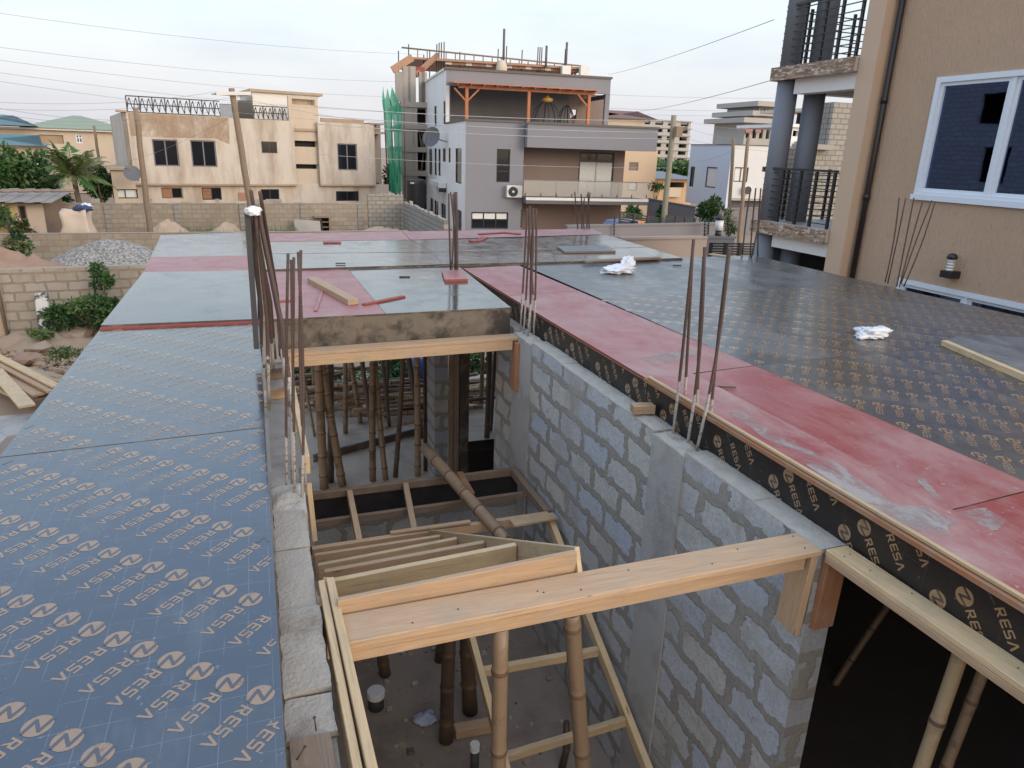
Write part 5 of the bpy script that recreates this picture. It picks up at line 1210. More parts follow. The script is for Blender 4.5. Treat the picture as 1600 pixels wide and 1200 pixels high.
# ---- unfinished building with green net behind it
U = Fac('unfinished_building', 640, 250, 54, -5.5, 'unfinished concrete frame with formwork and starter bars behind the grey house', 'building')
zz_ = lambda x, y, d=0: U.uv(*zG(x, y), d)
for k, (a, b_) in enumerate(((440, 1), (640, 1), (800, 1))):
    pass
uu0, uu1, uu2 = zz_(158, 500)[0], zz_(285, 500)[0], zz_(1130, 240, 8)[0]
lv = [zz_(200, y)[1] for y in (905, 790, 665, 545, 430)]
mb = MB()
for z in lv[1:]: mb.box((uu0, 0, z - .35), (uu1 + 6, 12, z), 'raw_concrete')
mb.build('floor_slab', U.root)
for x in (uu0, (uu0 * .55 + uu1 * .45), uu1 + .3): mb = MB(); mb.box((x, .1, 0), (x + (.95 if x == uu0 else .35), .5, lv[4] - .36), 'raw_concrete'); mb.build('column', U.root)
mb = MB(); mb.box((uu0 + 1.2, 3.0, 0), (uu1 + 6, 3.2, lv[4] - .36), 'void'); mb.build('unlit_interior', U.root)
mb = MB()
for k in range(9):
    x = uu0 + 1.3 + rnd.random() * (uu1 - uu0 - .8); l0 = rnd.choice([1, 2]); mb.tube([(x, .7, lv[l0 + 1 - 1] if False else lv[l0]), (x + rnd.uniform(-.4, .4), .8, lv[l0 + 1] - .36)], .05, 'pole_conc', 5)
mb.build('prop', U.root)
# tall bare columns with a timber beam form on top (left)
for x in (140, 178, 205): mb = MB(); a = zz_(x - 9, 430)[0]; mb.box((a, .3, lv[4] + .002), (a + .55, .75, zz_(x, 262)[1] - .1 + (.35 if x > 150 else 0)), 'raw_concrete'); mb.build('column', U.root)
mb = MB(); a, b_ = zz_(113, 262), zz_(218, 195); mb.beam((a[0], .5, a[1]), (b_[0], .5, b_[1]), .3, .5, 'form_orange'); mb.build('beam_form', U.root)
mb = MB(); a, b_ = zz_(205, 262), zz_(270, 262); mb.beam((a[0], 1.5, a[1]), (b_[0] + .3, 1.5, b_[1]), .35, .6, 'red_edge'); mb.build('beam_form', U.root)
for x in (250, 262): mb = MB(); a = zz_(x, 330, 1)[0]; mb.box((a, 1, lv[4] + .002), (a + .4, 1.4, zz_(x, 275, 1)[1]), 'raw_concrete'); mb.build('column', U.root)
mb = MB(); a, b_ = zz_(232, 330, 1), zz_(375, 210, 1); mb.beam((a[0], 1, a[1] + .5), (b_[0], 4, b_[1] + .6), .2, .35, 'form_orange'); mb.build('beam_form', U.root)
# roof formwork of the main part
a, b_ = zz_(375, 195, 4), zz_(1125, 245, 4)
mb = MB(); mb.box((a[0], 4, b_[1] - .1), (b_[0], 4.2, a[1] - .35), 'form_orange'); mb.box((a[0] - 2.8, 3.6, a[1] - .34), (b_[0], 12, a[1] - .2), 'form_orange'); mb.build('deck_form', U.root)
mb = MB(); zR_ = a[1] + .35; mb.tube([(a[0] - 3.2, 3.6, zR_ + .05), (b_[0], 3.6, zR_ - .45)], .06, 'pole_wood', 6)
for k in range(20): x = a[0] - 2 + (b_[0] - a[0] + 2) * k / 19; mb.box((x - .035, 3.55, a[1] - .19), (x + .035, 3.63, zR_ - .02 - .45 * k / 19), 'pole_wood')
mb.build('guard_rail', U.root)
mb = MB()
for k in range(22): x = a[0] + (b_[0] - a[0]) * (k + .3) / 22; mb.box((x, 3.9, b_[1] - .5), (x + .5, 3.98, b_[1] - .18), 'form_orange' if k % 3 else 'offwhite')
for k in range(9): x = a[0] + (b_[0] - a[0]) * (k + .3) / 9; mb.box((x, 4.3, b_[1] - 1.6), (x + .12, 4.42, b_[1] - .1), 'pole_wood')
mb.build('joist', U.root)
for grp_ in ((140, 165), (193, 130), (340, 130), (352, 122), (364, 120), (378, 118), (272, 185), (303, 165), (460, 170), (660, 155), (704, 140), (785, 160), (868, 145), (878, 145), (888, 147), (1010, 155)):
    x, y = grp_; mb = MB(); q = zz_(x, y, 4.5); mb.tube([(q[0], 4.5, q[1] - 2.4), (q[0] + .03, 4.5, q[1])], .045, 'rebar_clean', 5); mb.build('rebar', U.root)
for x, y in ((693, 50), (914, 138), (1020, 120)): mb = MB(); q = zz_(x, y, 3.4); mb.tube([(q[0], 3.4, a[1] - .4), (q[0], 3.4, q[1])], .09, 'house_trim', 6); mb.build('mast', U.root)
mb = MB(); q = zz_(680, 215, 3.3); mb.lathe((q[0], 3.3, q[1] - 1.4), [(.45, 0), (.45, .9), (.36, 1.2), (.2, 1.38), (.05, 1.45)], 'cream', 14); mb.build('vent_dome', U.root)
for x in (1015, 1110): mb = MB(); q = zz_(x, 250, 3.3); mb.box((q[0] - .35, 3.1, q[1] - .8), (q[0] + .35, 3.6, q[1] + .1), 'offwhite'); mb.build('vent_block', U.root)
# debris net: a sagging, folded sheet
N_ = thing('debris_net', aty(*zG(110, 905), 50), 'torn green debris net hanging on the unfinished building', 'net'); mb = MB(); nu, nv = 16, 22; g = {}
lx = [(345, 62, 118), (430, 55, 165), (500, 68, 160), (620, 78, 158), (760, 90, 160), (905, 98, 160)]
for j in range(nv + 1):
    y = 345 + 560 * j / nv; k = max(i for i in range(len(lx)) if lx[i][0] <= y) ; k = min(k, len(lx) - 2); f_ = (y - lx[k][0]) / (lx[k + 1][0] - lx[k][0]); xl = lx[k][1] * (1 - f_) + lx[k + 1][1] * f_; xr = lx[k][2] * (1 - f_) + lx[k + 1][2] * f_
    for i in range(nu + 1):
        yy = y + (70 * abs(math.sin(i * math.pi / nu * 2.5)) ** 1.0 * (1 - j / nv) ** 4 if j < 6 else 0) + (rnd.uniform(-14, 10) if j == nv else 0)
        g[i, j] = aty(*zG(xl + (xr - xl) * i / nu, yy), 50 + .06 * math.sin(i * 1.9) + .05 * math.sin(j * .8 + i))
for i in range(nu):
    for j in range(nv):
        if (i in (6, 7) and 7 <= j <= 12): continue
        f_ = [g[i, j + 1], g[i + 1, j + 1], g[i + 1, j], g[i, j]]; mb.face(f_, 'net', smooth=True)
part(mb, 'netting', N_)
for k, x in enumerate((70, 100, 130, 158)):
    mb = MB(); mb.tube([aty(*zG(x + 20, 930), 50.6), aty(*zG(x - 5 + k * 6, 420), 50.6)], .05, 'pole_wood', 6); part(mb, 'scaffold_pole', N_)

# ---- distant blocks on the right
zR = lambda x, y: (940 + x * .26667, 100 + y * .26667)
def frameblock(name, px, py, Y, yaw, label, x0, y0, x1, y1, cols, rows, wx=.62, wy=.5, m='far_concrete', d=12, z=0, skip=()):
    K = Fac(name, px, py, Y, yaw, label, 'building'); q = K.rect((x0, y0), (x1, y1)); u0, u1, zt_ = q[0], q[1], q[3]
    zb_ = max(0, K.uv(x0, y1)[1]); holes = []
    for i in range(cols):
        for j in range(rows):
            if (i, j) in skip: continue
            cu = (u1 - u0) / cols; cz = (zt_ - zb_) / rows; a = u0 + cu * (i + .5) - cu * wx / 2; b_ = zb_ + cz * (j + .30)
            holes.append((a, a + cu * wx, b_, b_ + cz * wy))
    mb = MB(); mb.wall(u0, u1, 0, zt_, holes, 0, .4, m); sidewall(mb, u0 - .002, .01, d, 0, zt_, [], .3, m); sidewall(mb, u1 + .002, .01, d, 0, zt_, [], .3, m, True); mb.box((u0 + .3, .4, zt_ - .6), (u1 - .3, d, zt_ - .3), m); mb.build('wall', K.root)
    mb = MB()
    for j in range(rows + 1): z_ = zb_ + (zt_ - zb_) * j / rows; mb.box((u0 - .2, -.25, z_ - .16), (u1 + .2, -.003, z_ + .04), m)
    mb.build('floor_edge', K.root); mb = MB(); mb.wall(u0 + .3, u1 - .3, 0, zt_ - .7, [], 2.2, .2, 'void'); mb.build('unlit_interior', K.root)
    return K
a, b_ = zR(225, 320), zR(500, 580); frameblock('unfinished_block', 1030, 250, 130, 3, 'distant unfinished six-storey block with open window holes', *a, *b_, 4, 6)
HT = Fac('apartment_tower', *zR(920, 400), 95, 0, 'distant terraced tower with a wide flat roof left of the round columns', 'building')
for k, (x0, y0, x1, y1, m_) in enumerate(((925, 250, 1025, 300, 'far_concrete'), (895, 305, 1025, 350, 'offwhite'), (845, 345, 1025, 470, 'far_concrete'))):
    q = HT.rect(zR(x0, y0), zR(x1, y1)); n_ = 5; hs = [(q[0] + (q[1] - q[0]) * (i + .2) / n_, q[0] + (q[1] - q[0]) * (i + .75) / n_, q[2] + (q[3] - q[2]) * .25, q[2] + (q[3] - q[2]) * .75) for i in range(n_)]
    mb = MB(); mb.wall(q[0], q[1], 0 if k == 2 else q[2], q[3], hs, 0, .4, m_); sidewall(mb, q[0] - .002, .01, 8, 0 if k == 2 else q[2], q[3], [], .3, m_); mb.build('wall', HT.root); mb = MB(); mb.wall(q[0] + .3, q[1], q[2], q[3] - .1, [], 1.6, .1, 'void'); mb.build('unlit_interior', HT.root)
    mb = MB(); mb.box((q[0] - 1.4, -1.4, q[3] + .002), (q[1], 9, q[3] + .7), 'far_concrete'); mb.build('roof_slab', HT.root)
mb = MB(); 
for x in (848, 905): q = HT.rect(zR(x, 378), zR(x + 28, 405), -.6); mb.box((q[0], -.6, q[2]), (q[1], -.55, q[3]), 'red_film')
mb.build('red_sign', HT.root)
H2 = Fac('apartment_building', *zR(1120, 400), 60, 0, 'pale building with balconies seen between the round columns', 'building')
for (x0, y0, x1, y1, m_) in ((1255, 275, 1365, 350, 'cream'), (1105, 370, 1345, 455, 'house_white')):
    q = H2.rect(zR(x0, y0), zR(x1, y1)); hs = [(q[0] + (q[1] - q[0]) * f_, q[0] + (q[1] - q[0]) * (f_ + .12), q[2] + (q[3] - q[2]) * .3, q[2] + (q[3] - q[2]) * .75) for f_ in (.08, .33, .58, .8)]
    mb = MB(); mb.wall(q[0], q[1], q[2] if y0 < 300 else 0, q[3], hs, 1 if y0 < 300 else 0, .3, m_); mb.wall(q[0], q[1], 0, q[3] - .1, [], 2.5, .1, 'void'); mb.build('wall', H2.root); mb = MB(); mb.box((q[0] - .4, -.4, q[3] + .002), (q[1] + .4, 8, q[3] + .3), m_); mb.build('roof_slab', H2.root)
q = H2.rect(zR(1220, 415), zR(1345, 458), -.8); railing(H2.root, q[0], q[1], q[2], q[3], -.8, n=12, orn=False, m='white_frame'); mb = MB(); mb.box((q[0] - 1, -.9, q[2] - .4), (q[1] + .5, -.003, q[2] - .05), 'far_concrete'); mb.build('balcony_slab', H2.root)
UB = Fac('unfinished_house', *zR(1300, 800), 27, 0, 'grey unfinished blockwork house behind the round columns', 'house')
q = UB.rect(zR(1225, 500), zR(1520, 900)); zt2 = UB.uv(*zR(1400, 225))[1]; u2 = UB.uv(*zR(1352, 300))[0]; dh = UB.rect(zR(1290, 760), zR(1340, 880))
mb = MB(); mb.wall(q[0], u2, 0, q[3], [dh, UB.rect(zR(1212, 520), zR(1232, 620))], 0, .2, 'block_grey'); mb.wall(u2 + .002, q[1] + 2, 0, zt2, [], -.01, .2, 'block_grey'); sidewall(mb, q[0] - .002, .01, .8, 0, q[3], [], .2, 'block_far_side'); sidewall(mb, u2, .22, .9, q[3], zt2, [], .2, 'block_far_side'); mb.build('blockwork', UB.root)
mb = MB(); mb.box((q[0] - .3, -.4, q[3] + .002), (u2, .9, q[3] + .22), 'raw_concrete'); mb.wall(q[0] + .2, u2, 0, q[3], [], .75, .1, 'void'); mb.build('slab', UB.root)
UC = Fac('unfinished_house', *zR(1090, 560), 30, 0, 'narrow blockwork house seen between the two round columns', 'house')
q = UC.rect(zR(1085, 490), zR(1165, 700)); mb = MB(); mb.wall(q[0] - .5, q[1] + 1.2, 0, q[3], [], 0, .2, 'block_grey'); mb.build('blockwork', UC.root)
# white house with blue skylight painted into its left side
W = Fac('modern_house', *zR(752, 600), 44, -6, 'white flat-roofed house whose left side looks pale blue', 'house')
zt_ = W.uv(*zR(755, 474))[1]; zb_ = W.uv(*zR(760, 787))[1]; dq = W.dz(*zR(515, 560))[0]; du = W.uv(*zR(1100, 600))[0]
ww = W.rect(zR(782, 604), zR(852, 692)); sw = W.drect(zR(617, 602), zR(665, 728)); ww2 = W.rect(zR(943, 600), zR(963, 632)); sw2 = W.drect(zR(523, 600), zR(536, 720))
mb = MB(); mb.wall(0, du, zb_, zt_, [ww, ww2], 0, .2, 'white_wall'); mb.wall(.6, du, 0, zb_, [], .9, .2, 'house_dark'); mb.box((0, .21, zb_ - .15), (du, 6, zb_ - .002), 'white_wall'); mb.build('front_wall', W.root)
mb = MB(); sidewall(mb, -.002, .002, dq, W.dz(*zR(620, 830))[1], zt_, [sw, sw2], .2, 'white_skylit'); mb.build('side_wall', W.root)
mb = MB(); mb.box((.21, .21, zt_ - .3), (du, dq, zt_ - .2), 'house_trim'); mb.build('roof', W.root); mb = MB(); mb.box((-.05, -.05, zt_ + .002), (du, .25, zt_ + .06), 'house_trim'); mb.box((-.05, .252, zt_ + .002), (.2, dq, zt_ + .06), 'house_trim'); mb.build('coping', W.root)
window(W.root, *ww, .08, mull=1, fw=.07, glass_='curtain'); window(W.root, *ww2, .08, mull=0, fw=.06); window(W.root, *sw, .06, mull=0, fw=.08, side='L', glass_='curtain'); window(W.root, *sw2, .06, mull=0, fw=.06, side='L')
q = W.rect(zR(838, 722), zR(880, 758), -.35); ac = thing('air_conditioner', W.world(q[0], -.36, q[2]), 'air conditioner on the white front of the flat-roofed house', 'air conditioner', None, W.a); mb = MB(); mb.box((0, 0, 0), (q[1] - q[0], .34, q[3] - q[2]), 'ac_white'); mb.build('casing', ac, bevel=.02)
mb = MB(); mb.lathe((0, 0, 0), [(.28, 0), (.28, .02)], 'black_metal', 14); o = mb.build('fan_grille', ac); o.rotation_euler = (math.pi / 2, 0, 0); o.location = ((q[1] - q[0]) * .45, -.003, (q[3] - q[2]) / 2)
# peach block, orange low house, brown roof
PH = Fac('rendered_house', *zR(200, 600), 50, -4, 'peach-coloured house block with a small grille behind the glass balcony', 'house')
q = PH.rect(zR(128, 500), zR(302, 820)); wv = PH.rect(zR(162, 575), zR(213, 625)); wv2 = PH.rect(zR(160, 690), zR(206, 742))
mb = MB(); mb.wall(q[0] - 1, q[1], 0, q[3], [wv, wv2], 0, .2, 'peach'); sidewall(mb, q[1] + .002, .01, 6, 0, q[3], [], .2, 'peach', True); mb.box((q[0] - 1, .21, q[3] - .2), (q[1] - .1, 6, q[3] - .05), 'peach'); mb.build('wall', PH.root)
window(PH.root, *wv, .08, mull=0, fw=.10, hor=(.25, .4, .55, .7, .85), frame='house_brown', glass_='house_dark'); window(PH.root, *wv2, .08, mull=0, fw=.06, glass_='curtain')
BR = Fac('rendered_house', *zR(100, 330), 60, -4, 'house with a brown tiled hip roof behind the grey house', 'house'); q = BR.rect(zR(-60, 262), zR(230, 335), 3); mb = MB(); zt_ = q[2]
mb.wall(q[0], q[1] - 1, 0, zt_, [], 0, .2, 'cream'); mb.build('wall', BR.root); mb = MB(); hip(mb, q[0] - .5, q[1], -.6, 8, zt_ + .02, q[3] + .0, 'roof_brown', 5.5); mb.build('roof', BR.root)
OH = Fac('bungalow', *zR(400, 750), 62, -4, 'low orange house with a violet-grey roof beyond the concrete pole', 'house'); q = OH.rect(zR(262, 670), zR(520, 830)); hq = OH.rect(zR(402, 692), zR(482, 724))
mb = MB(); mb.wall(q[0] - 2, q[1], 0, q[3], [hq], 0, .2, 'orange_house'); mb.wall(q[0], q[1], 0, q[3], [], 1.8, .1, 'void'); mb.build('wall', OH.root); mb = MB(); z2 = OH.uv(*zR(400, 630), 4)[1]; hip(mb, q[0] - 2.5, q[1] + .6, -.8, 9, q[3] + .02, z2, 'slate', 2); mb.build('roof', OH.root)
mb = MB(); q2 = OH.rect(zR(395, 725), zR(462, 780), -.4); 
mb.box((q2[0], -.4, q2[2]), (q2[1], -.25, q2[3]), 'cream'); mb.build('lattice_panel', OH.root)

# ================================================================== THE TAN NEIGHBOUR AT RIGHT
SC = 1.30
zN = lambda x, y: (1160 + x * .275, y * .275)
XW = 7.4 * SC; XP = 7.2 * SC
NB = thing('tan_house', (XW, 6.6 * SC, 0), 'tan textured-render house with round balcony columns at right', 'house')
def wx(px, py, X=XW): p = atx(px, py, X); return p.y, p.z
ywL, zwB = wx(1428, 306); zwT = wx(1466.6, 121)[1]; ywR = ywL - 2.35
ylL, zlT = wx(1405, 434); 
yC = wx(1347, 330)[0]                                        # inner corner by the downpipe
mb = MB(); sidewall(mb, XW, -2.0, yC, 0, 9.5, [(ywR, ywL, zwB, zwT), (ylL - 2.35, ylL, zlT - 1.45, zlT)], .22, 'tan_stucco', mrev='tan_plain')
part(mb, 'textured_wall', NB)
yP0 = atx(1322, 330, XP).y; yP1 = atx(1300, 330, XP).y
mb = MB(); mb.box((XP, yC + .002, 0), (XW + .3, yC + .36, 9.5), 'tan_plain'); part(mb, 'corner_pilaster', NB)
mb = MB(); mb.box((XW + 4.1, yC + .37, 0), (XW + 4.3, yC + 4.5, 9.5), 'tan_plain'); mb.box((XW + .302, yC + .1, 0), (XW + 4.1, yC + .34, 9.5), 'tan_plain'); part(mb, 'recess_wall', NB)
def rwin(y0, y1, z0, z1, nm='window'):
    mb = MB(); fw = .075; X = XW
    def b(a, c, e, f_, x0=-.02, x1=.10): mb.box((X + x0, a, e), (X + x1, c, f_), 'white_frame')
    b(y0, y0 + fw, z0, z1); b(y1 - fw, y1, z0, z1); b(y0 + fw, y1 - fw, z0, z0 + fw); b(y0 + fw, y1 - fw, z1 - fw, z1)
    ym = y0 + (y1 - y0) * .49
    b(ym - .03, ym + .03, z0 + fw, z1 - fw, .0, .09)
    f2 = .05                                                    # two sashes
    for (a, c, o_) in ((y0 + fw, ym - .03, .03), (ym + .03, y1 - fw, .015)):
        b(a, a + f2, z0 + fw, z1 - fw, o_, o_ + .04); b(c - f2, c, z0 + fw, z1 - fw, o_, o_ + .04); b(a + f2, c - f2, z0 + fw, z0 + fw + f2, o_, o_ + .04); b(a + f2, c - f2, z1 - fw - f2, z1 - fw, o_, o_ + .04)
    w = part(mb, nm, NB); mb = MB(); mb.box((X + .055, y0 + fw * .7, z0 + fw * .7), (X + .062, y1 - fw * .7, z1 - fw * .7), 'blue_glass'); part(mb, 'pane', w)
    mb = MB(); mb.box((X - .045, y0 - .03, z0 - .05), (X - .022, y1 + .03, z0 + .03), 'white_frame'); part(mb, 'sill', w)
rwin(ywR, ywL, zwB, zwT); rwin(ylL - 2.35, ylL, zlT - 1.45, zlT)
mb = MB(); p0, p1 = (XW - .06, yC - .10, 0), (XW - .06, yC - .10, 9.5); mb.tube([p0, p1], .045, 'pipe_black', 10)
for z in (2.6, 4.1, 5.6, 7.1): mb.tube([(XW - .06, yC - .10, z), (XW - .06, yC - .10, z + .1)], .056, 'pipe_black', 10)
part(mb, 'downpipe', NB)
# balcony slabs with stone-strip fascia
yF = atx(1172, 353, XP - .12).y
for zc0, zc1 in ((atx(1230, 370, XP).z, atx(1230, 362, XP).z), (atx(1270, 121, XP).z, atx(1270, 101, XP).z)):
    z0, z1 = zc0, zc0 + .23
    mb = MB(); mb.box((XP - .12, yC + .38, z0), (XP - .06, yF, z1), 'cladding'); mb.box((XP - .058, yF - .06, z0), (XW + 4, yF, z1), 'cladding'); part(mb, 'stone_fascia', NB)
    mb = MB(); mb.box((XP - .058, yC + .38, z0 + .02), (XW + 4, yF - .062, z1 + .01), 'stone_tile'); mb.box((XP + .05, yC + .39, z0 - .24), (XP + .32, yF - .5, z0 + .018), 'house_white'); mb.box((XP + .33, yF - .55, z0 - .22), (XW + 4, yF - .3, z0 + .018), 'house_white'); part(mb, 'balcony_slab', NB)
def column(px0, px1, py, X0, z0, z1):
    w = px1 - px0; p = atx((px0 + px1) / 2, py, X0); dist = (p - CAM).length; r_ = w / 2 / F * dist * .93
    mb = MB(); mb.lathe((p.x, p.y, 0), [(r_, z0), (r_, z1)], 'slate', 28); part(mb, 'round_column', NB); return p, r_
zS0, zS1 = atx(1230, 370, XP).z, atx(1270, 121, XP).z
for (z0, z1) in ((0, zS0 - .002), (zS0 + .24, zS1 - .002), (zS1 + .24, 9.5)):
    pass
cA = atx(1216, 240, XP + .12); cB = atx(1256, 260, XP + .55)
for c_, r_ in ((cA, .19), (cB, .19)):
    for (z0, z1) in ((0, zS0 - .002), (zS0 + .24, zS1 - .002), (zS1 + .24, 9.5)):
        mb = MB(); mb.lathe((c_.x, c_.y, 0), [(r_, z0), (r_, z1)], 'slate', 28); part(mb, 'round_column', NB)
def balrail(z0, z1, posts):
    xr = XP - .02
    rl = MB(); rl.box((xr - .02, yC + .40, z1 - .03), (xr + .03, yF - .12, z1 + .01), 'black_metal'); r0 = part(rl, 'railing', NB)
    mb = MB()
    for k in range(8): z = z0 + .08 + (z1 - z0 - .16) * k / 7; mb.box((xr - .008, yC + .40, z - .008), (xr + .008, yF - .1, z + .008), 'black_metal'); mb.box((xr, yF - .12, z - .008), (XW + 3, yF - .104, z + .008), 'black_metal')
    part(mb, 'bars', r0)
    for f_ in posts: y = yC + .40 + (yF - .15 - yC - .78) * f_; mb = MB(); mb.box((xr + .01, y - .025, z0), (xr + .05, y + .025, z1 - .032), 'black_metal'); part(mb, 'post', r0)
    for k in range(4): x = XP + .5 + k * .5; mb = MB(); mb.box((x, yF - .14, z0), (x + .05, yF - .1, z1), 'black_metal'); part(mb, 'post', r0)
balrail(zS0 + .24, zS0 + 1.22, (.05, .35, .62, .95)); balrail(zS1 + .24, zS1 + 1.25, (.05, .35, .62, .95))
mb = MB(); mb.box((XP + .2, yF - .3, 0), (XW + 4, yF - .1, zS0 - .25), 'wall_slate'); part(mb, 'lower_wall', NB)
# wall lamp
yl, zl_ = wx(1493, 425); k = .06 * SC
lp = thing('wall_lamp', (XW - .12, yl, zl_), 'black cylindrical wall lamp with a ribbed white diffuser under the big window', 'lamp')
c = Vector((XW - .13, yl, zl_)); mb = MB(); mb.box((XW - .20, yl - .09, zl_ - .08), (XW - .002, yl + .09, zl_ + .02), 'black_metal'); part(mb, 'base', lp, .004)
mb = MB()
for j in range(4): mb.lathe(c + Vector((0, 0, .025 + j * .042)), [(.052, 0), (.052, .026), (.036, .028), (.036, .040)], 'cap_white', 14)
part(mb, 'diffuser', lp); mb = MB(); mb.lathe(c + Vector((0, 0, .195)), [(.072, 0), (.072, .03), (.055, .065), (.02, .08)], 'black_metal', 16); part(mb, 'cap', lp)

# unfinished building outside the picture on the left: what the big window mirrors
RB = thing('unfinished_house', (-14, 16, 0), 'unfinished blockwork house left of the picture, mirrored in the big window', 'house')
mb = MB(); sidewall(mb, -14, 14, 36, 0, 8.6, [(20, 21.6, 1.2, 2.9), (25, 26.4, 3.9, 5.6), (25.5, 27, 6.6, 8), (30, 31.5, 4, 5.6)], .2, 'block_far_side', True); mb.wall(-22, -14.2, 0, 8.6, [], 14, .2, 'block_far'); mb.box((-22, 14.2, 8.3), (-14.21, 36, 8.5), 'raw_concrete'); part(mb, 'blockwork', RB); mb = MB(); mb.box((-16.2, 14.4, 0), (-16, 35.8, 8.2), 'void'); part(mb, 'unlit_interior', RB)
# ================================================================== GROUND
from mathutils import noise as mnoise
def axis(lo, hi, dense0, dense1, step): 
    a = [lo, lo / 2.5, lo / 6] ; x = dense0
    a = [v for v in a if v < dense0 - 5]
    while x <= dense1: a.append(x); x += step
    return a + [v for v in (hi / 8, hi / 3, hi) if v > dense1 + 5]
gx, gy = axis(-1500, 1500, -30, 60, .75), axis(-400, 2500, -8, 70, .75)
mb = MB(); base = 0
for y in gy:
    for x in gx:
        near = -30 <= x <= 60 and -8 <= y <= 70; h = 0
        if near:
            h = .16 * mnoise.noise(Vector((x * .22, y * .22, 3))) + .07 * mnoise.noise(Vector((x * .9, y * .9, 8))) - .08
            if -1.6 < x < 9.2 and -2 < y < 14: h = min(h, -.08)
        mb.v.append(Vector((x, y, h)))
nx = len(gx); em = mb._m('earth')
for j in range(len(gy) - 1):
    for i in range(nx - 1):
        a = j * nx + i; mb.f.append([a, a + 1, a + nx + 1, a + nx]); mb.mi.append(em); mb.sm.append(True); mb.uv.append([(0, 0)] * 4)
tag(mb.build('ground', None), kind='structure')

# ================================================================== YARD WALLS
def runwall(label, pts, h, m, mside, th=.18, name='block_wall', cap='wall_cap', piers=0, base=-.3, jag=0):
    """wall following ground points; each run a panel in its own plane"""
    t = thing(name, (pts[0][0], pts[0][1], 0), label, 'wall')
    for k in range(len(pts) - 1):
        (x0, y0), (x1, y1) = pts[k][:2], pts[k + 1][:2]; L = math.hypot(x1 - x0, y1 - y0); an = math.atan2(y1 - y0, x1 - x0)
        mb = MB(); mb.box((0, 0, base), (L, th, h), m, [m, cap, m, m, m, m])
        if piers:
            n = int(L / piers)
            for i in range(n + 1): x = min(L - .25, i * piers); mb.box((x, -.07, base), (x + .24, -.003, h - .05), mside)
        if jag:
            x = .05
            while x < L - .5:
                w = rnd.choice([.42, .42, .2]); 
                if rnd.random() < jag: mb.box((x, .01, h + .003), (x + w - .02, th - .01, h + rnd.choice([.05, .08, .2])), cap)
                x += w
        o = mb.build('blockwork', t); o.location = (x0 - t.location.x, y0 - t.location.y, 0); o.rotation_euler = (0, 0, an)
    return t
a, b_ = atz(8, 520, 0), atz(300, 512, 0); Yn = 19.5; zt_ = aty(120, 419, Yn).z
pL = aty(12, 500, Yn).x; runwall('nearest earthy blockwork wall beside the leafy bush', [(pL, Yn), (3.0, Yn + .9)], zt_, 'block_tan', 'block_tan_side')
runwall('plastered end wall at the left picture edge, next to the bush wall', [(pL - 8, Yn - .6), (pL - .06, Yn - .02)], zt_ - .03, 'sand', 'block_tan_side')
mb = MB(); mb.tube([(pL - .02, Yn - .12, -.1), (pL - .05, Yn - .10, .9), (pL + .01, Yn - .14, zt_ + .05)], .035, 'bark', 7); tag(mb.build('crooked_stick', None, origin=(pL, Yn - .12, 0)), 'crooked dark stick at the corner of the nearest wall', 'stick')
Y2 = 31.5; z2 = aty(60, 365, Y2).z; runwall('middle low blockwork wall behind the gravel heap', [(aty(-120, 365, Y2).x, Y2), (aty(640, 372, Y2).x, Y2 + .3)], z2, 'block_far', 'block_far_side')
Y3 = 41; z3 = aty(200, 315, Y3).z; x3 = aty(575, 330, Y3).x
runwall('long blockwork boundary wall in front of the stained beige building', [(aty(-60, 330, Y3).x, Y3 - 1.5), (x3, Y3)], z3, 'block_far', 'block_far_side', piers=3.1, jag=.25)
z4 = aty(600, 304, Y3).z; x4 = aty(630, 320, Y3).x; runwall('greyish taller end of the boundary wall by the green net', [(x3 + .01, Y3 - .05), (x4, Y3 - .05)], z4, 'block_grey', 'block_far_side', jag=.4)
mb = MB(); p = aty(700, 366, 30.5); runwall('grey blockwork wall running back along the white house side', [(p.x, 30.5), (x4 + .1, Y3 - .3)], aty(664, 330, 36).z + .1, 'block_grey', 'block_far_side', piers=1.5, jag=.3)
# opening with a dark niche and leaning board in the boundary wall
zB2 = zB
q0, q1 = aty(*zB(1105, 905), Y3 - .35), aty(*zB(1205, 1005), Y3 - .35); mb = MB(); kn = thing('wooden_crate', (q0.x, Y3 - .35, 0), 'dark open shelf-like crate against the boundary wall', 'crate')
x0, x1, zt_, zb_ = q0.x, q1.x, q0.z, max(0, q1.z)
mb.box((x0, Y3 - .75, zt_ - .06), (x1, Y3 - .1, zt_), 'wood_old'); mb.box((x1 - .08, Y3 - .75, 0), (x1, Y3 - .1, zt_ - .062), 'wood_old'); mb.box((x0, Y3 - .2, 0), (x1 - .082, Y3 - .15, zt_ - .062), 'void'); part(mb, 'frame', kn)
mb = MB()
for f_ in (.35, .65): mb.box((x0 + .4, Y3 - .7, zb_ + (zt_ - zb_) * f_), (x1 - .09, Y3 - .22, zb_ + (zt_ - zb_) * f_ + .05), 'wood_old')
part(mb, 'shelf', kn)
q0, q1 = aty(*zB(988, 925), Y3 - .9), aty(*zB(1147, 1010), Y3 - .9); mb = MB(); mb.hexa([(q0.x, Y3 - 1.3, -.05), (q1.x, Y3 - 1.3, -.05), (q1.x, Y3 - 1.25, -.05), (q0.x, Y3 - 1.25, -.05), (q0.x, Y3 - .85, q0.z), (q1.x, Y3 - .85, q0.z - .1), (q1.x, Y3 - .8, q0.z - .1), (q0.x, Y3 - .8, q0.z)], 'block_far', ['raw_concrete'] * 6); tag(mb.build('leaning_slab', None, origin=(q0.x, Y3 - 1, 0)), 'grey-brown slab leaning by the dark crate at the boundary wall', 'slab')
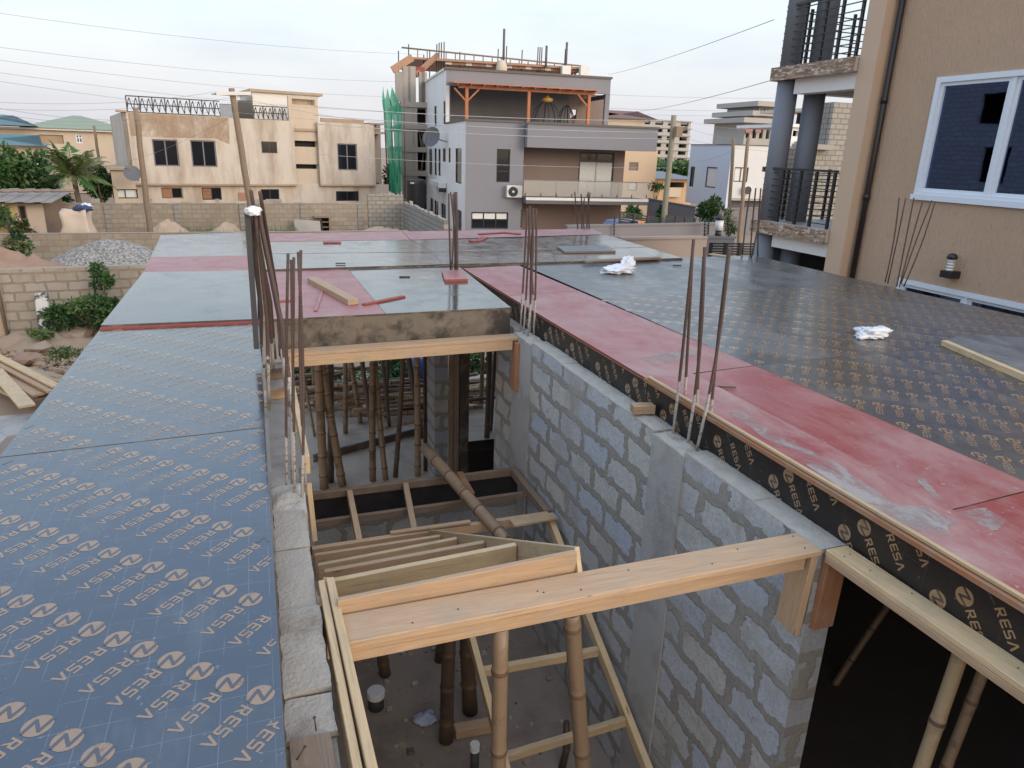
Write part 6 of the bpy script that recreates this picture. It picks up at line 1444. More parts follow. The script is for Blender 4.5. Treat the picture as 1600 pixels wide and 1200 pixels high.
# right-hand garden walls
def pw(x0, y0, Y0, x1, y1, Y1_, label, m, th=.2, cap=None):
    a, b_ = aty(x0, y0, Y0), aty(x1, y1, Y1_); t = thing('garden_wall', (a.x, a.y, 0), label, 'wall'); L = math.hypot(b_.x - a.x, b_.y - a.y); mb = MB()
    mb.hexa([(0, 0, -.3), (L, 0, -.3), (L, th, -.3), (0, th, -.3), (0, 0, a.z), (L, 0, b_.z), (L, th, b_.z), (0, th, a.z)], m)
    mb.hexa([(-.03, -.04, a.z + .003), (L + .03, -.04, b_.z + .003), (L + .03, th + .04, b_.z + .003), (-.03, th + .04, a.z + .003), (-.03, -.04, a.z + .07), (L + .03, -.04, b_.z + .07), (L + .03, th + .04, b_.z + .07), (-.03, th + .04, a.z + .07)], cap or m)
    o = mb.build('panel', t); o.rotation_euler = (0, 0, math.atan2(b_.y - a.y, b_.x - a.x)); return t
pw(*zR(-200, 955), 27, *zR(715, 938), 27.5, 'long mauve-grey garden wall crossed by the concrete pole', 'wall_grey')
pw(*zR(120, 1030), 19, *zR(620, 1022), 19.4, 'pinkish tan garden wall just behind the deck corner', 'wall_tan')
pw(*zR(622, 1020), 19.4, *zR(780, 1024), 19.6, 'slate-blue garden wall continuing the pinkish one', 'wall_slate')
pw(*zR(272, 792), 40, *zR(548, 842), 38, 'dark blue-grey wall sloping down beside the orange house', 'wall_slate')
pw(*zR(548, 860), 38, *zR(990, 845), 39, 'brown-grey wall in front of the white house', 'wall_grey')
def slatfence(x0, y0, x1, y1, yb, Y, label, name='slat_fence', n=7, ramp=0):
    a, b_ = aty(*zR(x0, y0), Y), aty(*zR(x1, y1), Y); c = aty(*zR(x0, yb), Y); t = thing(name, (a.x, Y, 0), label, 'fence'); L = b_.x - a.x; h = a.z - c.z
    mb = MB()
    for k in range(n): zz2 = -h + h * (k + .2) / n; mb.hexa([(0, 0, a.z + zz2), (L, 0, b_.z + zz2), (L, .03, b_.z + zz2), (0, .03, a.z + zz2), (0, 0, a.z + zz2 + h / n * .62), (L, 0, b_.z + zz2 + h / n * .62), (L, .03, b_.z + zz2 + h / n * .62), (0, .03, a.z + zz2 + h / n * .62)], 'black_metal')
    mb.build('slats', t).location = (0, 0, 0)
    for k in range(4): mb = MB(); x = L * k / 3; z_ = a.z + (b_.z - a.z) * k / 3; mb.box((x - .05, -.04, 0), (x + .05, .0, z_), 'black_metal'); mb.build('post', t)
slatfence(110, 862, 350, 900, 955, 29, 'dark slat fence left of the concrete pole')
slatfence(382, 885, 548, 902, 950, 29.5, 'dark slat fence right of the concrete pole')
slatfence(640, 1045, 900, 1048, 1120, 16.5, 'black slatted gate below the round columns', 'slat_gate', 5)
def elecrod(px, pyt, pyb, Y, label):
    a, b_ = aty(px, pyb, Y), aty(px + 1, pyt, Y); t = thing('fence_rod', a, label, 'electric fence rod', 'electric fence rods on the garden walls'); mb = MB(); mb.tube([a, b_], .018, 'black_metal', 6); part(mb, 'rod', t)
    for k in range(6): p = a.lerp(b_, (k + .6) / 6.4); mb = MB(); mb.lathe(p, [(.03, -.025), (.045, 0), (.03, .025)], 'pipe_black', 8); part(mb, 'insulator', t)
for (x, y0, y1, Y, l_) in ((72, 885, 1005, 27, 'insulator rod beside the blue car'), (603, 905, 1025, 19.4, 'insulator rod at the joint of the pink and slate walls'), (625, 905, 1000, 27.4, 'insulator rod behind the joint of the pink and slate walls'), (745, 900, 1040, 19.6, 'insulator rod right of the white gate lamp')):
    px, yt = zR(x, y0); yb = zR(x, y1)[1]; elecrod(px, yt, yb, Y, l_)
for (px, y0, y1, l_) in ((814, 326, 356, 'insulator rod in front of the grey house corner'), (960, 335, 360, 'insulator rod under the glass balcony end')): elecrod(px, y0, y1, 30, l_)
p = aty(*zR(680, 1015), 19.6); gl = thing('gate_lamp', p, 'white and black lamp standing on the slate garden wall', 'lamp'); mb = MB(); mb.lathe(p, [(.10, 0), (.10, .22)], 'black_metal', 12); part(mb, 'base', gl); mb = MB(); mb.lathe(p, [(.13, .225), (.13, .55)], 'cap_white', 14); part(mb, 'diffuser', gl); mb = MB(); mb.lathe(p, [(.16, .555), (.16, .62), (.05, .7)], 'black_metal', 12); part(mb, 'cap', gl)
# car behind the wall
cp = aty(*zR(150, 930), 29.8); car = thing('parked_car', (cp.x, 29.8, 0), 'blue-grey car whose rounded roof shows above the garden wall', 'car')
zr = aty(*zR(150, 912), 29.8).z; prof = [(-2.1, .35), (-2.1, .8), (-1.35, .95), (-.75, zr - .06), (.0, zr), (.75, zr - .05), (1.5, 1.0), (2.15, .85), (2.15, .35)]
mb = MB(); W2 = .85
L_ = [(x, y) for x, y in prof]; n = len(L_)
lft = [(cp.x + x, 29.8 - W2 * (.8 if z > 1 else 1), z) for x, z in L_]; rgt = [(cp.x + x, 29.8 + W2 * (.8 if z > 1 else 1), z) for x, z in L_]
for k in range(n): mb.face([lft[k], rgt[k], rgt[(k + 1) % n], lft[(k + 1) % n]], 'car_blue', smooth=True)
mb.face(lft, 'car_blue'); mb.face(rgt[::-1], 'car_blue'); part(mb, 'body', car)
for sx in (-1.3, 1.35):
    for sy in (-1, 1): mb = MB(); mb.tube([(cp.x + sx, 29.8 + sy * .62, .32), (cp.x + sx, 29.8 + sy * .86, .32)], .32, 'black_metal', 16); part(mb, 'wheel', car)
mb = MB(); mb.hexa([(cp.x - .95, 29.8 - .86, 1.0), (cp.x + 1.1, 29.8 - .86, 1.0), (cp.x + 1.1, 29.8 - .80, 1.0), (cp.x - .95, 29.8 - .80, 1.0), (cp.x - .55, 29.8 - .72, zr - .15), (cp.x + .6, 29.8 - .72, zr - .15), (cp.x + .6, 29.8 - .68, zr - .15), (cp.x - .55, 29.8 - .68, zr - .15)], 'dark_glass'); part(mb, 'side_window', car)
a, b_ = aty(*zR(215, 920), 28.6), aty(*zR(250, 945), 28.6); sg = thing('notice_sign', (a.x, 28.6, 0), 'small orange notice sign fixed to the dark slat fence', 'sign'); mb = MB(); mb.box((a.x, 28.6, b_.z), (b_.x, 28.63, a.z), 'sign_orange'); part(mb, 'board', sg); mb = MB(); mb.box(((a.x + b_.x) / 2 - .03, 28.635, 0), ((a.x + b_.x) / 2 + .03, 28.68, a.z - .02), 'black_metal'); part(mb, 'post', sg)
mb = MB()
for k in range(3): mb.box((a.x + .12, 28.592, b_.z + (a.z - b_.z) * (.25 + .22 * k)), (b_.x - .12 - .1 * (k % 2), 28.598, b_.z + (a.z - b_.z) * (.33 + .22 * k)), 'wood_red')
part(mb, 'marking', sg)

# ================================================================== YARD THINGS AT LEFT
def heap(name, c, rx, ry, h, m, label, cat, seed=1, rough=.12, pw_=1.4, kind=None, n=44):
    rr = random.Random(seed); off = Vector((rr.uniform(0, 99), rr.uniform(0, 99), 0)); mb = MB(); R = 16; base = 0; N = n
    for i in range(R + 1):
        f_ = i / R
        for k in range(N):
            a = 2 * math.pi * k / N; x, y = math.cos(a) * f_ * rx, math.sin(a) * f_ * ry
            z = h * max(0, 1 - f_) ** (1 / pw_) if pw_ > 1.01 else h * (1 - f_); z = h * (1 - f_ ** pw_) if pw_ != 1 else z
            z += h * rough * (1 - f_) * (mnoise.noise(Vector((x * 1.2, y * 1.2, 0)) + off) + .5 * mnoise.noise(Vector((x * 3.5, y * 3.5, 0)) + off)); mb.v.append(Vector((c[0] + x, c[1] + y, c[2] + z - .12 * f_)))
    mi = mb._m(m)
    for i in range(R):
        for k in range(N):
            k2 = (k + 1) % N; mb.f.append([i * N + k, (i + 1) * N + k, (i + 1) * N + k2, i * N + k2]); mb.mi.append(mi); mb.sm.append(True); mb.uv.append([(0, 0)] * 4)
    o = mb.build(name, None, origin=c); return tag(o, label, cat, None, kind)
p = aty(163, 420, 25.5); zt_ = aty(160, 374, 25.5).z
heap('gravel_heap', (aty(172, 400, 25.5).x, 25.5, -.05), 3.3, 2.6, zt_ + .05, 'gravel', 'grey crushed-stone heap behind the nearest wall', 'gravel heap', 3, .05, 1.6, n=60)
heap('soil_bank', (aty(-5, 400, 24).x, 24, -.05), 2.9, 2.5, aty(20, 400, 24).z + .05, 'red_earth', 'reddish soil bank left of the gravel heap', 'soil heap', 4, .45, 2.4)
for (x, y, w, h_, l_, sd) in ((265, 347, 24, 20, 'sandy mound by the wooden pole before the boundary wall', 5), (352, 352, 22, 14, 'low sandy mound before the middle of the boundary wall', 6), (598, 354, 30, 12, 'rounded sand heap near the green net', 7)):
    c = aty(x, y + 15, 38.5); heap('sand_heap', (c.x, 38.5, -.05), w * 38.5 / F * 1.7, 1.3, aty(x, y, 38.5).z + .05, 'sand', l_, 'sand heap', sd, .45, 2.2)
# big woven sack
c0, c1 = aty(93, 328, 35.5), aty(147, 365, 35.5); sk = thing('bulk_sack', ((c0.x + c1.x) / 2, 35.5, 0), 'big cream bulk sack with a dark cloth on top by the boundary wall', 'sack'); bm = bmesh.new(); bmesh.ops.create_cube(bm, size=1); bmesh.ops.subdivide_edges(bm, edges=bm.edges[:], cuts=7, use_grid_fill=True)
W2, Hs = (c1.x - c0.x), c0.z
for v in bm.verts:
    x, y, z = v.co; f_ = z + .5; v.co = Vector((x * W2 * (1.0 - .12 * f_ + .06 * math.sin(f_ * 6)), y * 1.3 * (1 - .1 * f_), f_ * Hs)); nn = mnoise.noise(v.co * 2.2) * .09; v.co += Vector((nn, mnoise.noise(v.co * 1.7 + Vector((5, 5, 5))) * .12, .10 * mnoise.noise(v.co * 2 + Vector((9, 0, 0))) * (f_ > .9) * 2))
me = bpy.data.meshes.new('sack_body'); bm.to_mesh(me); bm.free(); me.materials.append(M['sack'])
for pz_ in me.polygons: pz_.use_smooth = True
o = bpy.data.objects.new('sack_body', me); COL.objects.link(o); o.parent = sk
pp = aty(130, 330, 35.2); blob('dark_cloth', pp, (.34, .3, .16), 'cloth_dark', 'dark blue cloth lying on the cream bulk sack', 'cloth', 8); blob('white_cloth', aty(136, 327, 35.4) + Vector((0, 0, -.05)), (.22, .2, .2), 'plastic_bag', 'white scrap beside the dark cloth on the bulk sack', 'cloth', 18)
# shack
SHK = Fac('shack', 20, 340, 36, 0, 'small patched shack with a rusty sheet roof at the left edge', 'shed'); zW = lambda x, y: (x * .1625, 290 + y * .1625)
q = SHK.rect(zW(-300, 170), zW(455, 470)); wq = SHK.rect(zW(165, 190), zW(268, 330)); um = SHK.uv(*zW(160, 300))[0]
mb = MB(); mb.wall(um, q[1], 0, q[3], [wq], 0, .1, 'sack'); mb.wall(q[0], um - .003, 0, q[3], [], 0, .1, 'yellow_wall'); sidewall(mb, q[1] + .002, .11, 3.5, 0, q[3], [], .1, 'wood_old', True); mb.wall(q[0], q[1], 0, q[3], [], 2, .1, 'void'); mb.build('wall', SHK.root)
rng = SHK.rect(zW(-300, 90), zW(490, 165), -.5); mb = MB()
for k in range(9):
    x0, x1 = rng[0] + (rng[1] - rng[0]) * k / 9, rng[0] + (rng[1] - rng[0]) * (k + 1) / 9 + .06; dz_ = .03 * (k % 2); mb.hexa([(x0, -.7, rng[2] + dz_), (x1, -.7, rng[2] + dz_), (x1, 3.8, rng[3] + dz_ - .03), (x0, 3.8, rng[3] + dz_ - .03), (x0, -.7, rng[2] + .025 + dz_), (x1, -.7, rng[2] + .025 + dz_), (x1, 3.8, rng[3] + dz_), (x0, 3.8, rng[3] + dz_)], 'roof_rust')
mb.build('roof', SHK.root); mb = MB(); 
for k in range(5): x = rng[0] + (rng[1] - rng[0]) * (k + .4) / 5; mb.tube([(x, .5 + k * .2, rng[3] + .06), (x + .9, 1.5, rng[3] + .09)], .05, 'wood_old', 6)
mb.build('roof_weights', SHK.root); window(SHK.root, *wq, .04, frame='wood_old', glass_='void', mull=0, fw=.06)
# white-streaked post leaning at the bush wall
a, b_ = aty(72, 518, 19.0), aty(64, 457, 19.2); mb = MB(); mb.beam(a, b_, .27, .14, 'stub', up=(0, 1, 0)); tag(mb.build('concrete_post', None, origin=a, bevel=.02), 'white-streaked concrete stub leaning on the bush wall', 'post')
# planks bottom left
pl = lambda x, y: (x * .18335, 500 + y * .18335)
for k, (p0, p1, w, m_, l_) in enumerate((((-60, 290), (480, 565), .15, 'wood_pale', 'long pale plank lying topmost on the pile at left'), ((-60, 355), (432, 612), .11, 'wood_new', 'plank just below the topmost of the pile at left'), ((-40, 430), (232, 735), .24, 'wood_pale', 'broad plank fanning out towards the viewer at the pile front'),
                                  ((-60, 480), (300, 668), .10, 'wood_new', 'thin plank between the broad front plank and the pile'), ((-60, 330), (455, 590), .09, 'wood_old', 'narrow greyish plank wedged under the topmost one'), ((60, 350), (500, 530), .09, 'wood_pale', 'narrow pale plank along the far side of the pile'), ((-60, 515), (180, 690), .10, 'wood_old', 'greyish lath under the broad front plank'), ((-60, 560), (150, 665), .12, 'wood_pale', 'short-looking plank at the near edge of the pile'), ((120, 395), (530, 492), .16, 'wood_new', 'far plank of the pile pointing under the deck'), ((170, 440), (515, 515), .14, 'wood_pale', 'second far plank of the pile under the deck'), ((-60, 400), (330, 640), .22, 'wood_new', 'plank in the middle of the pile beneath the others'), ((250, 690), (420, 640), .22, 'wood_old', 'orange-brown offcut at the tip of the pile'))):
    z = (.36, .30, .34, .16, .28, .24, .12, .10, .18, .16, .22, .14)[k]; a, b_ = atz(*pl(*p0), z), atz(*pl(*p1), z); mb = MB(); mb.beam(a, b_, w, .045, m_); tag(mb.build('timber_plank', None, origin=a, bevel=.004), l_, 'plank', 'planks piled beside the left deck')
mb = MB(); a, b_ = atz(*pl(-60, 1200), .06), atz(*pl(120, 1005), .06); mb.beam(a, b_, .16, .10, 'wood_old'); tag(mb.build('timber_plank', None, origin=a), 'grey timber by the puddle at the left deck edge', 'plank', 'planks piled beside the left deck')
p = atz(-8, 682, .02); mb = MB(); mb.face([(p.x + .75 * math.cos(t) * (1 + .2 * math.sin(3 * t)), p.y + 1.1 * math.sin(t) * (1 + .15 * math.cos(2 * t)), .05) for t in [2 * math.pi * k / 24 for k in range(24)]], 'concrete'); tag(mb.build('puddle', None, origin=p), kind='structure')
# rubble
for (px, py, w, h_, l_, sd) in ((95, 540, 1.5, .38, 'low brown soil mound strewn with rubble by the bush', 51), (20, 535, 1.2, .3, 'brown soil mound at the picture edge by the plastered wall', 52), (140, 528, 1.0, .42, 'tan soil mound under the bush beside the deck', 53)):
    p = atz(px, py, 0); heap('soil_mound', (p.x, p.y, -.06), w, w * .8, h_, 'rubble', l_, 'soil heap', sd, .7, 1.8)
rr = random.Random(77); mb = MB()
def stone(mb, c, s_, m):
    bm = bmesh.new(); bmesh.ops.create_icosphere(bm, subdivisions=2, radius=1); o_ = Vector((rr.uniform(0, 99), rr.uniform(0, 99), 0)); sc_ = Vector((rr.uniform(.7, 1.4), rr.uniform(.7, 1.3), rr.uniform(.45, .8)))
    for v in bm.verts: k = 1 + .5 * mnoise.noise(v.co * 1.3 + o_); v.co = Vector((v.co.x * sc_.x, v.co.y * sc_.y, v.co.z * sc_.z)) * k * s_ + Vector(c)
    for f_ in bm.faces: mb.face([v.co.copy() for v in f_.verts], m)
    bm.free()
heap_c = atz(110, 545, 0)
for k in range(620):
    px, py = rr.uniform(-20, 175), rr.uniform(515, 590)
    if px > 170 - (py - 515) * .7: continue
    p = atz(px, py, 0); stone(mb, (p.x, p.y, rr.uniform(-.02, .08)), rr.choice([.02, .03, .04, .05, .07, .11]) * rr.uniform(.7, 1.2), rr.choice(['rubble', 'rubble', 'rubble', 'red_earth', 'sand']))
for k in range(120):
    px, py = rr.uniform(60, 160), rr.uniform(545, 580); p = atz(px, py, 0); stone(mb, (p.x, p.y, .0), rr.uniform(.02, .06), 'gravel')
tag(mb.build('rubble', None), kind='stuff')
for (px, py, s_, l_) in ((65, 547, .30, 'orange-brown stone lying on top of the rubble'), (45, 562, .28, 'brown stone at the left of the rubble'), (108, 525, .42, 'flat tan slab of rubble at the foot of the bush')):
    p = atz(px, py, .15); mb = MB(); stone(mb, p, s_, 'red_earth' if s_ < .29 else 'rubble'); tag(mb.build('stone', None, origin=p), l_, 'stone')
# heap of bamboo beyond the props
rr = random.Random(9)
for k in range(46):
    px = rr.uniform(468, 700); p = atz(px, rr.uniform(606, 655), FLOOR); an = rr.uniform(-.5, .5) + (math.pi if rr.random() < .5 else 0); L = rr.uniform(1.2, 2.6); z = FLOOR + rr.uniform(.03, .5) * (1 if px < 590 else .5); d = Vector((math.cos(an), math.sin(an) * .6, rr.uniform(-.08, .10))) * L / 2
    bamboo(Vector((p.x, p.y, z)) - d, Vector((p.x, p.y, z)) + d, rr.uniform(.03, .045), 'loose bamboo length lying in the heap seen through the props', rr.choice(['bamboo', 'bamboo_pale', 'bamboo_dark']), 'bamboo lengths in the heap', seed=k, name='bamboo_pole', bow=.05, cat='bamboo pole')
for k in range(4):
    a, b_ = atz(734, 604 - 3 + k * 5, FLOOR), atz(790, 592 + k * 5, FLOOR); bamboo(a + Vector((-.3, 0, .06)), b_ + Vector((.3, 0, .1)), .05, 'straight bamboo pole lying to the right of the block pier', 'bamboo_pale', 'bamboo poles right of the pier', seed=90 + k, name='bamboo_pole', cat='bamboo pole')
p = atz(660, 598, FLOOR); mb = MB(); mb.tube([p + Vector((0, 0, .0)), p + Vector((0, .1, .5))], .28, 'blue_plastic', 18); tag(mb.build('blue_drum', None, origin=p), 'blue plastic drum half hidden behind the props', 'drum')

# ================================================================== PLANTS
def crown(root, c, R, n, size, mats, name='crown', clumps=10, seed=1, hole=.0, squash=1.0, world=True, aspect=1.7):
    rr = random.Random(seed); cl = []
    for k in range(clumps):
        while True:
            v = Vector((rr.uniform(-1, 1), rr.uniform(-1, 1), rr.uniform(-1, 1)))
            if .3 < v.length < 1: break
        cl.append((Vector((v.x * R[0], v.y * R[1], v.z * R[2])) * .78, rr.uniform(.28, .5), rr.choice(mats)))
    mb = MB()
    for k in range(n):
        cc, rad, mt = rr.choice(cl); v = Vector((rr.gauss(0, 1), rr.gauss(0, 1), rr.gauss(0, 1))); v = v.normalized() * rr.uniform(.35, 1.05)
        p = Vector(c) + cc + Vector((v.x * R[0], v.y * R[1], v.z * R[2])) * rad; s_ = size * rr.uniform(.6, 1.3)
        if rr.random() < .25: mt = rr.choice(mats)
        d = (v.normalized() + Vector((rr.uniform(-.8, .8), rr.uniform(-.8, .8), rr.uniform(-.9, .5)))).normalized(); s1 = d.orthogonal().normalized(); s1 = Matrix.Rotation(rr.uniform(0, 6.28), 3, d) @ s1
        a = p; b_ = p + d * s_ * aspect; w = s1 * s_ * .42; m1 = p + d * s_ * aspect * .45 + d.cross(s1) * s_ * .12
        mb.face([a, m1 - w, b_, m1 + w], mt)
    return part(mb, name, root)
def tree(name, px, py, Y, R, label, n, size, mats, trunk_r=.12, zc=None, seed=1, clumps=12, cat='tree', stems=1, aspect=1.7, tk='trunk'):
    c = aty(px, py, Y); t = thing(name, (c.x, Y, 0), label, cat); z0 = 0
    for k in range(stems):
        mb = MB(); ox, oy = rnd.uniform(-.25, .25) * R[0] * (stems > 1), rnd.uniform(-.2, .2) * R[1] * (stems > 1)
        mb.tube([(c.x + ox * .3, Y + oy * .3, -.1), (c.x + ox * .6 + .05, Y + oy, max(.2, c.z * .5)), (c.x + ox, Y + oy, max(.3, c.z + R[2] * .3))], [trunk_r, trunk_r * .8, trunk_r * .35], 'bark', 8)
        for j in range(4):
            an = j * 1.6 + k; zz2 = max(.2, c.z * .6); mb.tube([(c.x + ox * .6, Y + oy, zz2), (c.x + ox + math.cos(an) * R[0] * .6, Y + oy + math.sin(an) * R[1] * .6, c.z + R[2] * .2)], [trunk_r * .5, trunk_r * .15], 'bark', 6)
        part(mb, tk, t)
    crown(t, c, R, n, size, mats, 'crown' if tk == 'trunk' else 'foliage', clumps, seed, aspect=aspect); return t
tree('leafy_tree', 20, 274, 44, (1.9, 1.7, 1.55), 'rounded bright green tree at the left edge beyond the shack', 5200, .17, ['leaf', 'leaf_lt', 'leaf', 'leaf_dk'], .16, seed=2, clumps=22)
tree('leafy_tree', 154, 288, 44.5, (.75, .7, 1.0), 'small dark tree to the right of the palm', 1700, .13, ['leaf', 'leaf_dk'], .09, seed=3, clumps=10)
tree('leafy_tree', 75, 300, 45.5, (1.1, .9, .8), 'shaded dark foliage between the palm and the bright tree', 2200, .16, ['leaf_dk', 'leaf'], .09, seed=31, clumps=10)
# palm
pc = aty(112, 262, 43); pt = thing('palm_tree', (pc.x, 43, 0), 'grey-green coconut palm standing behind the boundary wall', 'tree'); mb = MB(); mb.tube([(pc.x + .15, 43, -.1), (pc.x + .08, 43, 1.5), (pc.x, 43, pc.z - .3)], [.16, .13, .11], 'bark', 9); part(mb, 'trunk', pt)
rr = random.Random(4)
for k in range(20):
    an = 2 * math.pi * k / 20 + rr.uniform(-.2, .2); el = rr.uniform(.1, 1.25); L = rr.uniform(2.0, 3.0); mb = MB(); pth = []
    for j in range(13):
        s_ = j / 12; r_ = L * s_ * math.cos(el) * (1 - .12 * s_) ; z = L * s_ * math.sin(el) - 1.15 * s_ * s_ * (1.2 - .3 * el); pth.append(Vector((pc.x - .0 + math.cos(an) * r_, 43 + math.sin(an) * r_, pc.z - .35 + z)))
    mb.tube(pth, [.03 * (1 - .8 * j / 12) + .004 for j in range(13)], 'leaf_lt', 5); mt = rr.choice(['leaf_dry', 'leaf_lt', 'leaf_dry', 'leaf'])
    for j in range(2, 60):
        s_ = j / 60 * 12; i = min(11, int(s_)); p = pth[i].lerp(pth[i + 1], s_ - i); t = (pth[i + 1] - pth[i]).normalized(); sd_ = t.cross(Vector((0, 0, 1))).normalized()
        for sg_ in (-1, 1):
            l2 = (.62 * math.sin(min(1, j / 60 + .18) * math.pi) + .1) * rr.uniform(.8, 1.1); d = (sd_ * sg_ * .8 + t * .55 + Vector((0, 0, -.35 - rr.uniform(0, .3)))).normalized(); w = t * .028
            mb.face([p - w, p + d * l2 * .5 - w, p + d * l2, p + d * l2 * .5 + w], mt)
    part(mb, 'frond', pt)
tree('climbing_bush', 136, 490, 18.9, (.82, .45, .46), 'dense dark green bush against the nearest wall', 2400, .075, ['leaf', 'leaf_dk', 'leaf', 'leaf_lt'], .03, seed=5, clumps=14, cat='bush', stems=3, tk='stem')
tree('climbing_bush', 160, 437, 19.2, (.24, .18, .40), 'upright vine shoot rising above the bush to the wall top', 420, .07, ['leaf', 'leaf_dk'], .015, seed=6, clumps=7, cat='bush', tk='stem')
tree('climbing_bush', 182, 490, 19.1, (.36, .3, .36), 'right-hand end of the bush disappearing behind the deck', 900, .085, ['leaf', 'leaf_dk'], .02, seed=61, clumps=7, cat='bush', tk='stem')
tree('small_weed', 62, 522, 18.2, (.35, .25, .10), 'light green weed at the foot of the white-streaked stub', 350, .06, ['leaf_lt', 'leaf'], .008, seed=62, clumps=5, cat='weed', tk='stem')
tree('shrub', 27, 383, 30.2, (.52, .45, .5), 'dark shrub growing at the middle wall near the left edge', 900, .10, ['leaf_dk', 'leaf', 'leaf_dry'], .03, seed=7, clumps=9, cat='bush', stems=2, tk='stem')
tree('shrub', 12, 343, 35, (.45, .4, .7), 'yellow-green shrub with pale flowers before the shack', 800, .09, ['leaf_lt', 'leaf_lt', 'leaf', 'offwhite'], .03, seed=71, clumps=9, cat='bush', stems=2, tk='stem')
tree('shrub', 42, 355, 35, (.55, .4, .32), 'reddish and green low plant before the shack window', 500, .08, ['leaf_dk', 'leaf', 'red_edge'], .02, seed=72, clumps=7, cat='bush', tk='stem')
tree('small_weed', 120, 553, 15.2, (.5, .35, .2), 'pale weed on the gravelly soil near the planks', 380, .05, ['leaf_lt', 'leaf', 'leaf_dry'], .008, seed=73, clumps=6, cat='weed', tk='stem')
# grass in front of boundary wall
rr = random.Random(12); mb = MB()
for (x0, x1, y, dn) in ((280, 390, 360, 900), (420, 465, 362, 380), (232, 262, 360, 120)):
    for k in range(dn):
        px = rr.uniform(x0, x1); Yg = rr.uniform(35, 40); p = aty(px, y, Yg); hgt = rr.uniform(.25, .75); x = p.x; mb.face([(x - .02, Yg, -.05), (x + .02, Yg, -.05), (x + rr.uniform(-.15, .15), Yg + rr.uniform(-.1, .1), hgt)], rr.choice(['leaf_lt', 'leaf', 'leaf_dry']))
tag(mb.build('grass', None), kind='stuff')
# greenery seen below the middle deck
for (px, py, l_, sd) in ((505, 583, 'weeds behind the bamboo heap at the left of the opening', 81), (625, 575, 'weeds behind the bamboo heap at the middle of the opening', 82), (742, 575, 'weeds right of the block pier', 83)):
    tree('shrub', px, py, 14.6, (.75, .5, .42), l_, 900, .08, ['leaf', 'leaf_lt', 'leaf_dk'], .015, seed=sd, clumps=9, cat='bush', tk='stem')
tree('frangipani_tree', *zR(645, 850), 33, (.72, .65, .62), 'spiky-leaved garden tree below the white flat-roofed house', 1100, .11, ['leaf', 'leaf_dk', 'leaf_lt'], .05, seed=8, clumps=16, aspect=2.6)
tree('leafy_tree', *zR(752, 925), 26, (.36, .32, .5), 'thin dry-looking bush between the two timber poles', 600, .07, ['leaf_dk', 'leaf', 'leaf_dry'], .05, seed=9, clumps=12)
tree('shrub', *zR(322, 715), 41, (.6, .5, .28), 'flowering shrub beside the concrete pole', 260, .12, ['leaf_lt', 'leaf', 'leaf_lt', 'red_edge'], .05, seed=10, clumps=9, cat='bush', tk='stem')
tree('shrub', *zR(190, 878), 34, (.45, .4, .3), 'palm-like shrub behind the slat fence', 260, .12, ['leaf', 'leaf_dk'], .05, seed=11, clumps=8, cat='bush', aspect=2.6, tk='stem')
tree('shrub', *zR(350, 880), 33, (.2, .2, .4), 'narrow dark shrub hugging the concrete pole', 420, .12, ['leaf_dk', 'leaf'], .03, seed=13, clumps=7, cat='bush', tk='stem')
tree('shrub', 612, 280, 52, (.5, .45, 1.1), 'dark bush between the stained building and the green net', 900, .14, ['leaf_dk', 'leaf'], .04, seed=14, clumps=9, cat='bush', tk='stem')
rr = random.Random(21); mb = MB()
for k in range(5200):
    px = rr.uniform(1018, 1082); t = rr.random(); y_ = 256 + 14 * (1 - math.sqrt(t)) + rr.uniform(-4, 4) + 5 * mnoise.noise(Vector((px * .11, 0, 0))); Yt = rr.uniform(86, 96); p = aty(px, y_ + 2, Yt); s_ = rr.uniform(.25, .5); d = Vector((rr.uniform(-1, 1), rr.uniform(-1, 1), rr.uniform(-1, 1))).normalized(); e = d.orthogonal().normalized(); mb.face([p, p + d * s_ + e * s_ * .5, p + d * s_ * 2, p + d * s_ - e * s_ * .5], rr.choice(['leaf', 'leaf_dk', 'leaf_lt']))
tag(mb.build('treeline', None), kind='stuff')

# ================================================================== POLES AND WIRES
def pole(name, px0, py0, px1, py1, Y, w, m, label, arms=()):
    """foot (px1,py1) at depth Y, head (px0,py0)"""
    a, b_ = aty(px1, py1, Y), aty(px0, py0, Y); k = (0 - a.z) / (b_.z - a.z); foot = a + (b_ - a) * k; foot.z = -.1
    t = thing(name, (foot.x, foot.y, 0), label, 'utility pole'); r_ = w / 2 / F * (a - CAM).length * .95; n = 8; mb = MB(); mb.tube([foot.lerp(b_, i / n) + Vector((rnd.uniform(-.02, .02), 0, 0)) for i in range(n + 1)], [r_ * (1.06 - .2 * i / n) for i in range(n + 1)], m, 10); part(mb, 'shaft', t)
    for (x0, y0, x1, y1, w2, m2) in arms: mb = MB(); mb.beam(aty(x0, y0, Y - r_ - .08), aty(x1, y1, Y - r_ - .08), w2, w2 * 1.2, m2); part(mb, 'crossarm', t)
    return t, b_
pole('utility_pole', 212, 168, 238, 392, 33.5, 8, 'pole_wood', 'brown timber pole left of the stained building')
tP, hP = pole('utility_pole', 362, 138, 391, 320, 37, 9.5, 'pole_wood', 'taller timber pole with a white crossarm before the stained building', [(338, 146, 392, 146, .12, 'offwhite')])
pole('utility_pole', 147, 196, 156, 262, 60, 4, 'pole_wood', 'thin far pole in front of the green-roofed block')
pole('utility_pole', 1053, 180, 1035, 368, 30, 9, 'pole_conc', 'mossy concrete pole with transformer gear left of the white flat-roofed house')
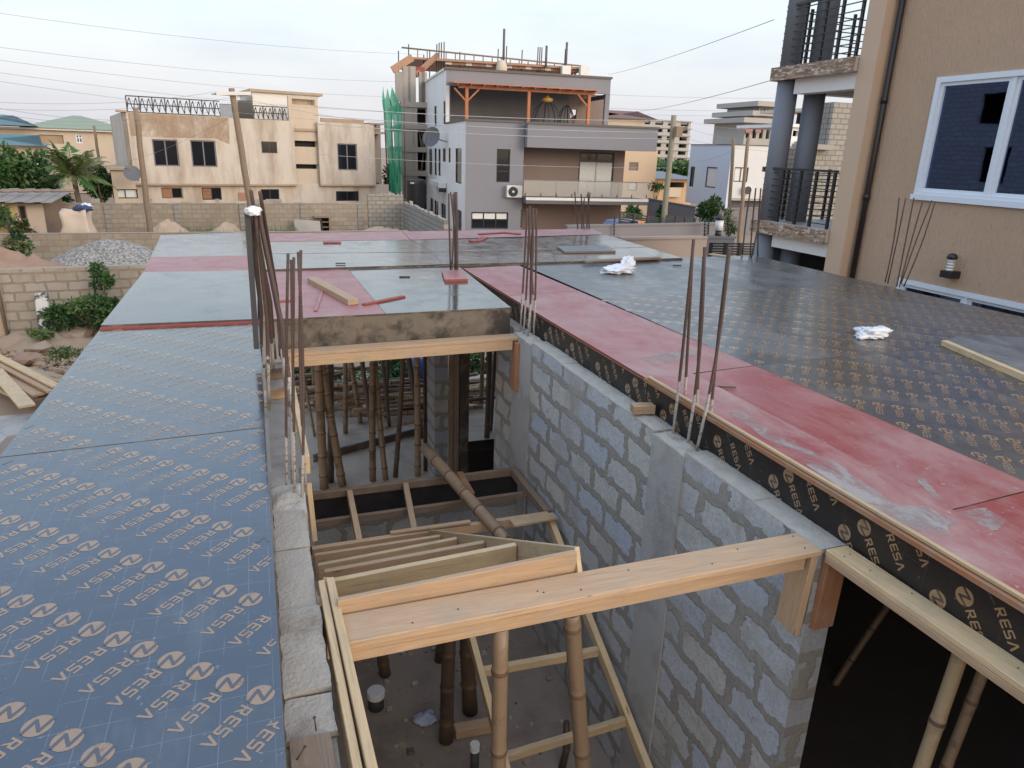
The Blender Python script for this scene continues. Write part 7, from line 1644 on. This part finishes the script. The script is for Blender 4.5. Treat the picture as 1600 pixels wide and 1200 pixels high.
p = aty(1058, 205, 29.7); tf = thing('pole_switchgear', p, 'small grey gear box clamped near the top of the concrete pole', 'electrical gear'); mb = MB(); mb.box((p.x - .12, p.y - .15, p.z - .25), (p.x + .2, p.y + .1, p.z + .2), 'pole_wood'); mb.beam((p.x - .1, p.y, p.z - .1), (p.x + .5, p.y, p.z + .18), .1, .14, 'house_trim'); part(mb, 'casing', tf)
pole('utility_pole', *zR(772, 435), *zR(742, 1000), 31, 5.5, 'pole_wood', 'reddish timber pole in front of the white house')
pole('utility_pole', *zR(858, 430), *zR(806, 1030), 28, 6.0, 'pole_wood', 'yellowish crooked timber pole beside the round columns')
def wire(p0, p1, label, r_=.010, m='wire', sag=.3):
    a, b_ = Vector(p0), Vector(p1); n = 20; mb = MB(); mb.tube([a.lerp(b_, k / n) - Vector((0, 0, sag * 4 * (k / n) * (1 - k / n))) for k in range(n + 1)], r_, m, 5); tag(mb.build('overhead_wire', None, origin=a), label, 'wire', 'overhead wires')
A = aty; OH_ = 'overhead wires'
W_ = [((-60, 12, 34), (662, 85, 46), 'topmost faint wire crossing the whole sky at left'), ((-60, 66, 34), (640, 128, 48), 'second faint wire from the top crossing the sky at left'),
      ((-60, 86, 34), (640, 152, 48), 'third wire from the top at left, passing above the tall pole'), ((-60, 105, 34), (640, 176, 48), 'fourth wire from the top at left, just over the pole head'),
      ((-60, 118, 34), (640, 196, 48), 'fifth wire from the top, passing behind the tall pole'),
      ((-60, 156, 34), (340, 143, 36.8), 'wire rising gently to the left tip of the white crossarm'), ((-60, 167, 34), (365, 152, 36.8), 'wire rising gently to the tall pole just under its head'),
      ((-60, 158, 30), (262, 184, 39), 'wire slanting down towards the black roof railing'), ((-60, 165, 31), (212, 185, 33.3), 'slack wire to the head of the brown pole, upper one', ), ((-60, 168, 31), (213, 192, 33.3), 'slack wire to the head of the brown pole, lower one'),
      ((212, 186, 33.3), (364, 158, 36.8), 'wire linking the two timber poles, upper one'), ((213, 193, 33.3), (364, 164, 36.8), 'wire linking the two timber poles, lower one'),
      ((158, 262, 45), (364, 180, 36.8), 'steep service wire from the tall pole down past the first big window'),
      ((366, 150, 36.8), (697, 196, 35), 'pale wire from the tall pole to the white house side')]
for (a, b_, l_) in W_: wire(A(*a), A(*b_), l_, .007)
for k, (y0, y1, l_) in enumerate(((495, 528, 'pale wire crossing just under the terrace coping of the grey house'), (540, 590, 'pale wire crossing the middle of the grey upper band'), (585, 622, 'pale wire crossing the lower part of the grey upper band'), (742, 775, 'faint wire crossing in front of the grey house window'))):
    a, b_ = zG(-300, y0 - 40), zG(1560, y1); wire(A(*a, 33), A(*b_, 31), l_, .013 if k < 3 else .008, 'wire_pale', .15)
R2 = [(zR(40, 62), zR(1010, -260), 40, 12.5, 'cable rising steeply from the grey house roof to the upper balcony'), (zR(200, 278), zR(985, 98), 36, 12.5, 'cable rising to the lower edge of the upper balcony'),
      (zR(50, 180), zR(1060, 200), 60, 60, 'level faint wire right of the grey house, highest'), (zR(50, 260), zR(1060, 272), 60, 60, 'level faint wire right of the grey house, middle'), (zR(210, 295), zR(1060, 300), 60, 60, 'level faint wire right of the grey house, lowest'),
      (zR(485, 372), zR(985, 478), 30, 36, 'dark wire from the concrete pole to the white house roof'), (zR(470, 432), zR(985, 512), 30, 36, 'dark wire from the concrete pole across the white house'), (zR(520, 342), zR(985, 395), 45, 50, 'faint wire above the white house'),
      (zR(545, 575), zR(765, 508), 40, 31, 'thin wire from the blue-tinted side wall up to the reddish pole'), (zR(540, 478), zR(765, 470), 40, 31, 'thin wire along the blue-tinted side wall top to the reddish pole')]
for (a, b_, Ya, Yb, l_) in R2: wire(A(*a, Ya), A(*b_, Yb), l_, .007 if Ya < 50 else .011, 'wire', .1)

# ================================================================== SKY AND LIGHT
world = bpy.data.worlds.new('World'); sc.world = world; world.use_nodes = True
nt = world.node_tree; nt.nodes.clear(); N = nt.nodes.new; L = nt.links.new
SUN_EL, SUN_AZ = math.radians(16), math.radians(150)       # azimuth clockwise from +Y: low, behind the viewer to the right
sky = N('ShaderNodeTexSky'); sky.sky_type = 'NISHITA'; sky.sun_disc = False; sky.sun_elevation = SUN_EL; sky.sun_rotation = SUN_AZ; sky.dust_density = 4; sky.air_density = 1.2; sky.ozone_density = 2
tc = N('ShaderNodeTexCoord'); sx = N('ShaderNodeSeparateXYZ'); L(tc.outputs['Generated'], sx.inputs[0])
def ramp(stops):
    rp = N('ShaderNodeValToRGB'); L(sx.outputs['Z'], rp.inputs[0]); e = rp.color_ramp.elements
    e[0].position, e[0].color = stops[0][0], stops[0][1] + (1,); e[1].position, e[1].color = stops[-1][0], stops[-1][1] + (1,)
    for p_, c_ in stops[1:-1]: q = e.new(p_); q.color = c_ + (1,)
    return rp.outputs[0]
away = ramp([(0, (.78, .77, .83)), (.07, (.83, .83, .88)), (.17, (.88, .95, .98)), (.28, (.78, .93, 1.04)), (.42, (.64, .88, 1.22)), (.62, (.52, .78, 1.18)), (1, (1.05, 1.2, 1.42))])
toward = ramp([(0, (1.5, 1.22, 1.0)), (.15, (1.85, 1.56, 1.28)), (.4, (1.75, 1.55, 1.38)), (1, (1.05, 1.25, 1.55))])
dt = N('ShaderNodeVectorMath'); dt.operation = 'DOT_PRODUCT'; L(tc.outputs['Generated'], dt.inputs[0]); dt.inputs[1].default_value = (math.sin(SUN_AZ), math.cos(SUN_AZ), 0)
mr = N('ShaderNodeMapRange'); mr.interpolation_type = 'SMOOTHSTEP'; L(dt.outputs['Value'], mr.inputs[0]); mr.inputs[1].default_value = -.35; mr.inputs[2].default_value = .8
mxs = N('ShaderNodeMix'); mxs.data_type = 'RGBA'; L(mr.outputs[0], mxs.inputs[0]); L(away, mxs.inputs[6]); L(toward, mxs.inputs[7])
mp = N('ShaderNodeMapping'); mp.inputs['Scale'].default_value = (1.5, 1.5, 6); L(tc.outputs['Generated'], mp.inputs['Vector'])
nz = N('ShaderNodeTexNoise'); nz.inputs['Scale'].default_value = 2.2; nz.inputs['Detail'].default_value = 7; nz.inputs['Roughness'].default_value = .6; L(mp.outputs[0], nz.inputs['Vector'])
cr = N('ShaderNodeValToRGB'); L(nz.outputs['Fac'], cr.inputs[0]); cr.color_ramp.elements[0].position = .42; cr.color_ramp.elements[1].position = .75; cr.color_ramp.elements[0].color = (1, 1, 1, 1); cr.color_ramp.elements[1].color = (.86, .88, .92, 1)
mu = N('ShaderNodeMix'); mu.data_type = 'RGBA'; mu.blend_type = 'MULTIPLY'; mu.inputs[0].default_value = 1; L(mxs.outputs[2], mu.inputs[6]); L(cr.outputs[0], mu.inputs[7])
b1 = N('ShaderNodeBackground'); L(sky.outputs[0], b1.inputs[0]); b1.inputs[1].default_value = .05
b2 = N('ShaderNodeBackground'); L(mu.outputs[2], b2.inputs[0]); b2.inputs[1].default_value = .88
ad = N('ShaderNodeAddShader'); L(b1.outputs[0], ad.inputs[0]); L(b2.outputs[0], ad.inputs[1]); ow = N('ShaderNodeOutputWorld'); L(ad.outputs[0], ow.inputs[0])
sl = bpy.data.lights.new('sun', 'SUN'); sl.energy = 1.0; sl.angle = math.radians(25); sl.color = (1, .93, .86); so = bpy.data.objects.new('sun', sl); COL.objects.link(so)
d = Vector((math.sin(SUN_AZ) * math.cos(SUN_EL), math.cos(SUN_AZ) * math.cos(SUN_EL), math.sin(SUN_EL))); so.rotation_euler = d.to_track_quat('Z', 'Y').to_euler(); so.location = (20, -30, 30)
sc.view_settings.view_transform = 'Standard'; sc.view_settings.look = 'None'; sc.view_settings.exposure = .12; sc.view_settings.gamma = 1
sc.cycles.max_bounces = 6; sc.cycles.diffuse_bounces = 3; sc.cycles.glossy_bounces = 3; sc.cycles.use_denoising = True
